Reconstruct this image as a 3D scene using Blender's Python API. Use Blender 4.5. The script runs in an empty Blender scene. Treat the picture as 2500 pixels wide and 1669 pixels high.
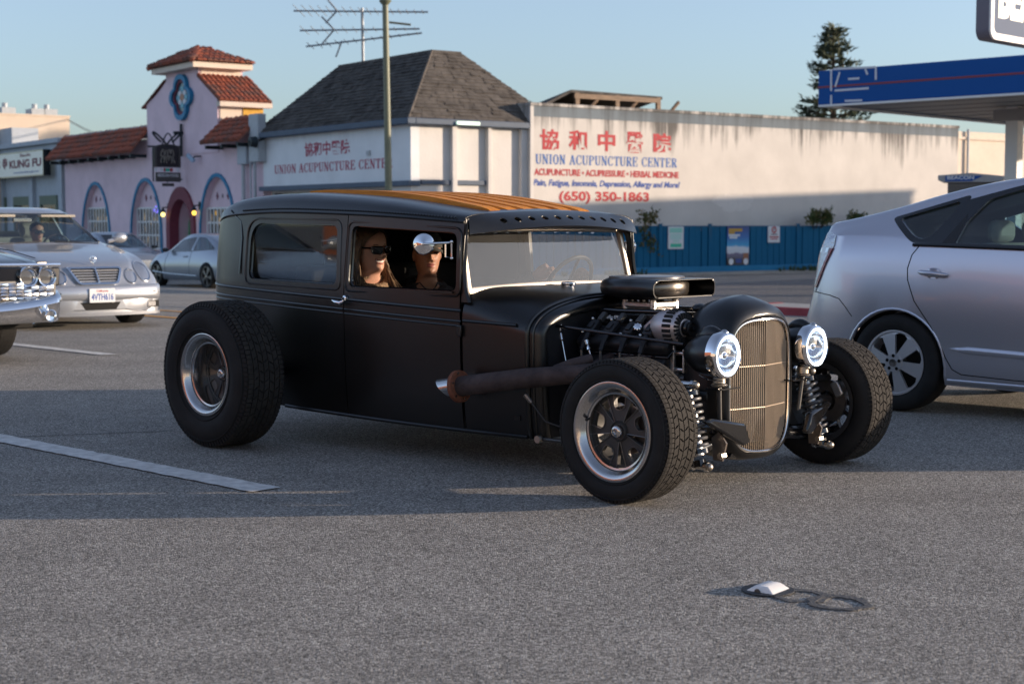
import bpy, bmesh, math, random
from mathutils import Vector as Vec, Matrix
from mathutils.noise import noise as mnoise
D = bpy.data
SC = bpy.context.scene
COL = SC.collection
PI = math.pi
R = math.radians
rnd = random.Random(7)

# ------------------------------------------------------------------ camera, light, exposure
CAMZ = 1.18
FPX = 3819.0                      # focal length in pixels of a 2500 px wide frame (55 mm on 36 mm)
PITCH = math.atan(289.5 / FPX)
cam = D.cameras.new('camera')
cam.lens = FPX / 2500 * 36
cam.sensor_width = 36
cam.clip_start = 0.05
cam.clip_end = 2000
camo = D.objects.new('camera', cam)
COL.objects.link(camo)
camo.location = (0, 0, CAMZ)
camo.rotation_euler = (PI / 2 - PITCH, 0, 0)
cam.dof.use_dof = True
cam.dof.focus_distance = 7.25
cam.dof.aperture_fstop = 4.6
SC.camera = camo

SUN_EL, SUN_AZ = R(8), R(87)   # azimuth clockwise from +Y
W = D.worlds.new('World')
SC.world = W
W.use_nodes = True
wn = W.node_tree
bg = wn.nodes['Background']
sky = wn.nodes.new('ShaderNodeTexSky')
sky.sky_type = 'NISHITA'
sky.sun_disc = False
sky.sun_elevation = SUN_EL
sky.sun_rotation = SUN_AZ
sky.air_density = 1.0
sky.dust_density = 0.8
sky.ozone_density = 4.0
hs_ = wn.nodes.new('ShaderNodeHueSaturation')
hs_.inputs['Saturation'].default_value = 0.68
tn_ = wn.nodes.new('ShaderNodeMix')
tn_.data_type = 'RGBA'
tn_.blend_type = 'MULTIPLY'
tn_.inputs['Factor'].default_value = 1
tn_.inputs[7].default_value = (1.01, 0.975, 0.985, 1)
wn.links.new(sky.outputs[0], hs_.inputs['Color'])
wn.links.new(hs_.outputs[0], tn_.inputs[6])
wn.links.new(tn_.outputs[2], bg.inputs[0])
bg.inputs[1].default_value = 0.128
sl = D.lights.new('sun', 'SUN')
sl.energy = 2.9
sl.angle = R(0.55)
sl.color = (1.0, 0.79, 0.60)
so = D.objects.new('sun', sl)
COL.objects.link(so)
sd = Vec((math.sin(SUN_AZ) * math.cos(SUN_EL), math.cos(SUN_AZ) * math.cos(SUN_EL), math.sin(SUN_EL)))
so.rotation_euler = sd.to_track_quat('Z', 'Y').to_euler()
so.location = (20, 0, 20)
vs = SC.view_settings
vs.view_transform = 'Standard'
vs.look = 'None'
vs.gamma = 1
vs.use_curve_mapping = False
vs.exposure = 1.22

# ------------------------------------------------------------------ photo geometry: pixel -> ray
CP, SP = math.cos(PITCH), math.sin(PITCH)
def ray(px, py):
    x, y = (px - 1250) / FPX, (py - 834.5) / FPX
    return Vec((x, CP - y * SP, -SP - y * CP))
CAM = Vec((0, 0, CAMZ))
def hit(px, py, p0, n):
    r = ray(px, py)
    t = (Vec(p0) - CAM).dot(n) / r.dot(n)
    return CAM + r * t
def ground_at(px, py, z=0.0):
    r = ray(px, py)
    return CAM + r * ((z - CAMZ) / r.z)

# road frame: RA along the traffic, RN towards the near side
TH = R(44.2)
RA = Vec((math.cos(TH), -math.sin(TH), 0))
RN = Vec((-math.sin(TH), -math.cos(TH), 0))
GZ = -0.53                        # level of the far side of the street
def gz(x, y):
    w = -(x * RN.x + y * RN.y)
    t = min(1, max(0, (w - 11.5) / 13.0))
    return GZ * (t * t * (3 - 2 * t) * 0.35 + t * 0.65)

# ------------------------------------------------------------------ materials
def nodes(m):
    m.use_nodes = True
    return m.node_tree.nodes, m.node_tree.links, m.node_tree.nodes['Principled BSDF']
def mat(name, col, rough=0.6, metal=0.0, spec=0.5, coat=0.0, coat_r=0.05, var=0.0, vscale=6.0, bump=0.0, bscale=60.0, emit=None, estr=0.0, trans=0.0, ior=1.45, alpha=1.0, flake=0.0, rvar=0.0):
    m = D.materials.new(name)
    n, l, b = nodes(m)
    c4 = (*col, 1)
    b.inputs['Base Color'].default_value = c4
    b.inputs['Roughness'].default_value = rough
    b.inputs['Metallic'].default_value = metal
    b.inputs['Specular IOR Level'].default_value = spec
    b.inputs['Coat Weight'].default_value = coat
    b.inputs['Coat Roughness'].default_value = coat_r
    b.inputs['Transmission Weight'].default_value = trans
    b.inputs['IOR'].default_value = ior
    b.inputs['Alpha'].default_value = alpha
    if emit:
        b.inputs['Emission Color'].default_value = (*emit, 1)
        b.inputs['Emission Strength'].default_value = estr
    if var or bump or rvar:
        tc = n.new('ShaderNodeTexCoord')
    if var or rvar:
        nz = n.new('ShaderNodeTexNoise')
        nz.inputs['Scale'].default_value = vscale
        nz.inputs['Detail'].default_value = 6
        nz.inputs['Roughness'].default_value = 0.65
        l.new(tc.outputs['Object'], nz.inputs['Vector'])
    if var:
        mp = n.new('ShaderNodeMapRange')
        mp.inputs['From Min'].default_value = 0.3
        mp.inputs['From Max'].default_value = 0.7
        mp.inputs['To Min'].default_value = 1 - var
        mp.inputs['To Max'].default_value = 1 + var
        l.new(nz.outputs['Fac'], mp.inputs['Value'])
        mx = n.new('ShaderNodeMix')
        mx.data_type = 'RGBA'
        mx.blend_type = 'MULTIPLY'
        mx.inputs['Factor'].default_value = 1
        mx.inputs[6].default_value = c4
        l.new(mp.outputs[0], mx.inputs[7])
        l.new(mx.outputs[2], b.inputs['Base Color'])
    if rvar:
        mr = n.new('ShaderNodeMapRange')
        mr.inputs['From Min'].default_value = 0.3
        mr.inputs['From Max'].default_value = 0.7
        mr.inputs['To Min'].default_value = max(0.02, rough - rvar)
        mr.inputs['To Max'].default_value = rough + rvar
        l.new(nz.outputs['Fac'], mr.inputs['Value'])
        l.new(mr.outputs[0], b.inputs['Roughness'])
    if bump:
        nb = n.new('ShaderNodeTexNoise')
        nb.inputs['Scale'].default_value = bscale
        nb.inputs['Detail'].default_value = 5
        l.new(tc.outputs['Object'], nb.inputs['Vector'])
        bp = n.new('ShaderNodeBump')
        bp.inputs['Strength'].default_value = bump
        bp.inputs['Distance'].default_value = 0.02
        l.new(nb.outputs['Fac'], bp.inputs['Height'])
        l.new(bp.outputs[0], b.inputs['Normal'])
    return m

def asphalt_mat(name, base, speck, scale=150.0, patch=0.5):
    m = D.materials.new(name)
    n, l, b = nodes(m)
    tc = n.new('ShaderNodeTexCoord')
    def nz(s, d=3, r=0.6):
        t = n.new('ShaderNodeTexNoise')
        t.inputs['Scale'].default_value = s
        t.inputs['Detail'].default_value = d
        t.inputs['Roughness'].default_value = r
        l.new(tc.outputs['Object'], t.inputs['Vector'])
        return t
    vo = n.new('ShaderNodeTexVoronoi')
    vo.inputs['Scale'].default_value = scale
    vo.inputs['Randomness'].default_value = 1
    l.new(tc.outputs['Object'], vo.inputs['Vector'])
    sep = n.new('ShaderNodeSeparateColor')
    l.new(vo.outputs['Color'], sep.inputs[0])
    cr = n.new('ShaderNodeValToRGB')
    e = cr.color_ramp.elements
    e[0].position, e[0].color = 0.0, (*[c * 0.34 for c in base], 1)
    e[1].position, e[1].color = 1.0, (*speck, 1)
    e2 = cr.color_ramp.elements.new(0.5)
    e2.color = (*base, 1)
    e3 = cr.color_ramp.elements.new(0.85)
    e3.color = (*[(a + c) / 2 for a, c in zip(base, speck)], 1)
    l.new(sep.outputs[0], cr.inputs[0])
    big = nz(0.35, 5, 0.6)
    mid = nz(2.6, 5, 0.7)
    mpp = n.new('ShaderNodeMapping')
    mpp.inputs['Rotation'].default_value = (0, 0, R(44.2))
    mpp.inputs['Scale'].default_value = (0.07, 1.1, 1)
    l.new(tc.outputs['Object'], mpp.inputs[0])
    trk = nz(1.0, 6, 0.65)
    l.new(mpp.outputs[0], trk.inputs['Vector'])
    bt = n.new('ShaderNodeMath')
    bt.operation = 'MULTIPLY_ADD'
    bt.inputs[1].default_value = 0.9
    l.new(trk.outputs['Fac'], bt.inputs[0])
    bm_ = n.new('ShaderNodeMath')
    bm_.operation = 'MULTIPLY_ADD'
    bm_.inputs[1].default_value = 0.6
    bm_.inputs[2].default_value = -0.25
    l.new(big.outputs['Fac'], bm_.inputs[0])
    l.new(bm_.outputs[0], bt.inputs[2])
    ad = n.new('ShaderNodeMath')
    ad.operation = 'ADD'
    l.new(bt.outputs[0], ad.inputs[0])
    l.new(mid.outputs['Fac'], ad.inputs[1])
    mp = n.new('ShaderNodeMapRange')
    mp.inputs['From Min'].default_value = 0.6
    mp.inputs['From Max'].default_value = 1.4
    mp.inputs['To Min'].default_value = 1 - patch * 0.5
    mp.inputs['To Max'].default_value = 1 + patch * 0.5
    l.new(ad.outputs[0], mp.inputs['Value'])
    mx = n.new('ShaderNodeMix')
    mx.data_type = 'RGBA'
    mx.blend_type = 'MULTIPLY'
    mx.inputs['Factor'].default_value = 1
    l.new(cr.outputs[0], mx.inputs[6])
    l.new(mp.outputs[0], mx.inputs[7])
    l.new(mx.outputs[2], b.inputs['Base Color'])
    b.inputs['Roughness'].default_value = 0.82
    b.inputs['Specular IOR Level'].default_value = 0.35
    fine = nz(scale * 1.3, 3, 0.7)
    sm = n.new('ShaderNodeMath')
    sm.operation = 'SUBTRACT'
    l.new(fine.outputs['Fac'], sm.inputs[0])
    l.new(vo.outputs['Distance'], sm.inputs[1])
    bp = n.new('ShaderNodeBump')
    bp.inputs['Strength'].default_value = 0.75
    bp.inputs['Distance'].default_value = 0.006
    l.new(sm.outputs[0], bp.inputs['Height'])
    l.new(bp.outputs[0], b.inputs['Normal'])
    return m

def stain_wall_mat(name, base, stain, top_z, reach=1.6, amount=0.75, xs=1.6):
    """painted stucco with dark runs that start at top_z (object space) and fade downwards"""
    m = D.materials.new(name)
    n, l, b = nodes(m)
    tc = n.new('ShaderNodeTexCoord')
    mapn = n.new('ShaderNodeMapping')
    mapn.inputs['Scale'].default_value = (xs, xs, 0.09)
    l.new(tc.outputs['Object'], mapn.inputs[0])
    nz = n.new('ShaderNodeTexNoise')
    nz.inputs['Scale'].default_value = 1.9
    nz.inputs['Detail'].default_value = 8
    nz.inputs['Roughness'].default_value = 0.72
    l.new(mapn.outputs[0], nz.inputs['Vector'])
    sx = n.new('ShaderNodeSeparateXYZ')
    l.new(tc.outputs['Object'], sx.inputs[0])
    mp = n.new('ShaderNodeMapRange')
    mp.inputs['From Min'].default_value = top_z - reach
    mp.inputs['From Max'].default_value = top_z
    mp.inputs['To Min'].default_value = -0.42
    mp.inputs['To Max'].default_value = 0.12
    l.new(sx.outputs[2], mp.inputs['Value'])
    ad = n.new('ShaderNodeMath')
    ad.operation = 'ADD'
    l.new(nz.outputs['Fac'], ad.inputs[0])
    l.new(mp.outputs[0], ad.inputs[1])
    nl = n.new('ShaderNodeTexNoise')
    nl.inputs['Scale'].default_value = 0.45
    nl.inputs['Detail'].default_value = 3
    l.new(tc.outputs['Object'], nl.inputs['Vector'])
    nm = n.new('ShaderNodeMath')
    nm.operation = 'MULTIPLY_ADD'
    nm.inputs[1].default_value = 0.7
    nm.inputs[2].default_value = -0.33
    l.new(nl.outputs['Fac'], nm.inputs[0])
    a0 = ad
    ad = n.new('ShaderNodeMath')
    ad.operation = 'ADD'
    l.new(a0.outputs[0], ad.inputs[0])
    l.new(nm.outputs[0], ad.inputs[1])
    st = n.new('ShaderNodeMapRange')
    st.interpolation_type = 'SMOOTHSTEP'
    st.inputs['From Min'].default_value = 0.42
    st.inputs['From Max'].default_value = 0.72
    st.inputs['To Max'].default_value = amount
    l.new(ad.outputs[0], st.inputs['Value'])
    n2 = n.new('ShaderNodeTexNoise')
    n2.inputs['Scale'].default_value = 0.9
    n2.inputs['Detail'].default_value = 6
    l.new(tc.outputs['Object'], n2.inputs['Vector'])
    cr = n.new('ShaderNodeValToRGB')
    cr.color_ramp.elements[0].position = 0.3
    cr.color_ramp.elements[0].color = (*[c * 0.86 for c in base], 1)
    cr.color_ramp.elements[1].position = 0.7
    cr.color_ramp.elements[1].color = (*base, 1)
    l.new(n2.outputs['Fac'], cr.inputs[0])
    mx = n.new('ShaderNodeMix')
    mx.data_type = 'RGBA'
    l.new(st.outputs[0], mx.inputs['Factor'])
    l.new(cr.outputs[0], mx.inputs[6])
    mx.inputs[7].default_value = (*stain, 1)
    l.new(mx.outputs[2], b.inputs['Base Color'])
    b.inputs['Roughness'].default_value = 0.9
    b.inputs['Specular IOR Level'].default_value = 0.2
    nb = n.new('ShaderNodeTexNoise')
    nb.inputs['Scale'].default_value = 14
    nb.inputs['Detail'].default_value = 6
    l.new(tc.outputs['Object'], nb.inputs['Vector'])
    bp = n.new('ShaderNodeBump')
    bp.inputs['Strength'].default_value = 0.25
    bp.inputs['Distance'].default_value = 0.02
    l.new(nb.outputs['Fac'], bp.inputs['Height'])
    l.new(bp.outputs[0], b.inputs['Normal'])
    return m

def wood_mat(name, c1, c2, axis=0):
    m = D.materials.new(name)
    n, l, b = nodes(m)
    tc = n.new('ShaderNodeTexCoord')
    mp = n.new('ShaderNodeMapping')
    sc = [38, 38, 38]
    sc[axis] = 2.2
    mp.inputs['Scale'].default_value = sc
    l.new(tc.outputs['Object'], mp.inputs[0])
    nz = n.new('ShaderNodeTexNoise')
    nz.inputs['Scale'].default_value = 1.4
    nz.inputs['Detail'].default_value = 7
    nz.inputs['Roughness'].default_value = 0.65
    l.new(mp.outputs[0], nz.inputs['Vector'])
    cr = n.new('ShaderNodeValToRGB')
    cr.color_ramp.elements[0].position = 0.35
    cr.color_ramp.elements[0].color = (*c1, 1)
    cr.color_ramp.elements[1].position = 0.68
    cr.color_ramp.elements[1].color = (*c2, 1)
    l.new(nz.outputs['Fac'], cr.inputs[0])
    l.new(cr.outputs[0], b.inputs['Base Color'])
    b.inputs['Roughness'].default_value = 0.6
    b.inputs['Specular IOR Level'].default_value = 0.2
    b.inputs['Coat Weight'].default_value = 0.0
    b.inputs['Coat Roughness'].default_value = 0.3
    return m

def glass_mat(name, tint=(0.9, 0.95, 0.95), clear=0.8, rough=0.02, dirt=0.0):
    """thin window glass: clear film + fresnel reflection"""
    m = D.materials.new(name)
    m.use_nodes = True
    n, l = m.node_tree.nodes, m.node_tree.links
    out = n['Material Output']
    n.remove(n['Principled BSDF'])
    tr = n.new('ShaderNodeBsdfTransparent')
    tr.inputs[0].default_value = (*[c * clear for c in tint], 1)
    gl = n.new('ShaderNodeBsdfGlossy')
    gl.inputs['Roughness'].default_value = rough
    gl.inputs[0].default_value = (1, 1, 1, 1)
    fr = n.new('ShaderNodeFresnel')
    ge = n.new('ShaderNodeNewGeometry')
    io = n.new('ShaderNodeMapRange')
    io.inputs['To Min'].default_value = 1.62
    io.inputs['To Max'].default_value = 1 / 1.62
    l.new(ge.outputs['Backfacing'], io.inputs['Value'])
    l.new(io.outputs[0], fr.inputs[0])
    mx = n.new('ShaderNodeMixShader')
    l.new(fr.outputs[0], mx.inputs[0])
    l.new(tr.outputs[0], mx.inputs[1])
    l.new(gl.outputs[0], mx.inputs[2])
    last = mx.outputs[0]
    if dirt:
        df = n.new('ShaderNodeBsdfDiffuse')
        df.inputs[0].default_value = (0.75, 0.74, 0.7, 1)
        tc = n.new('ShaderNodeTexCoord')
        nz = n.new('ShaderNodeTexNoise')
        nz.inputs['Scale'].default_value = 5
        nz.inputs['Detail'].default_value = 4
        l.new(tc.outputs['Object'], nz.inputs['Vector'])
        mr = n.new('ShaderNodeMapRange')
        mr.inputs['From Min'].default_value = 0.3
        mr.inputs['From Max'].default_value = 0.7
        mr.inputs['To Min'].default_value = dirt * 0.75
        mr.inputs['To Max'].default_value = dirt * 1.2
        l.new(nz.outputs['Fac'], mr.inputs['Value'])
        m2 = n.new('ShaderNodeMixShader')
        l.new(mr.outputs[0], m2.inputs[0])
        l.new(last, m2.inputs[1])
        l.new(df.outputs[0], m2.inputs[2])
        last = m2.outputs[0]
    l.new(last, out.inputs['Surface'])
    return m

def paint_mat(name, col, metal=0.55, rough=0.32):
    """metallic car paint under clear coat"""
    return mat(name, col, rough=rough, metal=metal, coat=1.0, coat_r=0.03, spec=0.5)

M = {}
M['asphalt'] = asphalt_mat('asphalt', (0.240, 0.226, 0.203), (0.56, 0.53, 0.48))
M['lot'] = asphalt_mat('lot_asphalt', (0.15, 0.15, 0.155), (0.24, 0.24, 0.24), 60)
M['tar'] = mat('tar', (0.035, 0.036, 0.038), 0.6, bump=0.3, bscale=120)
M['white_line'] = mat('white_line', (0.62, 0.61, 0.58), 0.75, var=0.28, vscale=14, bump=0.35, bscale=150)
M['yellow_line'] = mat('yellow_line', (0.62, 0.30, 0.05), 0.75, var=0.15, vscale=18)
M['concrete'] = mat('concrete', (0.36, 0.35, 0.33), 0.9, var=0.18, vscale=3, bump=0.2, bscale=40)
M['red_curb'] = mat('red_curb', (0.30, 0.05, 0.06), 0.8, var=0.2, vscale=5)
M['dirt'] = mat('dirt', (0.33, 0.30, 0.25), 0.95, var=0.4, vscale=5, bump=0.6, bscale=25)
M['matte_black'] = mat('satin_black_paint', (0.006, 0.0058, 0.0056), 0.33, spec=0.55, rvar=0.05, vscale=3, coat=0.25, coat_r=0.2, bump=0.05, bscale=3.5)
M['gloss_black'] = mat('gloss_black_paint', (0.008, 0.008, 0.009), 0.12, spec=0.5, coat=0.6)
M['black_plastic'] = mat('black_plastic', (0.015, 0.015, 0.017), 0.45, var=0.2, vscale=20)
M['interior'] = mat('dark_interior', (0.012, 0.012, 0.012), 0.9)
M['rubber'] = mat('rubber', (0.016, 0.0155, 0.0155), 0.72, spec=0.3, var=0.25, vscale=9, bump=0.08, bscale=90)
M['tread'] = mat('tread_rubber', (0.034, 0.031, 0.028), 0.85, spec=0.25, var=0.25, vscale=14)
M['chrome'] = mat('chrome', (0.86, 0.86, 0.87), 0.05, metal=1)
M['steel'] = mat('brushed_steel', (0.58, 0.56, 0.54), 0.19, metal=1, rvar=0.06, vscale=18)
M['brass_steel'] = mat('warm_steel', (0.46, 0.41, 0.345), 0.42, metal=1)
M['alu'] = mat('cast_aluminium', (0.62, 0.60, 0.58), 0.38, metal=0.9, bump=0.15, bscale=180)
M['gunmetal'] = mat('gunmetal', (0.10, 0.098, 0.095), 0.42, metal=0.7, rvar=0.06, vscale=12)
M['rust'] = mat('rusty_pipe', (0.062, 0.046, 0.044), 0.72, metal=0.35, var=0.45, vscale=9, bump=0.25, bscale=60)
M['rust_flange'] = mat('rusty_flange', (0.21, 0.075, 0.04), 0.8, metal=0.2, var=0.4, vscale=25, bump=0.2, bscale=90)
M['glass'] = glass_mat('clear_glass')
M['wind'] = glass_mat('hazy_glass', (0.9, 0.93, 0.92), 0.75, 0.02, 0.05)
M['tint'] = glass_mat('tinted_glass', (0.45, 0.63, 0.68), 0.8, 0.02, 0.015)
M['lens'] = glass_mat('lamp_lens', (0.95, 0.97, 1.0), 0.92, 0.03)
M['reflector'] = mat('lamp_reflector', (0.8, 0.82, 0.85), 0.14, metal=1, bump=0.08, bscale=45)
M['halo'] = mat('lit_halo_ring', (0.9, 0.95, 1), 0.3, emit=(0.72, 0.86, 1.0), estr=1.7)
M['grille_steel'] = mat('grille_steel', (0.56, 0.45, 0.34), 0.38, metal=0.55)
M['wood'] = wood_mat('varnished_slat', (0.46, 0.15, 0.016), (0.78, 0.32, 0.045))
M['white_metal'] = mat('white_metal', (0.75, 0.75, 0.74), 0.5)
M['dark_iron'] = mat('dark_iron', (0.02, 0.03, 0.035), 0.5, metal=0.3)

# ------------------------------------------------------------------ mesh helpers
class MB:
    def __init__(self):
        self.v, self.f = [], []
    def add(self, vs, fs):
        o = len(self.v)
        self.v += [tuple(p) for p in vs]
        self.f += [tuple(i + o for i in f) for f in fs]
        return self
    def box(self, a, b, mtx=None):
        (x0, y0, z0), (x1, y1, z1) = a, b
        vs = [Vec(p) for p in ((x0, y0, z0), (x1, y0, z0), (x1, y1, z0), (x0, y1, z0), (x0, y0, z1), (x1, y0, z1), (x1, y1, z1), (x0, y1, z1))]
        if mtx: vs = [mtx @ p for p in vs]
        return self.add(vs, [(0, 3, 2, 1), (4, 5, 6, 7), (0, 1, 5, 4), (1, 2, 6, 5), (2, 3, 7, 6), (3, 0, 4, 7)])
    def tube(self, path, r, n=10, caps=True):
        path = [Vec(p) for p in path]
        m = len(path)
        rr = r if isinstance(r, (list, tuple)) else [r] * m
        vs, fs, prev = [], [], None
        for i, p in enumerate(path):
            t = (path[min(i + 1, m - 1)] - path[max(i - 1, 0)])
            t = t.normalized() if t.length > 1e-9 else Vec((0, 0, 1))
            if prev is None:
                a = t.orthogonal().normalized()
            else:
                a = (prev - t * prev.dot(t))
                a = a.normalized() if a.length > 1e-6 else t.orthogonal().normalized()
            prev = a
            b = t.cross(a)
            for k in range(n):
                q = 2 * PI * k / n
                vs.append(p + (a * math.cos(q) + b * math.sin(q)) * rr[i])
        for i in range(m - 1):
            for k in range(n):
                k2 = (k + 1) % n
                fs.append((i * n + k, i * n + k2, (i + 1) * n + k2, (i + 1) * n + k))
        if caps:
            fs.append(tuple(range(n - 1, -1, -1)))
            fs.append(tuple((m - 1) * n + k for k in range(n)))
        return self.add(vs, fs)
    def lathe(self, prof, c=(0, 0, 0), axis='y', n=32, a0=0, a1=2 * PI, closed=False):
        """prof: list of (along axis, radius)"""
        full = abs(a1 - a0 - 2 * PI) < 1e-6
        k_n = n if full else n + 1
        c = Vec(c)
        vs, fs = [], []
        for h, r in prof:
            for k in range(k_n):
                q = a0 + (a1 - a0) * k / n
                x, y = r * math.cos(q), r * math.sin(q)
                vs.append(c + (Vec((x, h, y)) if axis == 'y' else Vec((h, x, y)) if axis == 'x' else Vec((x, y, h))))
        m = len(prof)
        rng = range(m) if closed else range(m - 1)
        for i in rng:
            j = (i + 1) % m
            for k in range(n):
                k2 = (k + 1) % k_n
                fs.append((i * k_n + k, i * k_n + k2, j * k_n + k2, j * k_n + k))
        return self.add(vs, fs)
    def prism(self, poly, d0, d1, fn):
        """poly in 2D, extruded between d0 and d1; fn(a,b,d)->point"""
        n = len(poly)
        vs = [fn(a, b, d0) for a, b in poly] + [fn(a, b, d1) for a, b in poly]
        fs = [tuple(range(n - 1, -1, -1)), tuple(range(n, 2 * n))]
        fs += [(k, (k + 1) % n, n + (k + 1) % n, n + k) for k in range(n)]
        return self.add(vs, fs)
    def band(self, inner, outer, d0, d1, fn, closed=True):
        """ring between two 2D outlines of equal count, with depth"""
        n = len(inner)
        vs = [fn(a, b, d) for d in (d0, d1) for ring in (inner, outer) for a, b in ring]
        fs = []
        for k in range(n if closed else n - 1):
            j = (k + 1) % n
            fs += [(k, j, n + j, n + k), (2 * n + k, 3 * n + k, 3 * n + j, 2 * n + j), (k, 2 * n + k, 2 * n + j, j), (n + k, n + j, 3 * n + j, 3 * n + k)]
        if not closed:
            for k in (0, n - 1):
                fs.append((k, n + k, 3 * n + k, 2 * n + k))
        return self.add(vs, fs)
    def sphere(self, c, r, nu=16, nv=10, sc=(1, 1, 1)):
        c = Vec(c)
        vs = [c + Vec((0, 0, r * sc[2]))]
        for i in range(1, nv):
            a = PI * i / nv
            for k in range(nu):
                q = 2 * PI * k / nu
                vs.append(c + Vec((math.sin(a) * math.cos(q) * r * sc[0], math.sin(a) * math.sin(q) * r * sc[1], math.cos(a) * r * sc[2])))
        vs.append(c - Vec((0, 0, r * sc[2])))
        fs = [(0, 1 + k, 1 + (k + 1) % nu) for k in range(nu)]
        for i in range(nv - 2):
            o = 1 + i * nu
            fs += [(o + k, o + nu + k, o + nu + (k + 1) % nu, o + (k + 1) % nu) for k in range(nu)]
        o = 1 + (nv - 2) * nu
        fs += [(o + k, len(vs) - 1, o + (k + 1) % nu) for k in range(nu)]
        return self.add(vs, fs)
    def grid(self, rows, close_v=False):
        m, n = len(rows), len(rows[0])
        vs = [p for r in rows for p in r]
        fs = []
        for i in range(m - 1):
            for k in range(n if close_v else n - 1):
                k2 = (k + 1) % n
                fs.append((i * n + k, i * n + k2, (i + 1) * n + k2, (i + 1) * n + k))
        return self.add(vs, fs)
    def mirror_y(self):
        o = len(self.v)
        self.v += [(x, -y, z) for x, y, z in self.v]
        self.f += [tuple(i + o for i in reversed(f)) for f in self.f]
        return self
    def mesh(self, name, m=None, smooth=False, fix=True, weld=0.0):
        me = D.meshes.new(name)
        me.from_pydata([tuple(p) for p in self.v], [], self.f)
        if fix:
            bm = bmesh.new()
            bm.from_mesh(me)
            if weld:
                bmesh.ops.remove_doubles(bm, verts=bm.verts, dist=weld)
            bmesh.ops.recalc_face_normals(bm, faces=bm.faces)
            bm.to_mesh(me)
            bm.free()
        if m: me.materials.append(m)
        if smooth:
            smooth_by_angle(me, smooth if smooth is not True else 40)
        return me
    def build(self, name, m=None, parent=None, smooth=False, bevel=0.0, fix=True, weld=0.0, bseg=2):
        o = D.objects.new(name, self.mesh(name, m, smooth, fix, weld))
        COL.objects.link(o)
        if parent is not None: o.parent = parent
        if bevel:
            b = o.modifiers.new('bevel', 'BEVEL')
            b.width = bevel
            b.segments = bseg
            b.limit_method = 'ANGLE'
            b.angle_limit = R(35)
            b.harden_normals = False
            for p in o.data.polygons: p.use_smooth = True
            smooth_by_angle(o.data, 40)
        return o

def smooth_by_angle(me, deg):
    bm = bmesh.new()
    bm.from_mesh(me)
    for f in bm.faces: f.smooth = True
    lim = R(deg)
    for e in bm.edges:
        if len(e.link_faces) == 2:
            e.smooth = e.calc_face_angle(0) < lim
        else:
            e.smooth = False
    bm.to_mesh(me)
    bm.free()

def apply_mods(o, sm=None):
    dg = bpy.context.evaluated_depsgraph_get()
    me = D.meshes.new_from_object(o.evaluated_get(dg))
    old = o.data
    o.modifiers.clear()
    o.data = me
    me.name = o.name
    if old.users == 0: D.meshes.remove(old)
    if sm: smooth_by_angle(me, sm)
    return o

def boolean(o, cutter_mb, op='DIFFERENCE', sm=None, solver='EXACT'):
    c = cutter_mb.build('cutter')
    c.parent = o.parent
    c.matrix_local = o.matrix_local
    bm_ = o.modifiers.new('b', 'BOOLEAN')
    bm_.operation = op
    bm_.solver = solver
    bm_.object = c
    apply_mods(o, sm)
    me = c.data
    D.objects.remove(c)
    D.meshes.remove(me)
    return o

def tag(o, label=None, cat=None, group=None, kind=None):
    if label: o['label'] = label
    if cat: o['category'] = cat
    if group: o['group'] = group
    if kind: o['kind'] = kind
    return o
def thing(name, label, cat, loc=(0, 0, 0), rotz=0.0, group=None):
    o = D.objects.new(name, None)
    COL.objects.link(o)
    o.location = loc
    o.rotation_euler = (0, 0, rotz)
    return tag(o, label, cat, group)
def empty_part(name, parent, loc=(0, 0, 0), rot=(0, 0, 0)):
    o = D.objects.new(name, None)
    COL.objects.link(o)
    o.parent = parent
    o.location = loc
    o.rotation_euler = rot
    return o
def copy_tree(o, parent=None):
    c = o.copy()
    COL.objects.link(c)
    if parent is not None: c.parent = parent
    for ch in list(o.children): copy_tree(ch, c)
    return c
def clone(o, parent, mtx):
    c = o.copy()
    COL.objects.link(c)
    c.parent = parent
    c.matrix_local = mtx
    return c
def rrect(x0, x1, z0, z1, r, n=5):
    out = []
    for cx, cz, a in ((x1 - r, z1 - r, 0), (x0 + r, z1 - r, 90), (x0 + r, z0 + r, 180), (x1 - r, z0 + r, 270)):
        for k in range(n + 1):
            q = R(a + 90 * k / n)
            out.append((cx + r * math.cos(q), cz + r * math.sin(q)))
    return out
def rpoly(pts, r, n=5):
    """round the corners of a 2D polygon"""
    out = []
    m = len(pts)
    for i in range(m):
        p, a, b = Vec(pts[i]), Vec(pts[i - 1]), Vec(pts[(i + 1) % m])
        rr = r[i] if isinstance(r, (list, tuple)) else r
        da, db = (a - p), (b - p)
        la = min(rr, da.length * 0.48)
        lb = min(rr, db.length * 0.48)
        p0, p1 = p + da.normalized() * la, p + db.normalized() * lb
        for k in range(n + 1):
            t = k / n
            out.append(tuple(p0 * (1 - t) ** 2 + p * 2 * t * (1 - t) + p1 * t * t))
    return out
def lerp(a, b, t): return a + (b - a) * t
def interp(tab, x):
    if x <= tab[0][0]: return tab[0][1]
    for (x0, y0), (x1, y1) in zip(tab, tab[1:]):
        if x <= x1:
            return lerp(y0, y1, (x - x0) / (x1 - x0))
    return tab[-1][1]
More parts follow.
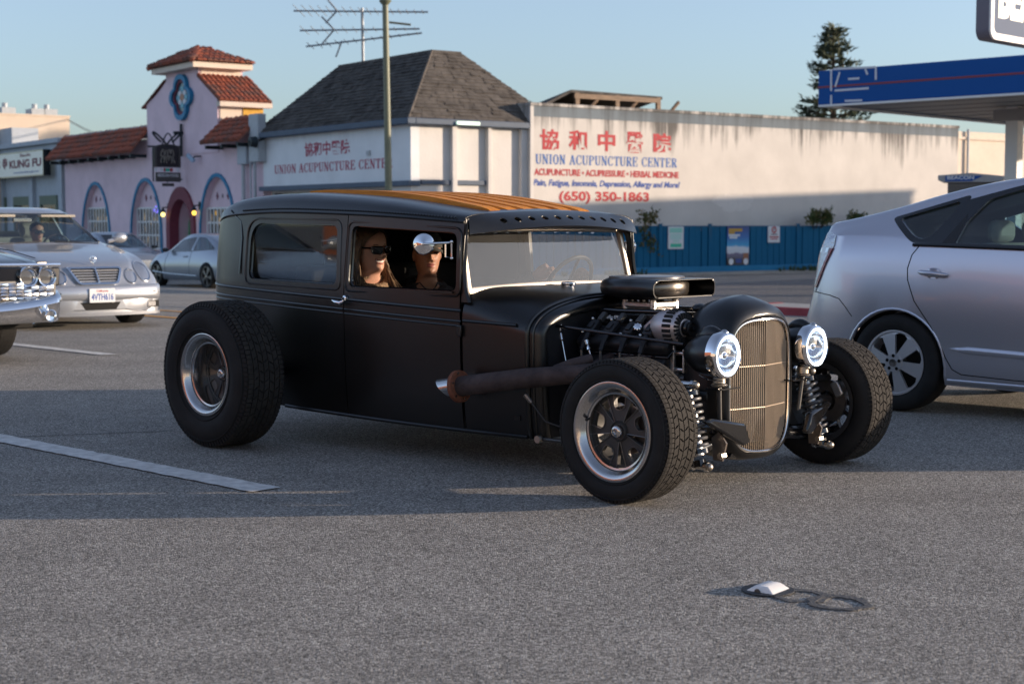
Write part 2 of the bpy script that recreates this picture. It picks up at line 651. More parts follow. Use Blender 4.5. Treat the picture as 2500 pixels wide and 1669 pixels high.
def spline(tab, x):
    """smooth (monotone-ish hermite) interpolation of a table"""
    n = len(tab)
    if x <= tab[0][0]: return tab[0][1]
    if x >= tab[-1][0]: return tab[-1][1]
    for i in range(n - 1):
        x0, y0 = tab[i]
        x1, y1 = tab[i + 1]
        if x <= x1:
            h = x1 - x0
            d = (y1 - y0) / h
            def slope(j):
                if j == 0 or j == n - 1:
                    return (tab[min(j + 1, n - 1)][1] - tab[max(j - 1, 0)][1]) / (tab[min(j + 1, n - 1)][0] - tab[max(j - 1, 0)][0])
                a = (tab[j][1] - tab[j - 1][1]) / (tab[j][0] - tab[j - 1][0])
                b = (tab[j + 1][1] - tab[j][1]) / (tab[j + 1][0] - tab[j][0])
                return 0 if a * b <= 0 else 2 * a * b / (a + b)
            m0, m1 = slope(i), slope(i + 1)
            t = (x - x0) / h
            return (2 * t ** 3 - 3 * t ** 2 + 1) * y0 + (t ** 3 - 2 * t ** 2 + t) * h * m0 + (-2 * t ** 3 + 3 * t ** 2) * y1 + (t ** 3 - t ** 2) * h * m1
def text_on(body, name, parent, m, p_bl, right, up, w, h, extrude=0.004, bold=0.0, spacing=1.0, shear=0.0, align=True):
    """lettering that fills a w x h box whose lower left corner is p_bl"""
    cu = D.curves.new(name, 'FONT')
    cu.body = body
    cu.extrude = 0.01
    cu.offset = bold
    cu.space_character = spacing
    cu.shear = shear
    cu.resolution_u = 3
    o = D.objects.new(name, cu)
    COL.objects.link(o)
    dg = bpy.context.evaluated_depsgraph_get()
    me = D.meshes.new_from_object(o.evaluated_get(dg))
    D.objects.remove(o)
    D.curves.remove(cu)
    xs = [v.co.x for v in me.vertices]
    ys = [v.co.y for v in me.vertices]
    x0, x1, y0, y1 = min(xs), max(xs), min(ys), max(ys)
    right, up = Vec(right), Vec(up)
    nr = right.cross(up)
    for v in me.vertices:
        a = (v.co.x - x0) / (x1 - x0) * w
        b = (v.co.y - y0) / (y1 - y0) * h
        v.co = Vec(p_bl) + right * a + up * b + nr * (extrude * (v.co.z / 0.01 * 0.5 + 0.5))
    me.materials.clear()
    me.materials.append(m)
    o = D.objects.new(name, me)
    COL.objects.link(o)
    o.parent = parent
    if len(body) > 1: o['kind'] = 'stuff'
    return o

# serif capitals drawn as strokes on a 1 x 1.4 cell: (x0,y0,x1,y1,width)
TK, TN = 0.24, 0.10
SERIF = {
    'U': [(0.18, 1.34, 0.18, 0.3, TK), (0.18, 0.3, 0.35, 0.07, TK * .8), (0.35, 0.07, 0.65, 0.07, TN), (0.65, 0.07, 0.82, 0.3, TN), (0.82, 0.3, 0.82, 1.34, TN), (0, 1.35, 0.38, 1.35, TN), (0.64, 1.35, 1, 1.35, TN)],
    'N': [(0.16, 0.05, 0.16, 1.35, TN), (0.16, 1.35, 0.84, 0.05, TK), (0.84, 0.05, 0.84, 1.35, TN), (0, 0.05, 0.32, 0.05, TN), (0, 1.35, 0.2, 1.35, TN), (0.68, 1.35, 1, 1.35, TN)],
    'I': [(0.5, 0.05, 0.5, 1.35, TK), (0.28, 0.05, 0.72, 0.05, TN), (0.28, 1.35, 0.72, 1.35, TN)],
    'O': [(0.14, 0.4, 0.14, 1.0, TK), (0.86, 0.4, 0.86, 1.0, TK), (0.14, 1.0, 0.38, 1.35, TN * 1.4), (0.38, 1.35, 0.62, 1.35, TN), (0.62, 1.35, 0.86, 1.0, TN * 1.4), (0.14, 0.4, 0.38, 0.05, TN * 1.4), (0.38, 0.05, 0.62, 0.05, TN), (0.62, 0.05, 0.86, 0.4, TN * 1.4)],
    'A': [(0.5, 1.38, 0.12, 0.05, TN), (0.5, 1.38, 0.86, 0.05, TK), (0.25, 0.5, 0.72, 0.5, TN), (0, 0.05, 0.3, 0.05, TN), (0.66, 0.05, 1, 0.05, TN)],
    'C': [(0.14, 0.4, 0.14, 1.0, TK), (0.14, 1.0, 0.4, 1.35, TN * 1.4), (0.4, 1.35, 0.8, 1.3, TN), (0.86, 1.4, 0.88, 0.95, TN), (0.14, 0.4, 0.4, 0.05, TN * 1.4), (0.4, 0.05, 0.75, 0.08, TN), (0.75, 0.08, 0.92, 0.36, TN)],
    'P': [(0.22, 0.05, 0.22, 1.35, TK), (0.05, 0.05, 0.45, 0.05, TN), (0.05, 1.35, 0.62, 1.35, TN), (0.62, 1.35, 0.82, 1.18, TN), (0.82, 1.2, 0.82, 0.88, TK), (0.82, 0.88, 0.6, 0.68, TN), (0.6, 0.68, 0.22, 0.68, TN)],
    'T': [(0.5, 0.05, 0.5, 1.35, TK), (0.04, 1.35, 0.96, 1.35, TN), (0.07, 1.35, 0.07, 1.05, TN), (0.93, 1.35, 0.93, 1.05, TN), (0.28, 0.05, 0.72, 0.05, TN)],
    'R': [(0.22, 0.05, 0.22, 1.35, TK), (0.05, 0.05, 0.42, 0.05, TN), (0.05, 1.35, 0.6, 1.35, TN), (0.6, 1.35, 0.78, 1.2, TN), (0.78, 1.2, 0.78, 0.9, TK), (0.78, 0.9, 0.56, 0.7, TN), (0.56, 0.7, 0.22, 0.7, TN), (0.52, 0.7, 0.88, 0.05, TK), (0.8, 0.05, 1, 0.05, TN)],
    'E': [(0.22, 0.05, 0.22, 1.35, TK), (0.05, 1.35, 0.88, 1.35, TN), (0.05, 0.05, 0.9, 0.05, TN), (0.22, 0.72, 0.66, 0.72, TN), (0.87, 1.35, 0.87, 1.05, TN), (0.9, 0.05, 0.9, 0.38, TN), (0.66, 0.9, 0.66, 0.54, TN)],
}
def serif_on(body, name, parent, m, p_bl, right, up, w, h, depth=0.004):
    right, up = Vec(right), Vec(up)
    nr = right.cross(up)
    cells = []
    x = 0.0
    for ch in body:
        if ch == ' ':
            x += 0.62
            continue
        wd = 0.55 if ch == 'I' else 1.0
        cells.append((ch, x, wd))
        x += wd + 0.16
    tot = x - 0.16
    mb = MB()
    kx, ky = w / tot, h / 1.4
    q = 0
    for ch, cx, wd in cells:
        for (x0, y0, x1, y1, t) in SERIF[ch]:
            if ch == 'I': x0, x1 = (x0 - .5) + .275, (x1 - .5) + .275
            a = Vec(((cx + x0) * kx, y0 * ky))
            b = Vec(((cx + x1) * kx, y1 * ky))
            d = (b - a)
            L = d.length
            d = d / L
            s = Vec((-d.y, d.x)) * (t * 0.5 * lerp(ky, kx, abs(d.y)))
            e = d * (t * 0.12 * kx)
            q += 1
            dd = depth + 0.0004 * (q % 7)
            pts = [a - e - s, b + e - s, b + e + s, a - e + s]
            mb.prism([tuple(p) for p in pts], 0.0, dd, lambda u, v, k: Vec(p_bl) + right * u + up * v + nr * k)
    o = mb.build(name, m, parent)
    o['kind'] = 'stuff'
    return o
# ------------------------------------------------------------------ the setting: ground, road, pavement
def sheet_strip(name, w_list, l0, l1, m, dz=0.0, nl=24, kind='structure'):
    mb = MB()
    rows = []
    for i in range(nl + 1):
        l = lerp(l0, l1, i / nl)
        rows.append([(RA.x * l - RN.x * w, RA.y * l - RN.y * w, gz(RA.x * l - RN.x * w, RA.y * l - RN.y * w) + dz) for w in w_list])
    mb.grid(rows)
    o = mb.build(name, m)
    for p in o.data.polygons: p.use_smooth = True
    return tag(o, kind=kind)
ground = sheet_strip('road', [-400, -60, -20, 0, 6, 9, 10.5, 11.5, 12.5, 13.5, 14.5, 16, 18, 20, 22, 23.5, 24.5, 25.5, 30, 40, 60, 100, 200, 500], -500, 500, M['asphalt'])

def marking(name, pts, m, dz=0.006, nsub=1):
    """painted stripe through ground points given as quads in road coordinates"""
    mb = MB()
    mb.add([(p[0], p[1], gz(p[0], p[1]) + dz) for p in pts], [tuple(range(len(pts)))])
    return tag(mb.build(name, m), kind='structure')
def rc(l, w):
    return (RA.x * l - RN.x * w, RA.y * l - RN.y * w)
def to_rc(p):
    return p.x * RA.x + p.y * RA.y, -(p.x * RN.x + p.y * RN.y)
# near dash: ends with a slanted cut, as worn paint does
a_ = to_rc(ground_at(690, 1193)); b_ = to_rc(ground_at(628, 1204)); c_ = to_rc(ground_at(16, 1066)); d_ = to_rc(ground_at(0, 1077))
w0, w1 = a_[1], b_[1]
def worn_stripe(name, l0, l1, wa, wb, m, seed, dz=0.006, step=0.06, jag=0.006):
    rr = random.Random(seed)
    n = max(2, int(abs(l1 - l0) / step))
    mb = MB()
    rows = []
    for i in range(n + 1):
        l = lerp(l0, l1, i / n)
        row = []
        for k, w in enumerate((wa, wb)):
            ll = l + (0.0 if 0 < i < n else rr.uniform(-.02, .02))
            x, y = rc(ll, w + rr.uniform(-jag, jag))
            row.append((x, y, gz(x, y) + dz))
        rows.append(row)
    mb.grid(rows)
    return tag(mb.build(name, m), kind='structure')
worn_stripe('lane_dash', a_[0] - 2.75, a_[0] - 0.03, w0, w1 - 0.01, M['white_line'], 1)
e_ = to_rc(ground_at(282, 866)); f_ = to_rc(ground_at(262, 869.5))
worn_stripe('lane_dash', e_[0] - 3.6, e_[0], e_[1] + .02, e_[1] - 0.13, M['white_line'], 2)
y1 = to_rc(ground_at(369.6, 754)); y2 = to_rc(ground_at(351, 771))
wy = y1[1]
worn_stripe('centre_line', -60, 60, wy - .06, wy + .07, M['yellow_line'], 3, step=.5)
worn_stripe('centre_line', -60, 60, y2[1] - .06, y2[1] + .07, M['yellow_line'], 4, step=.5)
# faint patch seam in the asphalt, near the left edge
mb = MB()
for (pa, pb) in (((0, 1068), (420, 1052)),):
    A_, B_ = ground_at(*pa), ground_at(*pb)
    n_ = 24
    rows = []
    for i in range(n_ + 1):
        p = A_.lerp(B_, i / n_)
        wob = 0.015 * mnoise(Vec((i * .7, pa[0], 0)))
        s_ = (B_ - A_).normalized().cross(Vec((0, 0, 1)))
        rows.append([tuple(p + s_ * (wob + k * .007) + Vec((0, 0, .003))) for k in (-1, 1)])
    mb.grid(rows)
tag(mb.build('asphalt_crack', M['tar']), kind='structure')

class Frame:
    def __init__(s, o, rot):
        s.o = Vec(o); s.rot = rot
        s.X = Vec((math.cos(rot), math.sin(rot), 0))
        s.Y = Vec((-math.sin(rot), math.cos(rot), 0))
    def atY(s, px, py, y=0.0):
        p = hit(px, py, s.o + s.Y * y, s.Y) - s.o
        return p.dot(s.X), p.z
    def atX(s, px, py, x=0.0):
        p = hit(px, py, s.o + s.X * x, s.X) - s.o
        return p.dot(s.Y), p.z
    def w(s, x, y, z=0): return s.o + s.X * x + s.Y * y + Vec((0, 0, z))

# facade frame: X to the right along the street front, Y into the block, origin at the corner of the acupuncture building
BS = 1.45
FF = Frame((-2.07 * BS, 32.2 * BS, GZ), math.atan2(-0.816, 0.578))
def fthing(name, label, cat, x=0, y=0, z=0, group=None):
    return thing(name, label, cat, FF.w(x, y, z), FF.rot, group)

# pavement along the shop fronts, behind a kerb
mb = MB()
mb.box((-70, -3.4, -0.2), (0.9, 0.05, 0.14))
pv = mb.build('pavement', M['concrete'])
pv.location, pv.rotation_euler = FF.o, (0, 0, FF.rot)
tag(pv, kind='structure')
# red kerb with a concrete pavement on the corner of the fuel station
kl = to_rc(ground_at(1786, 756, GZ + .06)); 
mb = MB()
L0, W0 = kl
pts = []
for i in range(7):
    q = R(90 * i / 6)
    pts.append((L0 + 1.2 - 1.2 * math.sin(q), W0 + 1.2 - 1.2 * math.cos(q)))
pts = [(L0 + 30, W0)] + pts + [(L0, W0 + 1.5)]
inner = []
for i, p in enumerate(pts):
    a = Vec(pts[max(0, i - 1)]); b = Vec(pts[min(len(pts) - 1, i + 1)])
    t = (b - a).normalized(); nn = Vec((t.y, -t.x))
    inner.append((p[0] + nn.x * .16, p[1] + nn.y * .16))
mb.band(inner, pts, -0.1, 0.15, lambda a, b, d: Vec((*rc(a, b), GZ + d)), closed=False)
tag(mb.build('red_kerb', M['red_curb'], bevel=.015), kind='structure')
mb = MB()
mb.prism([(L0 + .17, W0 + .17), (L0 + 30, W0 + .17), (L0 + 30, W0 + 1.5), (L0 + .17, W0 + 1.5)], -.1, .142, lambda a, b, d: Vec((*rc(a, b), GZ + d)))
tag(mb.build('corner_pavement', M['concrete']), kind='structure')
# fuel station forecourt
mb = MB()
mb.prism([(L0 - 9, W0 + 1.51), (L0 + 40, W0 + 1.51), (L0 + 40, W0 + 40), (L0 - 9, W0 + 40)], -.1, .012, lambda a, b, d: Vec((*rc(a, b), GZ + d)))
tag(mb.build('forecourt', M['lot']), kind='structure')

# ------------------------------------------------------------------ building materials
zW_TOP = FF.atX(1300, 250, .3)[1]
M['stucco_white'] = stain_wall_mat('white_stucco_front', (0.80, 0.82, 0.83), (0.5, 0.52, 0.54), 4.8, 1.2, 0.35)
M['stucco_side'] = stain_wall_mat('white_stucco_side', (0.72, 0.69, 0.65), (0.36, 0.34, 0.32), 4.8, 0.9, 0.3)
M['stucco_wall'] = stain_wall_mat('stained_stucco', (0.66, 0.625, 0.58), (0.095, 0.09, 0.085), zW_TOP, 2.6, 0.92, 1.5)
M['stucco_pink'] = mat('pink_stucco', (0.74, 0.575, 0.625), 0.9, spec=0.2, var=0.12, vscale=.7, bump=0.25, bscale=14)
M['stucco_cream'] = mat('cream_stucco', (0.70, 0.60, 0.50), 0.9, spec=0.2, var=0.07, vscale=1.5)
M['beige_wall'] = mat('beige_wall', (0.62, 0.51, 0.40), 0.9, spec=0.2, var=0.06, vscale=0.8)
M['grey_paint'] = mat('grey_blue_paint', (0.42, 0.46, 0.50), 0.8, var=0.08, vscale=2)
M['grey_stripe'] = stain_wall_mat('grey_stripe_paint', (0.20, 0.235, 0.26), (0.07, 0.07, 0.07), zW_TOP, 1.6, 0.5, 1.5)
M['navy_trim'] = mat('navy_trim', (0.07, 0.10, 0.145), 0.6, var=0.1, vscale=4)
M['blue_trim'] = mat('blue_trim', (0.012, 0.19, 0.36), 0.55, var=0.1, vscale=6)
M['maroon'] = mat('maroon_trim', (0.17, 0.035, 0.055), 0.7, var=0.12, vscale=6)
M['tile'] = mat('clay_tile', (0.30, 0.085, 0.048), 0.85, var=0.45, vscale=1.1, bump=0.15, bscale=30)
M['tile2'] = mat('clay_tile_weathered', (0.20, 0.085, 0.06), 0.9, var=0.5, vscale=1.3, bump=0.15, bscale=30)
M['shingle'] = mat('asphalt_shingle', (0.085, 0.078, 0.072), 0.92, spec=0.2, var=0.5, vscale=2.6, bump=0.3, bscale=45)
M['shingle2'] = mat('asphalt_shingle_light', (0.115, 0.102, 0.09), 0.92, spec=0.2, var=0.4, vscale=2.6, bump=0.3, bscale=45)
M['dark_glass'] = mat('dark_shop_glass', (0.03, 0.035, 0.04), 0.08, spec=0.6)
M['lit_glass'] = mat('shop_glass_lit', (0.25, 0.2, 0.12), 0.3, emit=(1.0, 0.66, 0.3), estr=0.08, var=0.5, vscale=2)
M['red_letter'] = mat('red_letter', (0.42, 0.03, 0.04), 0.7)
M['crimson_letter'] = mat('crimson_letter', (0.40, 0.06, 0.10), 0.7)
M['blue_letter'] = mat('blue_letter', (0.03, 0.13, 0.42), 0.7)
M['navy_letter'] = mat('navy_letter', (0.035, 0.09, 0.34), 0.7)
M['post_green'] = mat('post_green', (0.17, 0.18, 0.12), 0.5, var=0.12, vscale=5)
M['canopy_blue'] = mat('canopy_blue', (0.002, 0.075, 0.30), 0.45, spec=0.2)
M['canopy_red'] = mat('canopy_red', (0.22, 0.02, 0.04), 0.4)
M['soffit'] = mat('soffit', (0.33, 0.33, 0.33), 0.55, var=0.06)
M['fence_blue'] = stain_wall_mat('blue_fence_paint', (0.010, 0.125, 0.25), (0.05, 0.10, 0.15), 1.6, 0.9, 0.5, 5)
M['kerb_blue'] = mat('blue_base_paint', (0.008, 0.165, 0.33), 0.8, var=0.18, vscale=3)
M['box_grey'] = mat('meter_grey', (0.42, 0.45, 0.47), 0.6, var=0.08)

# ------------------------------------------------------------------ acupuncture building with hipped roof
ab = fthing('acupuncture_building', 'white shop with steep grey hipped roof and red acupuncture lettering on its front', 'building')
x0 = FF.atY(631, 329)[0]
zE = FF.atY(1000, 303)[1]
zB = FF.atY(1000, 441)[1]
zB2 = FF.atY(1000, 452)[1]
DEP = FF.atX(1292, 297)[0]
mb = MB(); mb.box((x0 + .35, 0.0, zB2), (-0.004, 0.3, zE)); mb.build('front_wall', M['stucco_white'], ab)
mb = MB(); mb.box((x0 + .35, 0.3, 0), (-0.004, 9.0, zE)); mb.build('core_wall', M['stucco_side'], ab)
mb = MB(); mb.box((x0 + .3, -0.16, zB2 - .02), (0.12, -0.002, zB)); mb.box((-.002, 0.0, zB2 - .02), (0.12, 0.25, zB)); mb.build('sign_band', M['navy_trim'], ab, bevel=.01)
mb = MB(); mb.box((x0 + .6, 0.29, 0.5), (-1.6, 0.295, zB2 - .1)); mb.build('shop_window', M['dark_glass'], ab)
mb = MB(); mb.box((-1.4, -.003, 0), (-0.004, 0.298, zB2 - .021)); mb.build('pier', M['stucco_side'], ab)
# side wall facing the sun: pilasters and panels
def sx(px, py): return FF.atX(px, py)
for (pa, pb) in ((1098, 1110), (1185, 1194), (1266, 1290)):
    ya, yb = sx(pa, 400)[0], sx(pb, 400)[0]
    mb = MB(); mb.box((0.0, ya, 0.0), (0.16, yb, zE - .02)); mb.build('pilaster', M['stucco_side'], ab, bevel=.01)
for (pa, pb) in ((1008, 1097), (1111, 1184)):
    ya, yb = sx(pa, 440)[0], sx(pb, 440)[0]
    za = sx(1100, 440)[1]
    mb = MB(); mb.box((0.0, ya + (.26 if pa == 1008 else .01), za - .14), (0.09, yb - .01, za)); mb.build('ledge', M['navy_trim'], ab, bevel=.01)
# roof
def hip(eL, eR, eB, tL, tR, tB):
    return eL, eR, eB, tL, tR, tB
OV = 0.22
eL, eR, eB = Vec((x0, -OV, zE + .16)), Vec((OV, -OV, zE + .16)), Vec((OV, DEP - .05, zE + .16))
tx, tz = 0, 0
zT = zE + FF.atY(1058, 125, 2.1)[1] - zE
tR = Vec((-2.05, 2.05, zT)); 
tL = Vec((FF.atY(827, 158, 2.05)[0], 2.05, zT))
tB = Vec((-2.05, FF.atX(1125, 133, -2.05)[0], zT))
eB2 = Vec((OV, tB.y + 2.3, zE + .16))
eLB = Vec((x0, 9, zE + .16)); tLB = Vec((tL.x, 6.9, zT))
mb = MB()
bkR = Vec((OV, 9, zE + .16))
mb.add([eL, eR, tR, tL], [(0, 1, 2, 3)])
mb.add([eR, eB2, tB, tR], [(0, 1, 2, 3)])
mb.add([eL, tL, tLB, eLB], [(0, 1, 2, 3)])
mb.add([tL, tR, tB, Vec((tL.x, tB.y, zT))], [(0, 1, 2, 3)])
mb.add([eB2, Vec((-6, tB.y + 2.3, zE + .16)), Vec((-6, tB.y, zT)), tB], [(0, 1, 2, 3)])
rf = mb.build('roof', M['shingle'], ab)
def shingle_courses(o_a, o_b, t_b, t_a, rows, wdt, seed, m, parent):
    """overlapping tabs on a trapezoid: eave o_a-o_b, top t_a-t_b; joined, too small to pick apart"""
    rr = random.Random(seed)
    mb = MB()
    o_a, o_b, t_a, t_b = Vec(o_a), Vec(o_b), Vec(t_a), Vec(t_b)
    nr = (o_b - o_a).cross(t_a - o_a).normalized()
    for r in range(rows):
        s0, s1 = r / rows, min(1, (r + 1.25) / rows)
        A0, B0 = o_a.lerp(t_a, s0), o_b.lerp(t_b, s0)
        A1, B1 = o_a.lerp(t_a, s1), o_b.lerp(t_b, s1)
        L = (B0 - A0).length
        x = -rr.random() * wdt
        while x < L:
            w = wdt * rr.uniform(.6, 1.3)
            u0, u1 = max(0, x / L), min(1, (x + w - .015) / L)
            x += w
            if u1 - u0 < .004: continue
            th = rr.uniform(.018, .05)
            dr = rr.uniform(-.02, .03)
            sl = (A1 - A0).normalized() * dr
            p = [A0.lerp(B0, u0) - sl, A0.lerp(B0, u1) - sl, A1.lerp(B1, u1), A1.lerp(B1, u0)]
            q = [p[0] + nr * th, p[1] + nr * th, p[2] + nr * .006, p[3] + nr * .006]
            mb.add(p[:2] + q, [(2, 3, 4, 5), (0, 1, 3, 2)])
    o = mb.build('shingle', m, parent, fix=False)
    return tag(o, kind='stuff')
shingle_courses(eL, eR, tR, tL, 20, .42, 3, M['shingle'], rf)
shingle_courses(eR, eB2, tB, tR, 20, .42, 4, M['shingle2'], rf)
mb = MB(); mb.tube([eR, tR], .05, 6); mb.tube([tR, tB], .045, 6); mb.tube([tL, tR], .045, 6); mb.build('ridge_cap', M['shingle2'], rf)
mb = MB()
mb.box((x0 - .02, -OV - .07, zE - .01), (OV + .08, -.003, zE + .17))
mb.build('gutter', M['navy_trim'], ab, bevel=.02)
mb = MB(); mb.box((.003, -.002, zE - .01), (OV + .08, DEP - .06, zE + .17)); mb.build('gutter', M['navy_trim'], ab, bevel=.02)
mb = MB()
for px in (1128,): 
    y_ = sx(px, 300)[0]
    mb.box((OV + .081, y_ - .4, zE + .02), (OV + .16, y_ + .4, zE + .11))
mb.build('strip_light', mat('strip_light', (.8, .95, .8), .4, emit=(.75, 1, .8), estr=.45), ab)
# lettering on the shaded front
def ftext(fn, body, name, m, pl, pr, top, bot, y, parent, **k):
    xl, zb_ = FF.atY(pl, bot, y)
    xr = FF.atY(pr, bot, y)[0]
    zt_ = FF.atY(pl, top, y)[1]
    return fn(body, name, parent, m, (xl, y, zb_), (1, 0, 0), (0, 0, 1), xr - xl, zt_ - zb_, **k)
ftext(text_on, '協和中醫院', 'lettering', M['crimson_letter'], 744, 854, 349, 383, -.004, ab, bold=.022)
ftext(serif_on, 'UNION ACUPUNCTURE CENTER', 'lettering', M['crimson_letter'], 671, 958, 404, 425, -.004, ab)
mb = MB(); mb.box((FF.atY(897, 375)[0], -.05, FF.atY(897, 380)[1]), (FF.atY(905, 375)[0], -.001, FF.atY(897, 368)[1])); mb.build('wall_vent', M['box_grey'], ab)
# flood lamp under the left eave
mb = MB(); mb.lathe([(-.3, .05), (-.28, .16), (-.05, .2), (0, .1)], (x0 + .6, -.35, zE - .15), 'y', 12); mb.tube([(x0 + .6, -.05, zE), (x0 + .6, -.3, zE - .1)], .04); mb.build('flood_lamp', M['dark_iron'], ab, smooth=True)

# meter cabinets and conduit on the corner between the two shops
mtr = fthing('meter_cabinet', 'tall grey meter cabinet beside the pink wall with conduit below', 'cabinet', 0, 0)
def fb(mb, pl, pr, pt, pb, y0, y1):
    xa, xb = FF.atY(pl, pt, y0)[0], FF.atY(pr, pt, y0)[0]
    za, zb_ = FF.atY(pl, pb, y0)[1], FF.atY(pl, pt, y0)[1]
    mb.box((xa, y0, za), (xb, y1, zb_))
mb = MB(); fb(mb, 606, 629, 280, 396, -.32, -.005); mb.build('cabinet_body', M['box_grey'], mtr, bevel=.02)
mb = MB(); xa = FF.atY(622, 400, -.2)[0]; mb.tube([(xa, -.2, FF.atY(622, 396, -.2)[1]), (xa, -.2, 0.15)], .06); xa2 = FF.atY(612, 400, -.2)[0]; mb.tube([(xa2, -.2, FF.atY(612, 396, -.2)[1]), (xa2, -.2, 0.15)], .035); mb.build('conduit', M['box_grey'], mtr)
mt2 = fthing('meter_box', 'small grey meter box on pink wall below the short tiled roof', 'cabinet')
mb = MB(); fb(mb, 578, 600, 350, 402, -.3, -.004); mb.build('box_body', M['grey_paint'], mt2, bevel=.02)
mb = MB(); xa = FF.atY(594, 400, -.15)[0]; mb.tube([(xa, -.15, FF.atY(594, 402, -.15)[1]), (xa, -.15, 0.15)], .07); mb.build('conduit', M['box_grey'], mt2)

# ------------------------------------------------------------------ long stained wall with the painted sign
wb = fthing('stained_wall_building', 'long flat-roofed white building with dark stained side wall and painted sign', 'building')
yL = sx(1295, 300)[0] + .02
yR = sx(2340, 330)[0]
zW = sx(1300, 250)[1]
WX = 0.30
yL = FF.atX(1295, 300, WX)[0]
yR = FF.atX(2340, 330, WX)[0]
zW = FF.atX(1300, 250, WX)[1]
mb = MB(); mb.box((-14, yL, 0), (WX, yR, zW - .1)); mb.build('wall', M['stucco_wall'], wb)
mb = MB(); mb.box((-14, yL - .02, zW - .1), (WX + .035, yR + .02, zW)); mb.build('coping', M['stucco_wall'], wb, bevel=.01)
zs0, zs1 = FF.atX(1300, 284, WX)[1], FF.atX(1300, 258, WX)[1]
mb = MB(); mb.box((WX - .05, yL + .004, zs0), (WX + .006, yR - .004, zs1)); mb.build('grey_stripe', M['grey_stripe'], wb)
mb = MB(); mb.box((WX - .05, yL - .006, 0), (WX + .012, yL + .12, zW - .11)); mb.build('corner_strip', M['stucco_side'], wb)
def wtext(fn, body, m, pl, pr, top, bot, **k):
    pm = (pl + pr) / 2
    ya, yb = FF.atX(pl, 400, WX)[0], FF.atX(pr, 400, WX)[0]
    za, zb_ = FF.atX(pl, bot, WX)[1], FF.atX(pl, top, WX)[1]
    return fn(body, 'lettering', wb, m, (WX + .004, ya, za), (0, 1, 0), (0, 0, 1), yb - ya, zb_ - za, **k)
for ch, pl, pr, t, b_y in (('協', 1318, 1365, 315, 366), ('和', 1388, 1433, 317, 366), ('中', 1459, 1502, 319, 369), ('醫', 1529, 1569, 321, 373), ('院', 1594, 1638, 324, 372)):
    wtext(text_on, ch, M['red_letter'], pl, pr, t, b_y, bold=.03)
wtext(serif_on, 'UNION ACUPUNCTURE CENTER', M['blue_letter'], 1308, 1652, 376, 400)
wtext(text_on, 'ACUPUNCTURE • ACUPRESSURE • HERBAL MEDICINE', M['red_letter'], 1304, 1657, 411, 428, bold=.035)
wtext(text_on, 'Pain, Fatigue, Insomnia, Depression, Allergy and More!', M['navy_letter'], 1302, 1660, 437, 458, bold=.03, shear=.25)
wtext(text_on, '(650) 350-1863', M['red_letter'], 1365, 1585, 466, 497, bold=.035)
# lighter cleaned patch on the wall
mb = MB()
pts = []
rr = random.Random(5)
for k in range(22):
    q = 2 * PI * k / 22
    pts.append((1 + math.cos(q) * rr.uniform(.6, 1.0) * 1.1, 1 + math.sin(q) * rr.uniform(.5, 1) * .38))
yc, zc = FF.atX(1790, 492, WX)
mb.add([(WX + .003, yc + a - 1, zc + b - 1) for a, b in pts], [tuple(range(22))])
mb.build('touched_up_paint', mat('touched_up_paint', (.69, .655, .61), .9, var=.05), wb)
# lean-to on the flat roof
lt = fthing('rooftop_lean_to', 'weathered wooden lean-to roof on posts standing on the flat roof', 'shelter')
M['old_wood'] = wood_mat('old_timber', (0.12, 0.085, 0.06), (0.30, 0.20, 0.13), 1)
M['old_wood'].node_tree.nodes['Principled BSDF'].inputs['Coat Weight'].default_value = 0
XR = -1.2
yA, zA = FF.atX(1291, 246, XR); yB, zB_ = FF.atX(1394, 219, XR); yC, zC = FF.atX(1617, 231, XR)
zR = FF.atX(1394, 219, XR)[1]
mb = MB()
mb.add([(XR, yB - 1.6, zR - .75), (XR, yB, zR), (XR, yC, zR - .05), (XR - 4, yC, zR - .75), (XR - 4, yB, zR - .7), (XR - 4, yB - 1.6, zR - .75)], [(0, 1, 4, 5), (1, 2, 3, 4)])
o = mb.build('roof_sheet', M['shingle'], lt)
sm_ = o.modifiers.new('s', 'SOLIDIFY'); sm_.thickness = .09
mb = MB(); mb.box((XR - .02, yB + .1, zR - .28), (XR + .08, yC - .2, zR - .12)); mb.build('beam', M['old_wood'], lt)
mb = MB(); mb.box((XR - 2.8, yB + .1, zR - .78), (XR - 2.7, yC - .2, zR - .5)); mb.build('beam', M['old_wood'], lt)
for t_ in (.04, .47, .93):
    y_ = lerp(yB, yC, t_)
    mb = MB(); mb.box((XR - .04, y_, zW - .3), (XR + .06, y_ + .16, zR - .1)); mb.build('post', M['old_wood'], lt)
    mb = MB(); mb.tube([(XR + .02, y_ + .5, zW - .05), (XR + .02, y_ + 1.0, zR - .2)], .06, 6); mb.build('brace', M['old_wood'], lt)

# cream building beyond the end of the stained wall
cb = fthing('cream_building', 'cream plastered building beyond the end of the stained wall', 'building')
xq, yq = -3.0, yR + 1.5
zq = FF.atX(2400, 318, xq)[1]
mb = MB(); mb.box((-16, yq, 0), (xq, yq + 22, zq - .1)); mb.build('wall', M['stucco_cream'], cb)
mb = MB(); ya_ = yq; z1_ = FF.atX(2400, 340, xq)[1]; mb.box((xq, ya_, z1_ - .05), (xq + .08, yq + 22, z1_ + .05)); mb.build('ledge', M['stucco_cream'], cb)
mb = MB(); y_ = FF.atX(2358, 380, xq)[0]; mb.tube([(xq + .1, y_, 0), (xq + .1, y_, zq)], .06); mb.build('drain_pipe', M['box_grey'], cb)

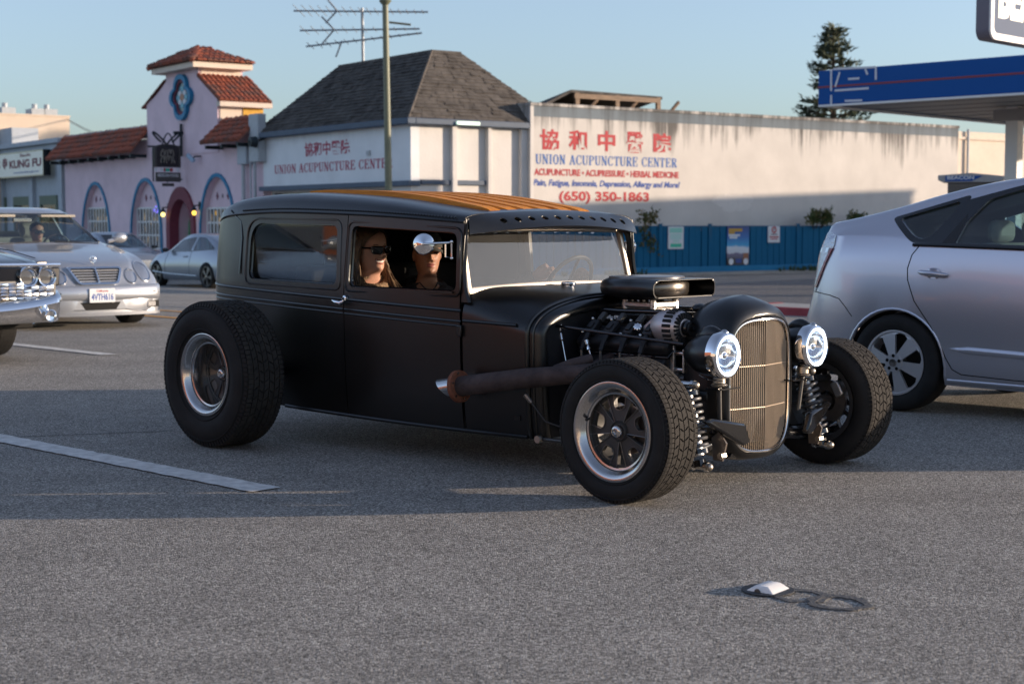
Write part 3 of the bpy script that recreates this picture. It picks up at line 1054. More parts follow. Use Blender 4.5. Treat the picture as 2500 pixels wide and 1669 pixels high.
# ------------------------------------------------------------------ blue board fence on a low base
fe = fthing('blue_fence', 'dark blue board fence on a low painted base below the stained wall', 'fence')
FX_ = 0.95
yF0, yF1 = FF.atX(1280, 600, FX_)[0], FF.atX(2230, 600, FX_)[0]
zF = FF.atX(1760, 549.5, FX_)[1]
zK = FF.atX(1760, 649, FX_)[1]
board = None
nb_ = 64
bw = (yF1 - yF0) / nb_
rr = random.Random(11)
for k in range(nb_):
    if board is None:
        mb = MB(); mb.box((-.02, .012, 0), (.02, bw - .012, zF - zK))
        board = mb.build('board', M['fence_blue'], fe)
        o = board
    else:
        o = board.copy(); COL.objects.link(o); o.parent = fe
    o.location = (FX_ + rr.uniform(-.012, .012), yF0 + k * bw, zK - .05 + rr.uniform(-.02, .02))
mb = MB(); mb.box((FX_ - .06, yF0, zK - .1), (FX_ - .02, yF1, zF - .2)); mb.build('backing_panel', M['fence_blue'], fe)
mb = MB(); mb.box((FX_ - .04, yF0, zF - .07), (FX_ + .03, yF1, zF - .02)); mb.build('top_rail', M['fence_blue'], fe)
for px in (1610, 1731, 1946, 2080):
    y_ = FF.atX(px, 600, FX_)[0]
    mb = MB(); mb.box((FX_ + .022, y_ - .07, zK - .02), (FX_ + .06, y_ + .07, zF + .05)); mb.build('post', M['navy_letter'] if 0 else M['fence_blue'], fe)
mb = MB(); mb.box((FX_ - .1, yF0, 0), (FX_ + .12, yF1, zK)); mb.build('base_wall', M['kerb_blue'], fe, bevel=.015)

def poster(name, label, pl, pr, pt, pb, m, cat='poster'):
    x_ = FX_ + .065
    ya, yb = FF.atX(pl, pt, x_)[0], FF.atX(pr, pt, x_)[0]
    zt, zb_ = FF.atX(pl, pt, x_)[1], FF.atX(pl, pb, x_)[1]
    t = fthing(name, label, cat, x_, ya, zb_)
    mb = MB(); mb.box((-.04, 0, 0), (0, yb - ya, zt - zb_)); mb.build('sheet', m, t)
    return t, yb - ya, zt - zb_
def prect(t, w, h, x0, x1, z0, z1, m, name, k=1):
    mb = MB(); mb.box((0, x0 * w, z0 * h), (.002 * k + .002, x1 * w, z1 * h)); return mb.build(name, m, t)
M['paper'] = mat('paper', (0.66, 0.68, 0.70), 0.7, var=.05)
M['mint'] = mat('mint_print', (0.28, 0.62, 0.52), 0.7)
M['green_print'] = mat('green_print', (0.05, 0.48, 0.32), 0.7)
t, w_, h_ = poster('green_notice', 'white and mint green notice fixed to the blue fence', 1632, 1669, 553, 608, M['paper'], 'notice')
prect(t, w_, h_, .08, .9, .72, .94, M['mint'], 'print_block')
prect(t, w_, h_, .12, .86, .42, .68, mat('pale_mint', (.45, .66, .62), .7), 'print_block')
prect(t, w_, h_, .14, .86, .08, .24, M['green_print'], 'print_block')
for z_ in (.30, .36): prect(t, w_, h_, .3, .72, z_, z_ + .03, M['mint'], 'text_line')
def poster_mat():
    m = D.materials.new('landscape_print')
    n, l, b = nodes(m)
    tc = n.new('ShaderNodeTexCoord')
    sx_ = n.new('ShaderNodeSeparateXYZ')
    l.new(tc.outputs['Generated'], sx_.inputs[0])
    nz = n.new('ShaderNodeTexNoise'); nz.inputs['Scale'].default_value = 4
    l.new(tc.outputs['Generated'], nz.inputs['Vector'])
    ad = n.new('ShaderNodeMath'); ad.operation = 'MULTIPLY_ADD'; ad.inputs[1].default_value = .12; ad.inputs[2].default_value = -.06
    l.new(nz.outputs['Fac'], ad.inputs[0])
    a2 = n.new('ShaderNodeMath'); a2.operation = 'ADD'
    l.new(ad.outputs[0], a2.inputs[0]); l.new(sx_.outputs[2], a2.inputs[1])
    cr = n.new('ShaderNodeValToRGB')
    el = cr.color_ramp.elements
    el[0].position = 0; el[0].color = (.02, .02, .025, 1)
    el[1].position = 1; el[1].color = (.008, .03, .16, 1)
    for p, c in ((.14, (.035, .035, .05)), (.2, (.10, .10, .16)), (.29, (.15, .13, .22)), (.31, (.55, .58, .63)), (.45, (.6, .66, .72)), (.5, (.02, .32, .6)), (.72, (.01, .13, .42))):
        e = el.new(p); e.color = (*c, 1)
    l.new(a2.outputs[0], cr.inputs[0])
    l.new(cr.outputs[0], b.inputs['Base Color'])
    b.inputs['Roughness'].default_value = .5
    return m
t, w_, h_ = poster('landscape_poster', 'tall poster with blue sky, clouds and a car fixed to the blue fence', 1776, 1829, 552, 647, poster_mat())
M['ochre'] = mat('ochre_print', (.52, .30, .05), .7)
prect(t, w_, h_, .06, .68, .86, .94, M['ochre'], 'title_line'); prect(t, w_, h_, .06, .34, .80, .855, M['ochre'], 'title_line')
prect(t, w_, h_, .06, .58, .74, .79, M['paper'], 'title_line'); prect(t, w_, h_, .1, .46, .68, .73, M['paper'], 'title_line')
prect(t, w_, h_, .4, .66, .05, .16, mat('blue_print', (.01, .05, .25), .5), 'printed_car'); prect(t, w_, h_, .74, .97, .06, .3, mat('rock_print', (.3, .13, .07), .7), 'printed_rock')
for x_ in (.08, .76):
    mb = MB(); mb.lathe([(0, .001), (.006, .001), (.006, .11 * w_ )], (0, (x_ + .1) * w_, .085 * h_), 'x', 14); mb.build('printed_wheel', M['paper'], t)
t, w_, h_ = poster('parking_notice', 'small white notice with red emblem fixed to the blue fence', 1876, 1904, 552, 592, M['paper'], 'notice')
mb = MB()
mb.band([(math.cos(k * PI / 8) * .13 * w_, math.sin(k * PI / 8) * .13 * w_) for k in range(16)], [(math.cos(k * PI / 8) * .22 * w_, math.sin(k * PI / 8) * .22 * w_) for k in range(16)], 0, .004, lambda a, b, d: Vec((d, w_ * .5 + a, h_ * .77 + b)))
mb.build('emblem', M['red_letter'], t)
prect(t, w_, h_, .47, .53, .7, .86, M['black_plastic'], 'emblem_bar')
prect(t, w_, h_, .25, .8, .47, .52, M['black_plastic'], 'text_line'); prect(t, w_, h_, .12, .9, .3, .38, M['red_letter'], 'text_line'); prect(t, w_, h_, .2, .8, .18, .24, M['red_letter'], 'text_line')

# dirt strip and weeds along the fence foot
mb = MB()
rows = []
for i in range(60):
    y_ = lerp(yF0, yF1, i / 59)
    rows.append([(FX_ + .12, y_, .10), (FX_ + .5 + .1 * mnoise(Vec((i * .6, 0, 0))), y_, .09 + .03 * mnoise(Vec((i * .8, 3, 0)))), (FX_ + .95 + .2 * mnoise(Vec((i * .5, 7, 0))), y_, .015)])
mb.grid(rows)
o = mb.build('dirt_strip', M['dirt']); o.location, o.rotation_euler = FF.o, (0, 0, FF.rot)
tag(o, kind='structure')
M['leaf'] = mat('leaf', (0.055, 0.085, 0.022), 0.6, var=.5, vscale=3)
M['leaf_dry'] = mat('dry_leaf', (0.16, 0.13, 0.045), 0.7, var=.4, vscale=3)
M['needle'] = mat('needle_foliage', (0.035, 0.05, 0.022), 0.7, var=.4, vscale=1.5)
M['bark'] = mat('bark', (0.07, 0.05, 0.035), 0.9, var=.3, vscale=5)
def tuft(mb, p, h, n, spread, rr, wid=.012):
    p = Vec(p)
    for k in range(n):
        q = rr.uniform(0, 2 * PI)
        d = Vec((math.cos(q), math.sin(q), 0))
        hh = h * rr.uniform(.5, 1.1)
        b0 = p + d * rr.uniform(0, spread * .3)
        t = b0 + d * spread * rr.uniform(.3, 1) + Vec((0, 0, hh))
        m_ = b0.lerp(t, .55) + Vec((0, 0, hh * .12))
        s = Vec((-d.y, d.x, 0)) * wid
        mb.add([b0 - s, b0 + s, m_ + s * .8, m_ - s * .8, t], [(0, 1, 2, 3), (3, 2, 4)])
mb = MB()
rr = random.Random(21)
for k in range(260):
    y_ = rr.uniform(yF0, yF1)
    if mnoise(Vec((y_ * .55, 1.3, 0))) < -.08: continue
    tuft(mb, (FX_ + .12 + rr.uniform(.02, .6), y_, .08), rr.uniform(.06, .24), 9, .13, rr)
o = mb.build('weeds', M['leaf'], fix=False); o.location, o.rotation_euler = FF.o, (0, 0, FF.rot)
tag(o, kind='stuff')
def leaves(mb, c, r, n, size, rr, drop=0.0):
    for k in range(n):
        p = Vec((rr.gauss(0, r[0]), rr.gauss(0, r[1]), rr.gauss(0, r[2])))
        p = Vec(c) + p
        a = Vec((rr.uniform(-1, 1), rr.uniform(-1, 1), rr.uniform(-1, 1) - drop)).normalized()
        b = a.orthogonal().normalized()
        s = size * rr.uniform(.6, 1.4)
        mb.add([p - b * s * .3, p + a * s * .5, p + b * s * .3, p - a * s * .6], [(0, 1, 2, 3)])
def fence_plant(name, label, px, py, wpx, n, seed, dry=.3, grass=False, vine=0.0):
    x_ = FX_ + .1
    yc, zc = FF.atX(px, py, x_)
    t = fthing(name, label, 'plant', x_, yc, zF)
    rr = random.Random(seed)
    st = MB()
    mb, m2 = MB(), MB()
    wy = wpx / 3819 * 52
    for k in range(12):
        q = rr.uniform(-1, 1)
        top = Vec((rr.uniform(-.1, .15), q * wy * .5, rr.uniform(.1, .45) if rr.random() > vine else rr.uniform(-.9, -.1)))
        base = Vec((-.1, q * wy * .2, -.15))
        mid = base.lerp(top, .5) + Vec((.05, 0, .08))
        st.tube([base, mid, top], [.012, .008, .004], 5)
        for j in range(n // 12):
            p = mid.lerp(top, rr.uniform(0, 1.1)) + Vec((rr.gauss(0, .06), rr.gauss(0, .09), rr.gauss(0, .06)))
            (tuft if grass and rr.random() < .6 else (lambda mm, pp, *_: leaves(mm, pp, (.03, .05, .04), 3, .09, rr)))((m2 if rr.random() < dry else mb), p, .22, 3, .16, rr)
    st.build('stem', M['bark'], t)
    mb.build('foliage', M['leaf'], t, fix=False)
    m2.build('dry_foliage', M['leaf_dry'], t, fix=False)
    return t
fence_plant('fence_vine', 'thin brownish vine hanging over the fence left of the green notice', 1583, 545, 50, 160, 5, .5, vine=.55)
fence_plant('fence_shrub', 'bushy green grass clump spilling over the fence top behind the silver hatchback', 2000, 540, 75, 420, 6, .3, grass=True)
fence_plant('fence_shrub', 'low scrubby plant on the fence top next to the hatchback roof', 2090, 540, 60, 200, 8, .3)

# ------------------------------------------------------------------ pink restaurant
pk = fthing('pink_restaurant', 'pink stucco restaurant with tiled tower and blue arched windows', 'building')
xpL, xpR = FF.atY(158, 400)[0], FF.atY(628, 400)[0] + 0.0
xpR = x0 + .34
zPar = FF.atY(340, 318)[1]
zL = FF.atY(200, 372)[1]
xtl, xtr = FF.atY(361, 300)[0], FF.atY(534, 300)[0]
wallmb = MB(); wallmb.box((xpL, 0.0, 0), (xpR, 6, zL + .25))
wall = wallmb.build('wall', M['stucco_pink'], pk)
def arch_poly(xa, xb, zbase, ztop, spring=None, n=14):
    r = (xb - xa) / 2
    zs = ztop - r if spring is None else spring
    hz = ztop - zs
    return [(xa, zbase), (xb, zbase)] + [((xa + xb) / 2 + r * math.cos(PI * k / n), zs + hz * math.sin(PI * k / n)) for k in range(n + 1)]
AR = []
cut = MB()
for (pl, pr, pt) in ((203, 269, 450), (322, 395, 441), (491, 575, 430)):
    xa, xb = FF.atY(pl, 560)[0], FF.atY(pr, 560)[0]
    zt = FF.atY((pl + pr) / 2, pt)[1]
    zb_ = 0.55
    zsill = FF.atY(345, 612)[1]
    AR.append((xa, xb, zsill, zt, FF.atY((pl + pr) / 2, 508)[1]))
    cut.prism(arch_poly(xa, xb, zsill, zt, zt - (xb - xa) * .75), -.3, .22, lambda a, b, d: Vec((a, d, b)))
dl, dr = FF.atY(411, 520)[0], FF.atY(477, 520)[0]
dzt = FF.atY(445, 462)[1]
cut.prism(arch_poly(dl + .15, dr - .15, .1, dzt - .15, dzt - .15 - (dr - dl) * .62), -.3, .9, lambda a, b, d: Vec((a, d, b)))
boolean(wall, cut)
for (xa, xb, zs, zt, zw) in AR:
    t = empty_part('arched_window', pk)
    o_ = arch_poly(xa - .1, xb + .1, zs, zt + .12, zt - (xb - xa) * .75)
    i_ = arch_poly(xa + .015, xb - .015, zs, zt - .015, zt - (xb - xa) * .75)
    mb = MB(); mb.band(i_[1:] + i_[:1], o_[1:] + o_[:1], -.06, .0 - .002, lambda a, b, d: Vec((a, d, b)), closed=False); mb.box((xa - .14, -.12, zs - .16), (xb + .14, .0, zs)); mb.build('frame', M['blue_trim'], t)
    w_ = xb - xa
    xa2, xb2 = xa + .1 * w_, xb - .08 * w_
    mb = MB(); mb.box((xa2, .19, zs + .1), (xb2, .215, zw)); mb.build('pane', M['dark_glass'], t)
    rr = random.Random(int(xa * 10))
    mb = MB()
    for k in range(16):
        u = rr.uniform(xa2 + .1, xb2 - .15); v = rr.uniform(zs + .2, zw - .3)
        mb.box((u, .186, v), (u + rr.uniform(.05, .16), .189 + .0001 * k, v + rr.uniform(.08, .25)))
    mb.build('inner_glow', M['lit_glass'], t)
    mb = MB()
    nbar = 8
    for k in range(nbar + 1):
        u = lerp(xa2, xb2, k / nbar)
        mb.box((u - .03, .10, zs + .1), (u + .03, .14, zw))
    for v in (0, .33, .66, 1):
        z_ = lerp(zs + .1, zw, v)
        mb.box((xa2 - .03, .141, z_ - .035), (xb2 + .03, .165, z_ + .035))
    mb.build('grille', M['white_metal'], t)
    for k, u in enumerate((-.28, 0, .28)):
        cx, cz = (xa + xb) / 2 + u * w_ * .55, lerp(zw, zt, .38)
        mb = MB()
        s = .11 if k != 1 else .06
        mb.prism([(cx - s, cz), (cx - s * .3, cz + s * .35), (cx, cz + s * 1.3), (cx + s * .3, cz + s * .35), (cx + s, cz), (cx + s * .3, cz - s * .35), (cx, cz - s * 1.3), (cx - s * .3, cz - s * .35)], .19, .218, lambda a, b, d: Vec((a, d, b)))
        mb.build('ornament', M['maroon'] if k != 1 else M['gunmetal'], t)
dp = empty_part('doorway', pk)
o_ = arch_poly(dl - .05, dr + .05, .1, dzt + .1, dzt - (dr - dl) * .55)
i_ = arch_poly(dl + .3, dr - .3, .1, dzt - .38, dzt - .38 - (dr - dl) * .40)
mb = MB(); mb.band(i_[1:] + i_[:1], o_[1:] + o_[:1], -.09, .3, lambda a, b, d: Vec((a, d, b)), closed=False); mb.build('surround', M['maroon'], dp)
dxa, dxb = FF.atY(437, 540, .8)[0], FF.atY(469, 540, .8)[0]
dzz = FF.atY(450, 521, .8)[1]
mb = MB(); mb.box((dxa, .78, .14), (dxb, .86, dzz)); mb.build('door', M['gloss_black'], dp)
mb = MB(); mb.box((dxa + .12, .76, 1.0), (dxb - .12, .779, dzz - .25)); mb.build('door_pane', mat('green_glass', (.02, .09, .06), .1, emit=(.1, .6, .35), estr=.03), dp)
mb = MB(); mb.box((dxa + .1, .75, dzz - .17), (dxb - .1, .779, dzz - .06)); mb.build('transom_sign', mat('door_sign', (.45, .25, .12), .6), dp)
mb = MB(); mb.box((dxa - .6, .862, .1), (dxb + .6, .9, 3.2)); mb.build('reveal_wall', M['stucco_pink'], dp)
# lit wall lanterns by the door
for k, (px, py) in enumerate(((398, 524), (474, 520))):
    xx, zz = FF.atY(px, py, -.25)
    t = fthing('wall_lantern', ('lit yellow wall lantern left of the maroon doorway', 'lit amber wall lantern right of the maroon doorway')[k], 'lamp', xx, -.25, zz, group='lanterns beside the restaurant door')
    mb = MB(); mb.sphere((0, 0, 0), .085, 12, 8); mb.build('globe', mat('lantern_glow', (1, .7, .2), .4, emit=((1, .78, .2), (1, .55, .06))[k], estr=1.3), t, smooth=True)
    mb = MB(); mb.lathe([(.10, .001), (.10, .13), (.2, .05), (.3, .02)], (0, 0, 0), 'z', 10); mb.build('cap', M['dark_iron'], t)
    mb = MB(); mb.tube([(0, 0, .26), (0, .22, .3)], .025); mb.box((-.06, .2, .1), (.06, .248, .42)); mb.build('bracket', M['dark_iron'], t)
# neon glow sign in the second window
xx, zz = FF.atY(381, 512, .17); xx2 = FF.atY(390, 512, .17)[0]
nt = fthing('neon_sign', 'small blue neon sign inside the middle arched window', 'sign', xx, .17, zz)
mb = MB(); mb.tube([(math.cos(k * PI / 8) * .18, 0, math.sin(k * PI / 8) * .12) for k in range(17)], .02, 6); mb.build('tube', mat('neon_blue', (.1, .1, .8), .4, emit=(.25, .2, 1), estr=.7), nt)

# tiles
tile_me = None
def tile_mesh(m):
    mb = MB()
    rows = []
    for v, (w, h) in ((0, (.5, .42)), (1, (.42, .32))):
        rows.append([(math.cos(PI * k / 6) * w, v, math.sin(PI * k / 6) * h) for k in range(7)])
    mb.grid(rows)
    mb.add([r for r in rows[0]] , [tuple(range(7))])
    return mb.mesh('roof_tile', m, smooth=50)
TM = [tile_mesh(M['tile']), tile_mesh(M['tile2'])]
TILES = [0]
def tile_field(parent, eA, eB, tA, tB, cols, rows, seed=0):
    """barrel tiles on a quad; single objects, cut where hips run in"""
    eA, eB, tA, tB = Vec(eA), Vec(eB), Vec(tA), Vec(tB)
    rr = random.Random(seed)
    mid_t, mid_e = (tA + tB) / 2, (eA + eB) / 2
    ax = (eB - eA).normalized()
    nr = ax.cross(tA - eA).normalized()
    if nr.z < 0: nr = -nr
    up = nr.cross(ax)
    if up.z < 0: up = -up
    H = (tA - eA).dot(up)
    W_ = (eB - eA).length
    cw = W_ / cols
    rh = H / rows
    tl, tr = (tA - eA).dot(ax), (tB - eA).dot(ax)
    for r in range(rows):
        s = (r + .5) / rows
        lo, hi = lerp(0, tl, s), lerp(W_, tr, s)
        for c in range(cols):
            u = (c + .5) * cw
            if u < lo - cw * .35 or u > hi + cw * .35: continue
            o = D.objects.new('roof_tile', TM[0 if rr.random() < .62 else 1])
            COL.objects.link(o)
            o.parent = parent
            p = eA + ax * u + up * (r * rh + rr.uniform(-.02, .02)) + nr * (.02 + rr.uniform(0, .02))
            x = ax * cw
            y = up * rh * 1.15 + nr * -.035
            z = nr * cw * .9
            o.matrix_local = Matrix(((x.x, y.x, z.x, p.x), (x.y, y.y, z.y, p.y), (x.z, y.z, z.z, p.z), (0, 0, 0, 1)))
            TILES[0] += 1
def roof_deck(parent, pts, name='roof', m=None):
    mb = MB(); mb.add(pts, [tuple(range(len(pts)))])
    o = mb.build(name, m or M['tile2'], parent)
    s = o.modifiers.new('s', 'SOLIDIFY'); s.thickness = .05; s.offset = 1
    return o
# low roof left of the tower
xa = FF.atY(131, 389, -.75)[0]; za = FF.atY(240, 381, -.75)[1]
xt0 = FF.atY(197, 337, 0)[0]; zt0 = FF.atY(280, 322, .15)[1]
e0, e1 = Vec((xpL - .25, -.75, za)), Vec((xtl + .05, -.75, za))
t0, t1 = Vec((xpL + .1, .15, zt0)), Vec((xtl + .0, .15, zt0))
rfl = roof_deck(pk, [e0, e1, t1, t0], 'tiled_roof')
tile_field(rfl, e0, e1, t0, t1, 26, 5, 1)
mb = MB(); mb.box((xpL + .1, .05, zt0 - .4), (xtl, .5, zt0 + .08)); mb.build('roof_curb', M['grey_paint'], rfl)
for k in range(9):
    u = lerp(e0.x + .3, e1.x - .3, k / 8)
    mb = MB(); mb.box((u - .06, -.68, za - .16), (u + .06, -.001, za - .03)); mb.build('rafter', M['dark_iron'], rfl)
# short roof right of the tower
xa2, xb2 = FF.atY(500, 352, -.75)[0], FF.atY(588, 352, -.75)[0]
za2 = FF.atY(540, 349, -.75)[1]
zt2 = FF.atY(585, 290, .15)[1]
e0, e1 = Vec((xtr + .02, -.75, za2)), Vec((xpR - .35, -.75, za2))
t0, t1 = Vec((xtr + .02, .25, zt2)), Vec((xpR - .35, .25, zt2))
rfr = roof_deck(pk, [e0, e1, t1, t0], 'tiled_roof')
tile_field(rfr, e0, e1, t0, t1, 8, 5, 2)
for k in range(3):
    u = lerp(e0.x + .3, e1.x - .3, k / 2)
    mb = MB(); mb.box((u - .06, -.68, za2 - .16), (u + .06, -.001, za2 - .03)); mb.build('rafter', M['dark_iron'], rfr)
# tower
TD = FF.atX(640, 280, xtr)[0]
zsh = FF.atY(361, 252)[1]; zck = FF.atY(407, 200)[1]; zcap = FF.atY(407, 176)[1]
zshr = FF.atY(534, 232)[1]
cl, cr_ = FF.atY(407, 190)[0], FF.atY(487, 190)[0]
prof = [(xtl, zL - .5), (xtr, zL - .5), (xtr, zshr)]
for k in range(1, 6):
    s = k / 6
    prof.append((lerp(xtr, cr_, s), lerp(zshr, zck, s ** 1.5)))
prof += [(cr_, zck), (cr_, zcap), (cl, zcap), (cl, zck)]
for k in range(1, 6):
    s = 1 - k / 6
    prof.append((lerp(xtl, cl, s), lerp(zsh, zck, s ** 1.5)))
prof.append((xtl, zsh))
mb = MB(); mb.prism(prof, -.04, TD, lambda a, b, d: Vec((a, d, b))); tw = mb.build('tower_wall', M['stucco_pink'], pk)
mb = MB(); mb.box((xtr + .001, 0.05, zL - .3), (xtr + .03, TD - .01, zshr - .25)); mb.build('tower_side', M['stucco_cream'], pk)
y0_, y1_ = FF.atX(592, 260, xtr)[0], FF.atX(641, 260, xtr)[0]
mb = MB(); mb.box((xtr + .031, y0_, zL - .2), (xtr + .06, y1_, zshr - .3)); mb.build('yellow_panel', mat('yellow_panel', (.62, .36, .06), .8, var=.1), pk)
mb = MB(); mb.box((cr_ + .001, .05, zck - .1), (cr_ + .03, TD - .1, zcap)); mb.build('cap_side', M['stucco_cream'], pk)
# tower shoulder roof (right), falls towards the sun
sE0, sE1 = Vec((xtr + .35, -.12, zshr - .22)), Vec((xtr + .35, TD + .25, zshr - .22))
sT0, sT1 = Vec((cr_ + .02, -.12, zck + .02)), Vec((cr_ + .02, TD + .25, zck + .02))
sr = roof_deck(pk, [sE0, sE1, sT1, sT0], 'tiled_roof')
tile_field(sr, sE0, sE1, sT0, sT1, 11, 5, 3)
mb = MB(); mb.box((xtr + .05, -.1, zshr - .42), (xtr + .36, TD + .25, zshr - .25)); mb.build('eave_board', M['stucco_cream'], sr)
sE0, sE1 = Vec((xtl - .35, TD, zsh - .22)), Vec((xtl - .35, -.12, zsh - .22))
sT0, sT1 = Vec((cl - .02, TD, zck + .02)), Vec((cl - .02, -.12, zck + .02))
sr = roof_deck(pk, [sE0, sE1, sT1, sT0], 'tiled_roof')
tile_field(sr, sE0, sE1, sT0, sT1, 6, 5, 4)
# tower cap roof
ov = .55
zc0 = zcap + .12
q0, q1, q2, q3 = Vec((cl - ov, -ov, zc0)), Vec((cr_ + ov, -ov, zc0)), Vec((cr_ + ov, TD + ov * .5, zc0)), Vec((cl - ov, TD + ov * .5, zc0))
pkz = FF.atY(510, 116, TD * .5)[1]
xm = (cl + cr_) / 2
r0, r1 = Vec((xm, TD * .38, pkz)), Vec((xm, TD * .55, pkz))
cp = empty_part('cap_roof', pk)
mb = MB(); mb.add([q0, q1, q2, q3, r0, r1], [(0, 1, 4), (1, 2, 5, 4), (2, 3, 5), (3, 0, 4, 5), (3, 2, 1, 0)]); mb.build('roof_deck', M['tile2'], cp)
tile_field(cp, q0, q1, r0, r0, 11, 5, 5)
tile_field(cp, q1, q2, r0, r1, 12, 5, 6)
tile_field(cp, q3, q0, r1, r0, 10, 5, 7)
mb = MB(); mb.box((cl - ov * .8, -ov * .8, zcap - .1), (cr_ + ov * .8, TD + ov * .4, zcap + .1)); mb.build('eave_board', M['stucco_cream'], cp)
for a, b in ((q0, r0), (q1, r0)):
    mb = MB(); mb.tube([a, b], .09, 8); mb.build('hip_tile', M['tile'], cp)
# quatrefoil window
qx, qz = FF.atY(446.5, 238, -.05)
qh = FF.atY(446, 182)[1] - qz
qw = abs(FF.atY(476, 238)[0] - qx)
def quatre(s, n=9):
    out = []
    w, h = qw * s, qh * s
    for cx, cz, rx, rz, a0 in ((w * .45, 0, w * .55, h * .42, -75), (0, h * .5, w * .58, h * .5, 15), (-w * .45, 0, w * .55, h * .42, 105), (0, -h * .5, w * .58, h * .5, 195)):
        for k in range(n):
            q = R(a0 + 150 * k / (n - 1))
            out.append((qx + cx + rx * math.cos(q), qz + cz + rz * math.sin(q)))
    return out
qt = empty_part('quatrefoil_window', pk)
fn = lambda a, b, d: Vec((a, d, b))
mb = MB(); mb.band(quatre(.78), quatre(1.0), -.2, -.041, fn); mb.build('frame', M['blue_trim'], qt)
mb = MB(); mb.band(quatre(.64), quatre(.775), -.13, -.041, fn); mb.build('inner_frame', M['maroon'], qt)
mb = MB(); mb.prism(quatre(.63), -.07, -.041, fn); mb.build('pane', mat('stained_glass', (.09, .16, .20), .2, var=.6, vscale=8), qt)
for k in range(4):
    q = R(45 + 90 * k)
    mb = MB(); cx, cz = qx + math.cos(q) * qw * .30, qz + math.sin(q) * qh * .26
    mb.prism([(cx + math.cos(R(a)) * qw * .16, cz + math.sin(R(a)) * qh * .12) for a in range(0, 360, 45)], -.09, -.071, fn); mb.build('glass_petal', M['paper'], qt)
for k in range(4):
    q = R(90 * k)
    mb = MB(); cx, cz = qx + math.cos(q) * qw * .34, qz + math.sin(q) * qh * .36
    mb.prism([(cx + math.cos(R(a)) * qw * .15, cz + math.sin(R(a)) * qh * .12) for a in range(0, 360, 45)], -.09, -.071, fn); mb.build('glass_petal', mat('petal_blue', (.04, .3, .42), .3) if k == 0 else D.materials['petal_blue'], qt)
mb = MB(); mb.prism([(qx + math.cos(R(a)) * qw * .2, qz + math.sin(R(a)) * qh * .16) for a in range(0, 360, 30)], -.095, -.071, fn); mb.build('glass_rose', mat('petal_rust', (.32, .12, .06), .4), qt)
# security camera
xx, zz = FF.atY(468, 386, -.3)
t = fthing('security_camera', 'pale blue security camera on the pink wall right of the hanging sign', 'camera', xx, -.3, zz)
mb = MB(); mb.tube([(-.14, -.1, .12), (.08, .05, -.12)], .085, 10); mb.build('camera_body', mat('camera_shell', (.35, .5, .65), .4), t)
mb = MB(); mb.tube([(.05, .05, .0), (.2, .05, .06), (.2, .29, .06)], .03, 6); mb.build('arm', M['dark_iron'], t)
# hanging sign on wrought iron bracket, square to the wall
sxp = FF.atY(444, 380, -.1)[0]
hs = fthing('hanging_sign', 'black hanging pub sign with scrolled iron bracket on the pink tower', 'sign', sxp, 0, 0)
def sxq(px, py): return FF.atX(px, py, sxp)
ya, yb = sxq(376, 400)[0], sxq(440, 400)[0]
z1, z0 = sxq(408, 352)[1], sxq(408, 409)[1]
zsq = sxq(408, 362)[1]
yw = yb - ya
n_ = 12
def sgn(s):
    return [(ya + yw * (.5 - .5 * s), z0 + (1 - s) * .15), (ya + yw * (.5 + .5 * s), z0 + (1 - s) * .15)] + [((ya + yb) / 2 + yw * .5 * s * math.cos(PI * k / n_), zsq + (z1 - zsq) * s * math.sin(PI * k / n_)) for k in range(n_ + 1)]
fs = lambda a, b, d: Vec((d, a, b))
mb = MB(); mb.prism(sgn(.85), -.03, .03, fs); mb.build('board', M['gloss_black'], hs)
mb = MB(); mb.band(sgn(.84), sgn(1.0), -.06, .06, fs); mb.build('frame', M['gunmetal'], hs)
M['cream_letter'] = mat('cream_letter', (.30, .27, .22), .8)
mb = MB()
rr = random.Random(3)
for row, (zz_, cnt) in enumerate(((.62, 4), (.34, 5))):
    for k in range(cnt):
        cy, cz = ya + yw * (.26 + .5 * k / cnt + .05), lerp(z0, z1, zz_)
        s = .09
        mb.tube([(.034, cy + s * .7 * math.cos(q * .7 + k), cz + s * 1.5 * math.sin(q * .9 + k * 2)) for q in range(7)], .018, 5)
mb.build('script_lettering', M['cream_letter'], hs)
zc1, zc0_ = sxq(408, 411)[1], sxq(408, 419)[1]
for a, b, c in ((.02, .12, 'paper'), (.22, .35, 'paper'), (.36, .42, 'red_letter'), (.44, .58, 'green_print'), (.6, .7, 'red_letter'), (.86, .96, 'paper')):
    mb = MB(); mb.box((-.02, ya + yw * a, zc0_), (.03, ya + yw * b, zc1)); mb.build('colour_chip', M[c], hs)
zl1, zl0 = sxq(408, 421)[1], sxq(408, 444)[1]
mb = MB(); mb.box((-.03, ya + .05 * yw, zl0), (.03, yb, zl1)); mb.build('lower_board', M['gunmetal'], hs)
text_on('MEXICAN FOOD', 'lettering', hs, M['paper'], (.032, ya + yw * .12, lerp(zl0, zl1, .52)), (0, 1, 0), (0, 0, 1), yw * .8, (zl1 - zl0) * .33, bold=.02)
mb = MB(); zq0 = sxq(408, 455)[1]; mb.box((-.02, ya + .3 * yw, zq0), (.02, ya + .75 * yw, zq0 + .12)); mb.tube([(0, (ya + yb) / 2, zq0 + .1), (0, (ya + yb) / 2, zl0)], .02); mb.build('pendant_board', M['gunmetal'], hs)
mb = MB()
py_ = -.12
mb.tube([(0, py_, sxq(444, 382)[1]), (0, py_, sxq(444, 303)[1])], .055, 8)
mb.tube([(0, py_ - .3, sxq(444, 325)[1]), (0, py_ + .12, sxq(444, 325)[1])], .06, 8)
mb.tube([(0, py_, sxq(440, 358)[1]), (0, ya - .25, sxq(376, 358)[1])], .035, 8)
mb.tube([(0, ya - .04, zsq), (0, ya - .04, zl0)], .03, 6)
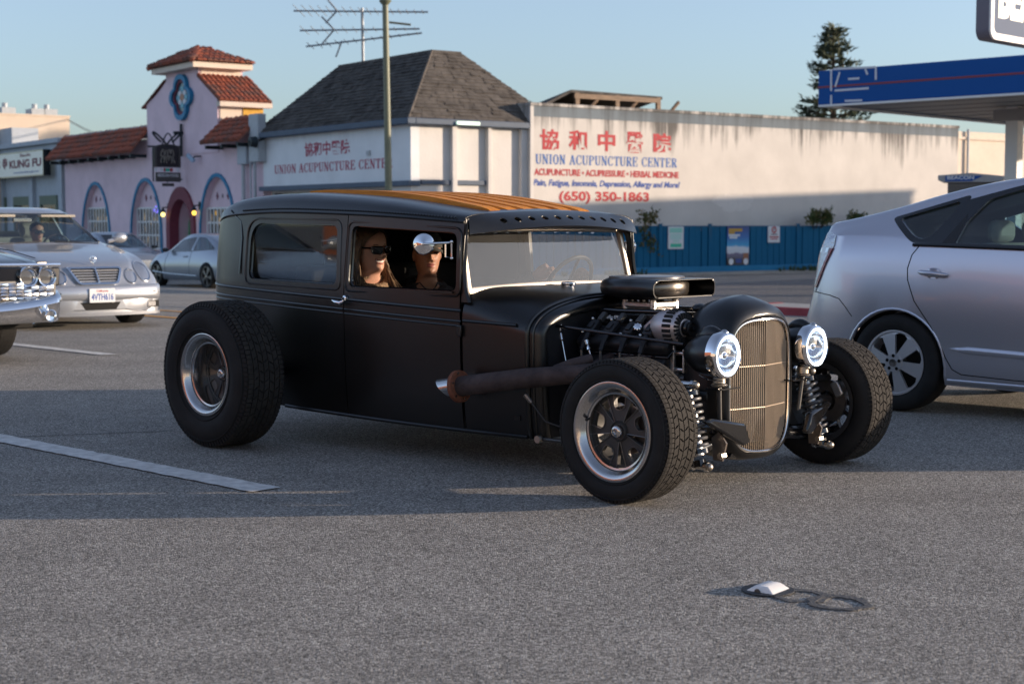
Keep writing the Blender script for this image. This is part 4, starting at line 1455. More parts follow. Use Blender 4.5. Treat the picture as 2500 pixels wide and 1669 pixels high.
for cy, s in ((ya + .2 * yw, 1), (ya + .78 * yw, -1)):
    zb_ = sxq(408, 358)[1]
    mb.tube([(0, cy + s * .32 * math.cos(q / 12 * 5.2) * (1 - q / 30), zb_ + .3 + .3 * math.sin(q / 12 * 5.2 - 1.2) * (1 - q / 30)) for q in range(13)], .04, 6)
mb.tube([(0, ya + yw * (.3 + .5 * k / 8), sxq(408, 358)[1] + .5 * math.sin(PI * k / 8)) for k in range(9)], .03, 6)
mb.tube([(0, yb - .05, zl0 + .1), (0, -.1, zl0 + .1)], .03, 6)
mb.build('bracket', M['dark_iron'], hs)

# ------------------------------------------------------------------ grey kung fu shop and beige block behind
kf = fthing('kung_fu_shop', 'grey-blue painted shop with cornice left of the pink restaurant', 'building')
xk1 = xpL - .05
zk = FF.atY(153, 334, -.3)[1]
mb = MB(); mb.box((-44, .1, 0), (xk1, 9, zk - .5)); mb.build('wall', M['grey_paint'], kf)
mb = MB(); mb.box((-44, -.3, zk - .22), (xk1, .6, zk)); mb.box((-44, -.12, zk - .5), (xk1, .5, zk - .221)); mb.build('cornice', M['grey_paint'], kf, bevel=.02)
xs = FF.atY(24, 330, -.2)[0]
mb = MB(); mb.box((-44, -.1, zk), (xs, 1.2, FF.atY(24, 312, -.1)[1])); mb.build('raised_parapet', M['grey_paint'], kf)
for px in (5, 78, 150):
    xx = FF.atY(px, 450)[0]
    mb = MB(); mb.box((xx - .25, -.08, 0), (xx + .25, .098, zk - .51)); mb.build('pilaster', M['grey_paint'], kf)
M['olive'] = mat('olive_frame', (.14, .17, .12), .7)
for (pl, pr) in ((-30, 12), (32, 74), (96, 138)):
    xa, xb = FF.atY(pl, 500)[0], FF.atY(pr, 500)[0]
    z1, z0 = FF.atY(100, 478)[1], .9
    w = empty_part('window', kf)
    mb = MB(); mb.band([(xa + .15, z0 + .1), (xb - .15, z0 + .1), (xb - .15, z1 - .42), (xa + .15, z1 - .42)], [(xa, z0), (xb, z0), (xb, z1), (xa, z1)], .0, .098, lambda a, b, d: Vec((a, d, b))); mb.build('frame', M['olive'], w)
    mb = MB(); mb.box((xa + .15, .06, z0 + .1), (xb - .15, .09, z1 - .42)); mb.build('pane', M['dark_glass'], w)
    rr = random.Random(pl)
    for k in range(5):
        u = lerp(xa + .25, xb - .4, k / 4.5)
        mb = MB(); mb.box((u, .05, z0 + .5), (u + rr.uniform(.1, .22), .058, z1 - .5 - rr.uniform(0, .3))); mb.build('hung_paper', mat('hung_paper', (.55, .32, .14), .8) if 'hung_paper' not in D.materials else D.materials['hung_paper'], w)
sg = fthing('kung_fu_sign', 'white box sign with red KUNG FU lettering above the grey shop', 'sign')
xr, zt = FF.atY(104.5, 367, -.45); zb_ = FF.atY(104.5, 425.5, -.45)[1]
mb = MB(); mb.box((-44, -.45, zb_), (xr, -.13, zt)); mb.build('sign_box', mat('sign_face', (.66, .68, .62), .5, emit=(.9, .95, .85), estr=.03, var=.06), sg)
mb = MB(); mb.box((xr + .001, -.47, zb_ - .05), (xr + .06, -.12, zt + .05)); mb.box((-44, -.47, zt), (xr, -.12, zt + .05)); mb.box((-44, -.47, zb_ - .05), (xr, -.12, zb_)); mb.build('sign_case', M['gloss_black'], sg)
def ktext(fn, body, m, pl, pr, tl, tb, parent=sg, **k):
    y = -.453
    xa, xb = FF.atY(pl, tl, y)[0], FF.atY(pr, tl, y)[0]
    za, zb2 = FF.atY(pl, tb, y)[1], FF.atY(pl, tl, y)[1]
    return fn(body, 'lettering', parent, m, (xa, y, za), (1, 0, 0), (0, 0, 1), xb - xa, zb2 - za, **k)
ktext(text_on, 'KUNG', M['maroon'], 22.5, 72, 393, 413, bold=.04)
ktext(text_on, 'FU', M['maroon'], 78.5, 100.5, 387, 407.5, bold=.04)
ktext(text_on, 'Shaolin', M['maroon'], 48, 74, 376, 384, bold=.02)
ktext(text_on, 'www.shaolinkungfu.net', M['navy_letter'], 33, 94, 420, 426, bold=.01)
ktext(text_on, '少', M['maroon'], -34, -18, 392, 418, bold=.04)
ktext(text_on, '林', M['maroon'], -14, 0, 390, 417, bold=.04)
ktext(text_on, '寺', M['maroon'], 5.5, 18, 386.5, 416, bold=.04)
bb = fthing('beige_block', 'sunlit beige block with roof vents rising behind the grey shop', 'building')
XB = xk1 - 9
yb0, yb1 = FF.atX(-40, 300, XB)[0], FF.atX(170, 300, XB)[0]
zb1 = FF.atX(100, 284, XB)[1]
mb = MB(); mb.box((XB - 12, yb0, 0), (XB, yb1, zb1)); mb.build('wall', M['beige_wall'], bb)
mb = MB(); mb.box((XB - .05, yb0, zb1), (XB + .04, yb1 + .03, zb1 + .08)); mb.build('coping', M['beige_wall'], bb)
for px in (78, 108, 5):
    y_ = FF.atX(px, 278, XB - 1)[0]
    mb = MB(); mb.box((XB - 2, y_, zb1), (XB - 1, y_ + .7, zb1 + .45)); mb.tube([(XB - 1.5, y_ + .3, zb1 + .4), (XB - 1.5, y_ + .3, zb1 + .7)], .14, 8); mb.build('roof_vent', M['box_grey'], bb)
# dark house roof peeping between the tower and the hipped roof
dh = fthing('distant_roof', 'dark gabled roof peeping between tower and hipped roof', 'building')
ya_, z_ = FF.atX(690, 245, -9)
mb = MB(); mb.box((-15.4, 10, 0), (-11.5, 14, z_ - .35)); mb.build('wall', mat('dark_wall', (.05, .042, .036), .9), dh)
mb = MB(); mb.add([(-15.7, 9.7, z_ - .4), (-11.2, 9.7, z_ - .4), (-11.2, 12, z_ + .1), (-15.7, 12, z_ + .1), (-11.2, 14.3, z_ - .4), (-15.7, 14.3, z_ - .4)], [(0, 1, 2, 3), (3, 2, 4, 5)]); o = mb.build('roof', M['shingle'], dh); s_ = o.modifiers.new('s', 'SOLIDIFY'); s_.thickness = .1
# overhead wires between the beige block and the tower
for k, (a, b) in enumerate((((170, 291), (362, 316)), ((170, 294), (362, 322)))):
    pa, pb = FF.atX(*a, XB), None
    A_ = FF.w(XB, yb1 - .1, pa[1]); bx, bz = FF.atY(b[0], b[1], 1.0); B_ = FF.w(bx, 1.0, bz)
    mb = MB(); mb.tube([A_.lerp(B_, s / 12) - Vec((0, 0, .5 * math.sin(PI * s / 12))) for s in range(13)], .015, 5)
    tag(mb.build('overhead_wire', M['gunmetal']), ('upper of two thin overhead wires left of the pink tower', 'lower of two thin overhead wires left of the pink tower')[k], 'wire', 'wires left of the tower')

# ------------------------------------------------------------------ antennas, lamp post, tree
at = fthing('roof_antenna', 'tall stacked television antenna on a mast behind the hipped roof', 'antenna', -6.5, 4.6, zT)
AO = FF.w(-6.5, 4.6, zT)
AF = Frame(AO, FF.rot)
def apx(px, py):
    """a point on the antenna's upright plane, which faces the street corner"""
    r = ray(px, py); nrm = Vec((0, 1, 0))
    t = (AO - CAM).dot(nrm) / r.dot(nrm)
    p = CAM + r * t - AO
    return Vec((p.dot(AF.X), p.dot(AF.Y), p.z))
M['aerial'] = mat('aerial_tube', (.28, .30, .32), .5, metal=.5)
mst = apx(887, 150)
mb = MB(); mb.tube([(mst.x, mst.y, -.6), tuple(apx(884, 20))], .05, 8); mb.build('mast', M['aerial'], at)
def boom(pa, pb, n, l0, l1, tilt=0, m='aerial'):
    a, b = apx(*pa), apx(*pb)
    mb = MB(); mb.tube([a, b], .032, 6); mb.build('boom', M[m], at)
    d = (b - a).normalized()
    s = d.cross(Vec((0, 0, 1))).normalized()
    for k in range(n):
        p = a.lerp(b, .04 + .92 * k / (n - 1)); L = lerp(l0, l1, k / (n - 1))
        mb = MB(); mb.tube([p - s * L + Vec((0, 0, tilt)), p + s * L - Vec((0, 0, tilt))], .014, 5); mb.build('element', M['aerial'], at)
boom((717, 27), (1045, 30), 17, 1.5, .5)
boom((732, 75), (1025, 71), 12, 1.2, .4)
boom((747, 114), (1030, 81), 13, 1.0, .35)
M['aerial_old'] = mat('aerial_old', (.22, .20, .13), .6)
for pa, pb in (((800, 0), (823, 27)), ((823, 27), (795, 57)), ((785, 41), (816, 73)), ((816, 73), (786, 108)), ((835, 100), (820, 140))):
    mb = MB(); mb.tube([apx(*pa), apx(*pb)], .03, 6); mb.build('reflector_arm', M['aerial'], at)
mb = MB(); mb.tube([apx(950, 55), apx(1003, 61)], .04, 6); mb.build('side_arm', M['aerial_old'], at)

lw = 24.9
r_ = ray(953, 700)
k_ = lw / (-(r_.x * RN.x + r_.y * RN.y))
lp = thing('lamp_post', 'tall green lamp post with collar in front of the hipped roof shop', 'lamp post', (r_.x * k_, r_.y * k_, GZ + .1))
ht = (545 - 0) / FPX * r_.y * k_ + 1.6
tp = -0.012
mb = MB(); mb.tube([(0, 0, 0), (tp * 3, 0, 3), (tp * (ht + 2.5), 0, ht + 2.5)], [.105, .085, .062], 14); mb.build('shaft', M['post_green'], lp, smooth=True)
zcol = CAMZ - GZ + (545 - 22) / FPX * r_.y * k_
mb = MB(); mb.lathe([(-.1, .07), (-.04, .12), (.0, .15), (.05, .11), (.1, .075), (.3, .068)], (tp * zcol, 0, zcol), 'z', 16); mb.build('collar', M['post_green'], lp, smooth=True)
mb = MB(); mb.lathe([(0, .2), (.25, .2), (.3, .15), (.7, .12), (.75, .1)], (0, 0, 0), 'z', 16); mb.build('base', M['post_green'], lp, smooth=30)

# conifer behind the fuel station
tx_, td_ = (2025 - 1250) / FPX * 82, 82
tree = thing('conifer_tree', 'dark ragged conifer rising behind the fuel station canopy', 'tree', (tx_, td_, GZ))
th_ = CAMZ - GZ + (545 - 74) / FPX * td_
mb = MB(); mb.tube([(0, 0, 0), (.1, 0, th_ * .5), (0, 0, th_)], [.32, .2, .03], 8); mb.build('trunk', M['bark'], tree)
rr = random.Random(17)
cr1, br = MB(), MB()
for k in range(125):
    hgt = rr.uniform(.2, 1.0)
    z_ = hgt * th_
    L = (1 - hgt) ** .75 * 3.3 * rr.uniform(.2, 1.15) + .2
    q = rr.uniform(0, 2 * PI)
    d = Vec((math.cos(q), math.sin(q), rr.uniform(-.1, .45)))
    a, b = Vec((0, 0, z_)), Vec((0, 0, z_)) + d * L
    br.tube([a, a.lerp(b, .6), b], [.06, .035, .01], 5)
    nn = int(14 + L * 34)
    for j in range(nn):
        s = rr.uniform(.4, 1.1)
        p = a.lerp(b, s) + Vec((rr.gauss(0, .16), rr.gauss(0, .16), rr.gauss(0, .12)))
        aa = (d + Vec((rr.uniform(-.8, .8), rr.uniform(-.8, .8), rr.uniform(-.4, .9)))).normalized()
        bb_ = aa.orthogonal().normalized()
        sz = rr.uniform(.14, .34)
        cr1.add([p - bb_ * sz * .25, p + aa * sz, p + bb_ * sz * .25, p - aa * sz * .3], [(0, 1, 2, 3)])
cr1.build('crown', M['needle'], tree, fix=False)
br.build('limb', M['bark'], tree)

# ------------------------------------------------------------------ fuel station
cpnt = ray(1997, 257); k_ = 40 / cpnt.y
CO = CAM + cpnt * k_
GFr = Frame((CO.x, CO.y, GZ), R(-44.2))
gs = thing('fuel_canopy', 'blue fuel station canopy with red stripe and bare white marks', 'canopy', GFr.o, GFr.rot)
zu = CO.z - GZ
zt = GFr.atY(1997, 174)[1]
LX, LY = 16.0, 11.5
mb = MB(); mb.box((0, 0, zu), (LX, .12, zt)); mb.build('front_fascia', M['canopy_blue'], gs, bevel=.02)
mb = MB(); mb.box((0, .121, zu), (.12, LY, zt)); mb.build('end_fascia', M['canopy_blue'], gs, bevel=.02)
mb = MB(); mb.box((-.01, -.012, lerp(zu, zt, .49)), (LX, .0, lerp(zu, zt, .545))); mb.build('red_stripe', M['canopy_red'], gs)
mb = MB(); mb.box((.1, .1, zu + .02), (LX, LY, zu + .1)); mb.build('soffit', M['soffit'], gs)
mb = MB(); mb.box((0.02, -.015, zu - .05), (LX, .15, zu + .0)); mb.box((0.02, .151, zu - .05), (.15, LY, zu)); mb.build('edge_trim', M['white_metal'], gs)
for k in range(1, 9):
    mb = MB(); mb.box((.15, k * LY / 9, zu + .012), (LX, k * LY / 9 + .025, zu + .0195)); mb.build('soffit_seam', M['dark_iron'], gs)
def cstroke(pa, pb, w=.06):
    a, b = GFr.atY(*pa), GFr.atY(*pb)
    A_, B_ = Vec(a), Vec(b); d = (B_ - A_).normalized(); s = Vec((-d.y, d.x)) * w
    mb = MB(); mb.prism([tuple(A_ - s), tuple(B_ - s), tuple(B_ + s), tuple(A_ + s)], -.016, -.003, lambda u, v, dd: Vec((u, dd, v))); mb.build('bare_mark', mat('pale_mark', (.62, .63, .68), .6) if 'pale_mark' not in D.materials else D.materials['pale_mark'], gs)
def q4(x, y): return (1900 + x * .287, y * .287)
for pa, pb in (((452, 592), (452, 775)), ((452, 810), (452, 890)), ((470, 590), (835, 572)), ((832, 575), (832, 680)), ((525, 615), (487, 740)), ((742, 590), (762, 635)), ((597, 674), (692, 668)), ((483, 772), (772, 752)), ((568, 860), (715, 855))):
    cstroke(q4(*pa), q4(*pb), .026)
def column(px, py_d, label):
    # columns stand in the middle of the canopy depth
    x_, z_ = GFr.atY(px, 300, 4.2)
    t = thing('canopy_column', label, 'column', GFr.w(x_, 4.2), GFr.rot, 'columns of the fuel canopy')
    mb = MB(); mb.box((-.17, -.17, 0), (.17, .17, zu + .019)); mb.build('shaft', M['white_metal'], t, bevel=.01)
    mb = MB(); mb.box((-.5, -.2, zu - .35), (.9, .2, zu - .05)); mb.build('bracket', M['soffit'], t)
    return t
column(2477, 0, 'square white steel column under the fuel canopy near right edge')
# shop of the fuel station, mostly outside the picture on the sun side; it shades the fence
sp = thing('station_shop', 'low flat-roofed station shop right of the canopy', 'building', GFr.w(0, 0), GFr.rot)
zsun = math.tan(SUN_EL)
wy_, wz_ = FF.atX(2228, 474, WX)
Wp = FF.w(WX, wy_, wz_)
hz_ = 6.4
dist = (hz_ + GZ - Wp.z) / zsun
sdir = Vec((sd.x, sd.y, 0)).normalized()
Ep = Wp + sdir * dist
e_loc = Ep - GFr.o
ex, ey = e_loc.dot(GFr.X), e_loc.dot(GFr.Y)
mb = MB(); mb.box((ex, ey - 13.5, 0), (ex + 9, ey, hz_)); mb.build('wall', M['stucco_cream'], sp)
mb = MB(); mb.box((ex - .1, ey - 13.6, hz_), (ex + 9.1, ey + .004, hz_ + .15)); mb.build('coping', M['canopy_blue'], sp)
# pump with a topper sign
pr_ = ray(2290, 428); k_ = 37 / pr_.y
PO = CAM + pr_ * k_
pm = thing('fuel_pump', 'fuel pump with blue lettered topper behind the hatchback roof', 'fuel pump', (PO.x, PO.y, GZ), R(-44.2 + 26))
PF = Frame((PO.x, PO.y, GZ), R(-44.2 + 26))
pzt, pzb = PO.z - GZ, PF.atY(2300, 446)[1]
pw = PF.atY(2452, 440)[0]
mb = MB(); mb.prism([(0, pzb + .06), (.12, pzb), (pw - .12, pzb), (pw, pzb + .06), (pw, pzt - .03), (pw * .5, pzt + .05), (0, pzt)], 0, .5, lambda a, b, d: Vec((a, d, b))); mb.build('topper', M['soffit'], pm, bevel=.015)
xa, xb = PF.atY(2308, 437, -.01)[0], PF.atY(2378, 437, -.01)[0]
mb = MB(); mb.prism([(xa, pzb + .03), (xb - .05, pzb + .03), (xb + .2, pzt - .02), (xa, pzt - .02)], -.01, -.001, lambda a, b, d: Vec((a, d, b))); mb.build('sign_panel', M['canopy_blue'], pm)
text_on('BEACON', 'lettering', pm, M['paper'], (xa + .04, -.012, pzb + .07), (1, 0, 0), (0, 0, 1), xb - xa - .04, (pzt - pzb) * .5, bold=.03)
mb = MB(); mb.box((.22, .05, .18), (pw - .15, .45, pzb)); mb.build('cabinet', M['gunmetal'], pm, bevel=.02)
mb = MB(); mb.box((-.4, -.4, 0), (pw + .4, .9, .18)); mb.build('island', M['concrete'], pm, bevel=.02)
# pole sign at the top right
sr_ = ray(2414, 90); k_ = 22 / sr_.y
SO = CAM + sr_ * k_
SF = Frame((SO.x, SO.y, GZ), R(45.8))
ps = thing('pole_sign', 'large rounded pole sign with pale letters at top right', 'sign', SF.o, SF.rot)
zb_ = SO.z - GZ - .03
sw, shh, dpt = 3.2, 1.7, 0.20
rp = rrect(0, sw, zb_, zb_ + shh, .14)
ri = rrect(.09, sw - .09, zb_ + .09, zb_ + shh - .09, .09)
mb = MB(); mb.prism(rp, 0, dpt, lambda a, b, d: Vec((a, d, b))); mb.build('sign_case', mat('sign_case_grey', (.13, .13, .17), .4), ps, smooth=30)
mb = MB(); mb.band(ri, rp, -.03, -.001, lambda a, b, d: Vec((a, d, b))); mb.build('face_frame', M['white_metal'], ps)
mb = MB(); mb.prism(ri, -.012, -.0015, lambda a, b, d: Vec((a, d, b))); mb.build('sign_face', mat('sign_face_blue', (.05, .085, .16), .6, spec=.2), ps)
xB, zB0 = SF.atY(2437, 49, -.015)
text_on('BEACON', 'lettering', ps, mat('sign_letter', (.75, .74, .66), .5, emit=(1, .97, .85), estr=.12), (xB, -.014, zB0 + .02), (1, 0, 0), (0, 0, 1), 2.5, .66, bold=.06)
mb = MB(); mb.box((sw * .6, .1, 0), (sw * .6 + .25, .35, zb_ - .001)); mb.build('pole', M['soffit'], ps)

# ------------------------------------------------------------------ street behind the camera (seen only in reflections)
def back_block(name, label, l0, l1, w0, h, m, seed):
    t = thing(name, label, 'building', (*rc(l0, w0), 0), TH * -1)
    mb = MB(); mb.box((0, -8, 0), (l1 - l0, 0, h)); mb.build('wall', m, t)
    for k in range(int((l1 - l0) / 2.6)):
        mb = MB(); mb.box((1 + k * 2.6, .001, 1), (2.4 + k * 2.6, .05, 2.6)); mb.build('window', M['dark_glass'], t)
    mb = MB(); mb.box((-.2, -8.2, h), (l1 - l0 + .2, .2, h + .3)); mb.build('cornice', M['concrete'], t)
M['brick'] = mat('brick_wall', (.27, .10, .06), .85, var=.2, vscale=4)
back_block('brick_block', 'red brick block across the street behind the camera', -34, -9, -17, 6.5, M['brick'], 1)
back_block('tan_block', 'tan plastered block across the street behind the camera', -8.5, 26, -17, 4.6, M['beige_wall'], 2)
# ------------------------------------------------------------------ wheels
def arc_pts(r, a0, a1, n):
    return [(r * math.cos(lerp(a0, a1, k / n)), r * math.sin(lerp(a0, a1, k / n))) for k in range(n + 1)]
def tread_mesh(rad, width, ribs, count, gap=.0055, h=.008, seed=1):
    """separate blocks round the tyre, axis along y; joined, too small to pick apart"""
    mb = MB()
    rr = random.Random(seed)
    rw = width / ribs
    for r in range(ribs):
        ya, yb = -width / 2 + r * rw + gap / 2, -width / 2 + (r + 1) * rw - gap / 2
        off = rr.random()
        edge = r in (0, ribs - 1)
        for k in range(count):
            a0 = 2 * PI * (k + off) / count
            pit = 2 * PI / count
            a1 = a0 + pit * (.86 if not edge else .82)
            sk = pit * (.7 if r % 2 else -.7) * (0 if edge else 1)
            drop = .004 if edge else 0
            def P(a, y, rd): return Vec((rd * math.cos(a), y, rd * math.sin(a)))
            mids = .55 * pit * (1 if k % 2 else -1) * (0 if edge else 1)
            ym = (ya + yb) / 2
            o1, o2 = (drop, 0) if r == 0 else (0, drop) if r == ribs - 1 else (0, 0)
            top = [P(a0, ya, rad - o1), P(a0 + sk * .5 + mids * .3, ym, rad), P(a0 + sk, yb, rad - o2), P(a1 + sk, yb, rad - o2), P(a1 + sk * .5 + mids * .3, ym, rad), P(a1, ya, rad - o1)]
            bot = [P(a0, ya, rad - h), P(a0 + sk * .5 + mids * .3, ym, rad - h), P(a0 + sk, yb, rad - h), P(a1 + sk, yb, rad - h), P(a1 + sk * .5 + mids * .3, ym, rad - h), P(a1, ya, rad - h)]
            mb.add(top + bot, [(0, 1, 4, 5), (1, 2, 3, 4)] + [(i, 6 + i, 6 + (i + 1) % 6, (i + 1) % 6) for i in range(6)])
    return mb.mesh('tread_block', M['tread'], fix=True)
def tyre(parent, R_, w, rr_, bulge=.012, rad_tread=None, ribs=5, count=64, h=.008):
    """tyre with outer face towards -y"""
    ht = R_ - .007
    tw = w * .5
    pts = [(-tw * .86, rr_ - .006), (-tw * .93, rr_ + .008), (-tw - bulge * .5, lerp(rr_, R_, .25)), (-tw - bulge, lerp(rr_, R_, .5)), (-tw - bulge * .6, lerp(rr_, R_, .72)), (-tw * .97, lerp(rr_, R_, .86)), (-tw * .93, R_ - .016), (-tw * .86, ht - .002), (-tw * .5, ht), (0, ht + .001)]
    pts = pts + [(-a, b) for a, b in reversed(pts[:-1])]
    # fine ribs on the sidewall
    fine = []
    for (a, b), (c, d) in zip(pts, pts[1:]):
        fine.append((a, b))
    fine.append(pts[-1])
    mb = MB()
    mb.lathe(pts, (0, 0, 0), 'y', 72)
    t = mb.build('tyre', M['rubber'], parent, smooth=50)
    for rq in (.18, .80):
        yy = -tw - bulge * (.42 if rq < .5 else .35) - .001
        mbr = MB(); r0 = lerp(rr_, R_, rq)
        mbr.lathe([(yy + .002, r0 - .004), (yy - .0015, r0 - .001), (yy - .0015, r0 + .001), (yy + .003, r0 + .004)], (0, 0, 0), 'y', 64)
        mbr.build('sidewall_rib', M['rubber'], t, smooth=True)
    o = D.objects.new('tread_block', tread_mesh(R_ + .001, w * .93, ribs, count, h=h))
    COL.objects.link(o); o.parent = t
    o['kind'] = 'stuff'
    # shoulder lugs
    mb = MB()
    for k in range(count):
        for s in (-1, 1):
            a = 2 * PI * k / count
            da = 2 * PI / count * .36
            ps = []
            for (yy, rd) in ((tw * .925, R_ - .008), (tw * .985, R_ - .03)):
                for q in (a - da, a + da):
                    ps.append(Vec(((rd + .003) * math.cos(q), s * (yy + .004), (rd + .003) * math.sin(q))))
            for (yy, rd) in ((tw * .9, R_ - .014), (tw * .955, R_ - .034)):
                for q in (a - da, a + da):
                    ps.append(Vec((rd * math.cos(q), s * yy, rd * math.sin(q))))
            mb.add(ps, [(0, 1, 3, 2), (0, 4, 5, 1), (2, 3, 7, 6), (0, 2, 6, 4), (1, 5, 7, 3)])
    o = mb.build('shoulder_lug', M['rubber'], t)
    o['kind'] = 'stuff'
    return t
def mag_wheel(parent, rr_, w, face, m_lip, m_spoke, rot=0.0):
    """polished dish with five forked spokes; face = how deep the spokes sit"""
    tw = w * .5
    rim = empty_part('rim', parent)
    ro = rr_ + .006
    prof = [(-tw * .86, rr_ - .012), (-tw * .96, rr_ - .006), (-tw * 1.0, ro), (-tw * 1.03, ro + .004), (-tw * 1.04, ro), (-tw * 1.03, ro - .010), (-tw * .98, rr_ - .018), (-tw * .90, rr_ - .022), (-tw * .80, rr_ - .034), (-tw * .72, rr_ - .038), (-tw + face, rr_ - .042)]
    mb = MB(); mb.lathe(prof, (0, 0, 0), 'y', 72); mb.build('dish', m_lip, rim, smooth=60)
    mb = MB(); mb.lathe([(-tw * .70, rr_ - .0375), (-tw * .68, rr_ - .046), (-tw * .62, rr_ - .048), (-tw * .60, rr_ - .040)], (0, 0, 0), 'y', 60); mb.build('dish_step', m_lip, rim, smooth=50)
    mb = MB(); mb.lathe([(-tw + face, rr_ - .042), (tw * .8, rr_ - .035), (tw * .95, rr_ - .004)], (0, 0, 0), 'y', 48); mb.build('barrel', m_spoke, rim, smooth=50)
    r1 = rr_ - .043
    yf = -tw + face
    mb = MB(); mb.lathe([(yf + .012, r1 + .001), (yf - .004, r1), (yf - .004, r1 - .014), (yf + .012, r1 - .016)], (0, 0, 0), 'y', 60); mb.build('spoke_ring', m_spoke, rim, smooth=30)
    sp = MB()
    ri, ho = .036, R(26)
    outline = []
    # forked wedge: out along one edge, round the notch, back along the other
    a_in = R(34)
    outline += [(ri * math.cos(-a_in), ri * math.sin(-a_in))]
    outline += [(r1 * math.cos(-ho), r1 * math.sin(-ho))]
    outline += [(r1 * math.cos(q), r1 * math.sin(q)) for q in (-ho * .72, -ho * .46)]
    nd, nw = r1 * .56, r1 * math.sin(ho * .46) * .92
    outline += [(nd + .02, -nw)] + [(nd + .02 - .022 * math.cos(R(t)), nw * math.sin(R(t))) for t in (-60, -30, 0, 30, 60)] + [(nd + .02, nw)]
    outline += [(r1 * math.cos(q), r1 * math.sin(q)) for q in (ho * .46, ho * .72, ho)]
    outline += [(ri * math.cos(a_in), ri * math.sin(a_in))]
    sp.prism(outline, 0, .02, lambda a, b, d: Vec((a, yf + d + .0 - .012 * (1 - math.hypot(a, b) / r1), b)))
    me = sp.mesh('spoke', m_spoke)
    edge = MB()
    pth = [Vec((a, yf - .003 - .012 * (1 - math.hypot(a, b) / r1), b)) for a, b in outline[1:-1]]
    edge.tube([Vec((outline[0][0], yf - .013, outline[0][1]))] + pth[:1], .0022, 5)
    edge.tube([pth[-1], Vec((outline[-1][0], yf - .013, outline[-1][1]))], .0022, 5)
    edge.tube(pth[2:-2], .0022, 5)
    eme = edge.mesh('spoke_edge', M['gunmetal2'])
    for k in range(5):
        for nm, mm in (('spoke', me), ('spoke_edge', eme)):
            o = D.objects.new(nm, mm); COL.objects.link(o); o.parent = rim
            o.rotation_euler = (0, -(rot + 2 * PI * k / 5), 0)
    mb = MB(); mb.lathe([(yf + .02, .046), (yf - .018, .044), (yf - .024, .040), (yf - .016, .035), (yf - .014, .001)], (0, 0, 0), 'y', 28); mb.build('hub', m_spoke, rim, smooth=35)
    mb = MB(); mb.lathe([(yf - .014, .028), (yf - .034, .026), (yf - .040, .020), (yf - .041, .012), (yf - .036, .011), (yf - .036, .001)], (0, 0, 0), 'y', 24); mb.build('centre_cap', M['steel'], rim, smooth=40)
    return rim
M['gunmetal2'] = mat('gunmetal_edge', (.16, .155, .15), .35, metal=.7)
M['cast_grey'] = mat('grey_cast_spoke', (.062, .060, .058), .48, metal=.35, rvar=.05, vscale=20)
M['iron'] = mat('bare_iron', (.22, .19, .17), .45, metal=.9, var=.2, vscale=12)

# ------------------------------------------------------------------ hot rod (local x forward from front axle, y to its left, z up)
HRO = Vec((1.065, 7.19, 0))
hr = thing('hot_rod', 'satin black chopped hot rod sedan with open engine and wood slat roof', 'car', HRO, -TH)
HF = Frame(HRO, -TH)
QK = 2500 / 2349
def hv(qx_, qy_, v):
    """photo pixel (2349 px wide view) on the lengthwise plane v metres towards the near side -> x, z"""
    return HF.atY(qx_ * QK, qy_ * QK, -v)
WT = [(-3.40, .30), (-3.388, .42), (-3.36, .51), (-3.30, .595), (-3.20, .645), (-3.05, .677), (-2.8, .692), (-2.3, .70), (-1.8, .70), (-1.4, .685), (-1.15, .66), (-.95, .628), (-.78, .60)]
HT = [(-3.40, 1.12), (-3.388, 1.165), (-3.36, 1.215), (-3.30, 1.268), (-3.20, 1.302), (-3.0, 1.332), (-2.6, 1.346), (-2.2, 1.331), (-1.8, 1.302), (-1.5, 1.266), (-1.2, 1.228)]
ZD = [(-3.40, 1.08), (-3.30, 1.19), (-3.05, 1.232), (-2.6, 1.245), (-2.0, 1.232), (-1.6, 1.215), (-1.15, 1.188)]
Z0 = [(-3.3, .42), (-3.0, .33), (-2.75, .2), (-2.5, .182), (-1.2, .170), (-.7, .165)]
def belt(u): return lerp(.815, .735, (u + 3.13) / 2.3)
def wt(u): return spline(WT, u)
def section(u):
    w, h, zd, z0 = wt(u), spline(HT, u), spline(ZD, u), spline(Z0, u)
    zb = belt(u)
    out = [(w - .035, z0), (w - .022, z0 + .05), (w - .010, .36), (w - .004, .5), (w - .001, .64), (w, zb - .045), (w + .0, zb - .03), (w, zb + .01), (w, zb + .03), (w - .002, .87), (w - .010, .96), (w - .02, 1.06), (w - .03, min(1.15, zd - .05)), (w - .036, zd - .012)]
    k = len(out)
    rr_ = min(1, w / .5)
    out += [(w - .036, zd), (w - .046, lerp(zd, h, .42)), (w - .075 * rr_, lerp(zd, h, .70)), (w - .115 * rr_, lerp(zd, h, .88)), (w - .165 * rr_, lerp(zd, h, .965)), (max(.02, w - .25 * rr_), h), (max(.01, w - .28 * rr_), h + .003), (w * .3, h + .010), (0, h + .014)]
    return out, k
US = [-3.40, -3.388, -3.375, -3.36, -3.335, -3.30, -3.25, -3.19, -3.10, -3.0, -2.9, -2.8, -2.7, -2.6, -2.45, -2.3, -2.15, -2.0235]
UD = [-2.0175, -1.9, -1.75, -1.6, -1.45, -1.3, -1.192]
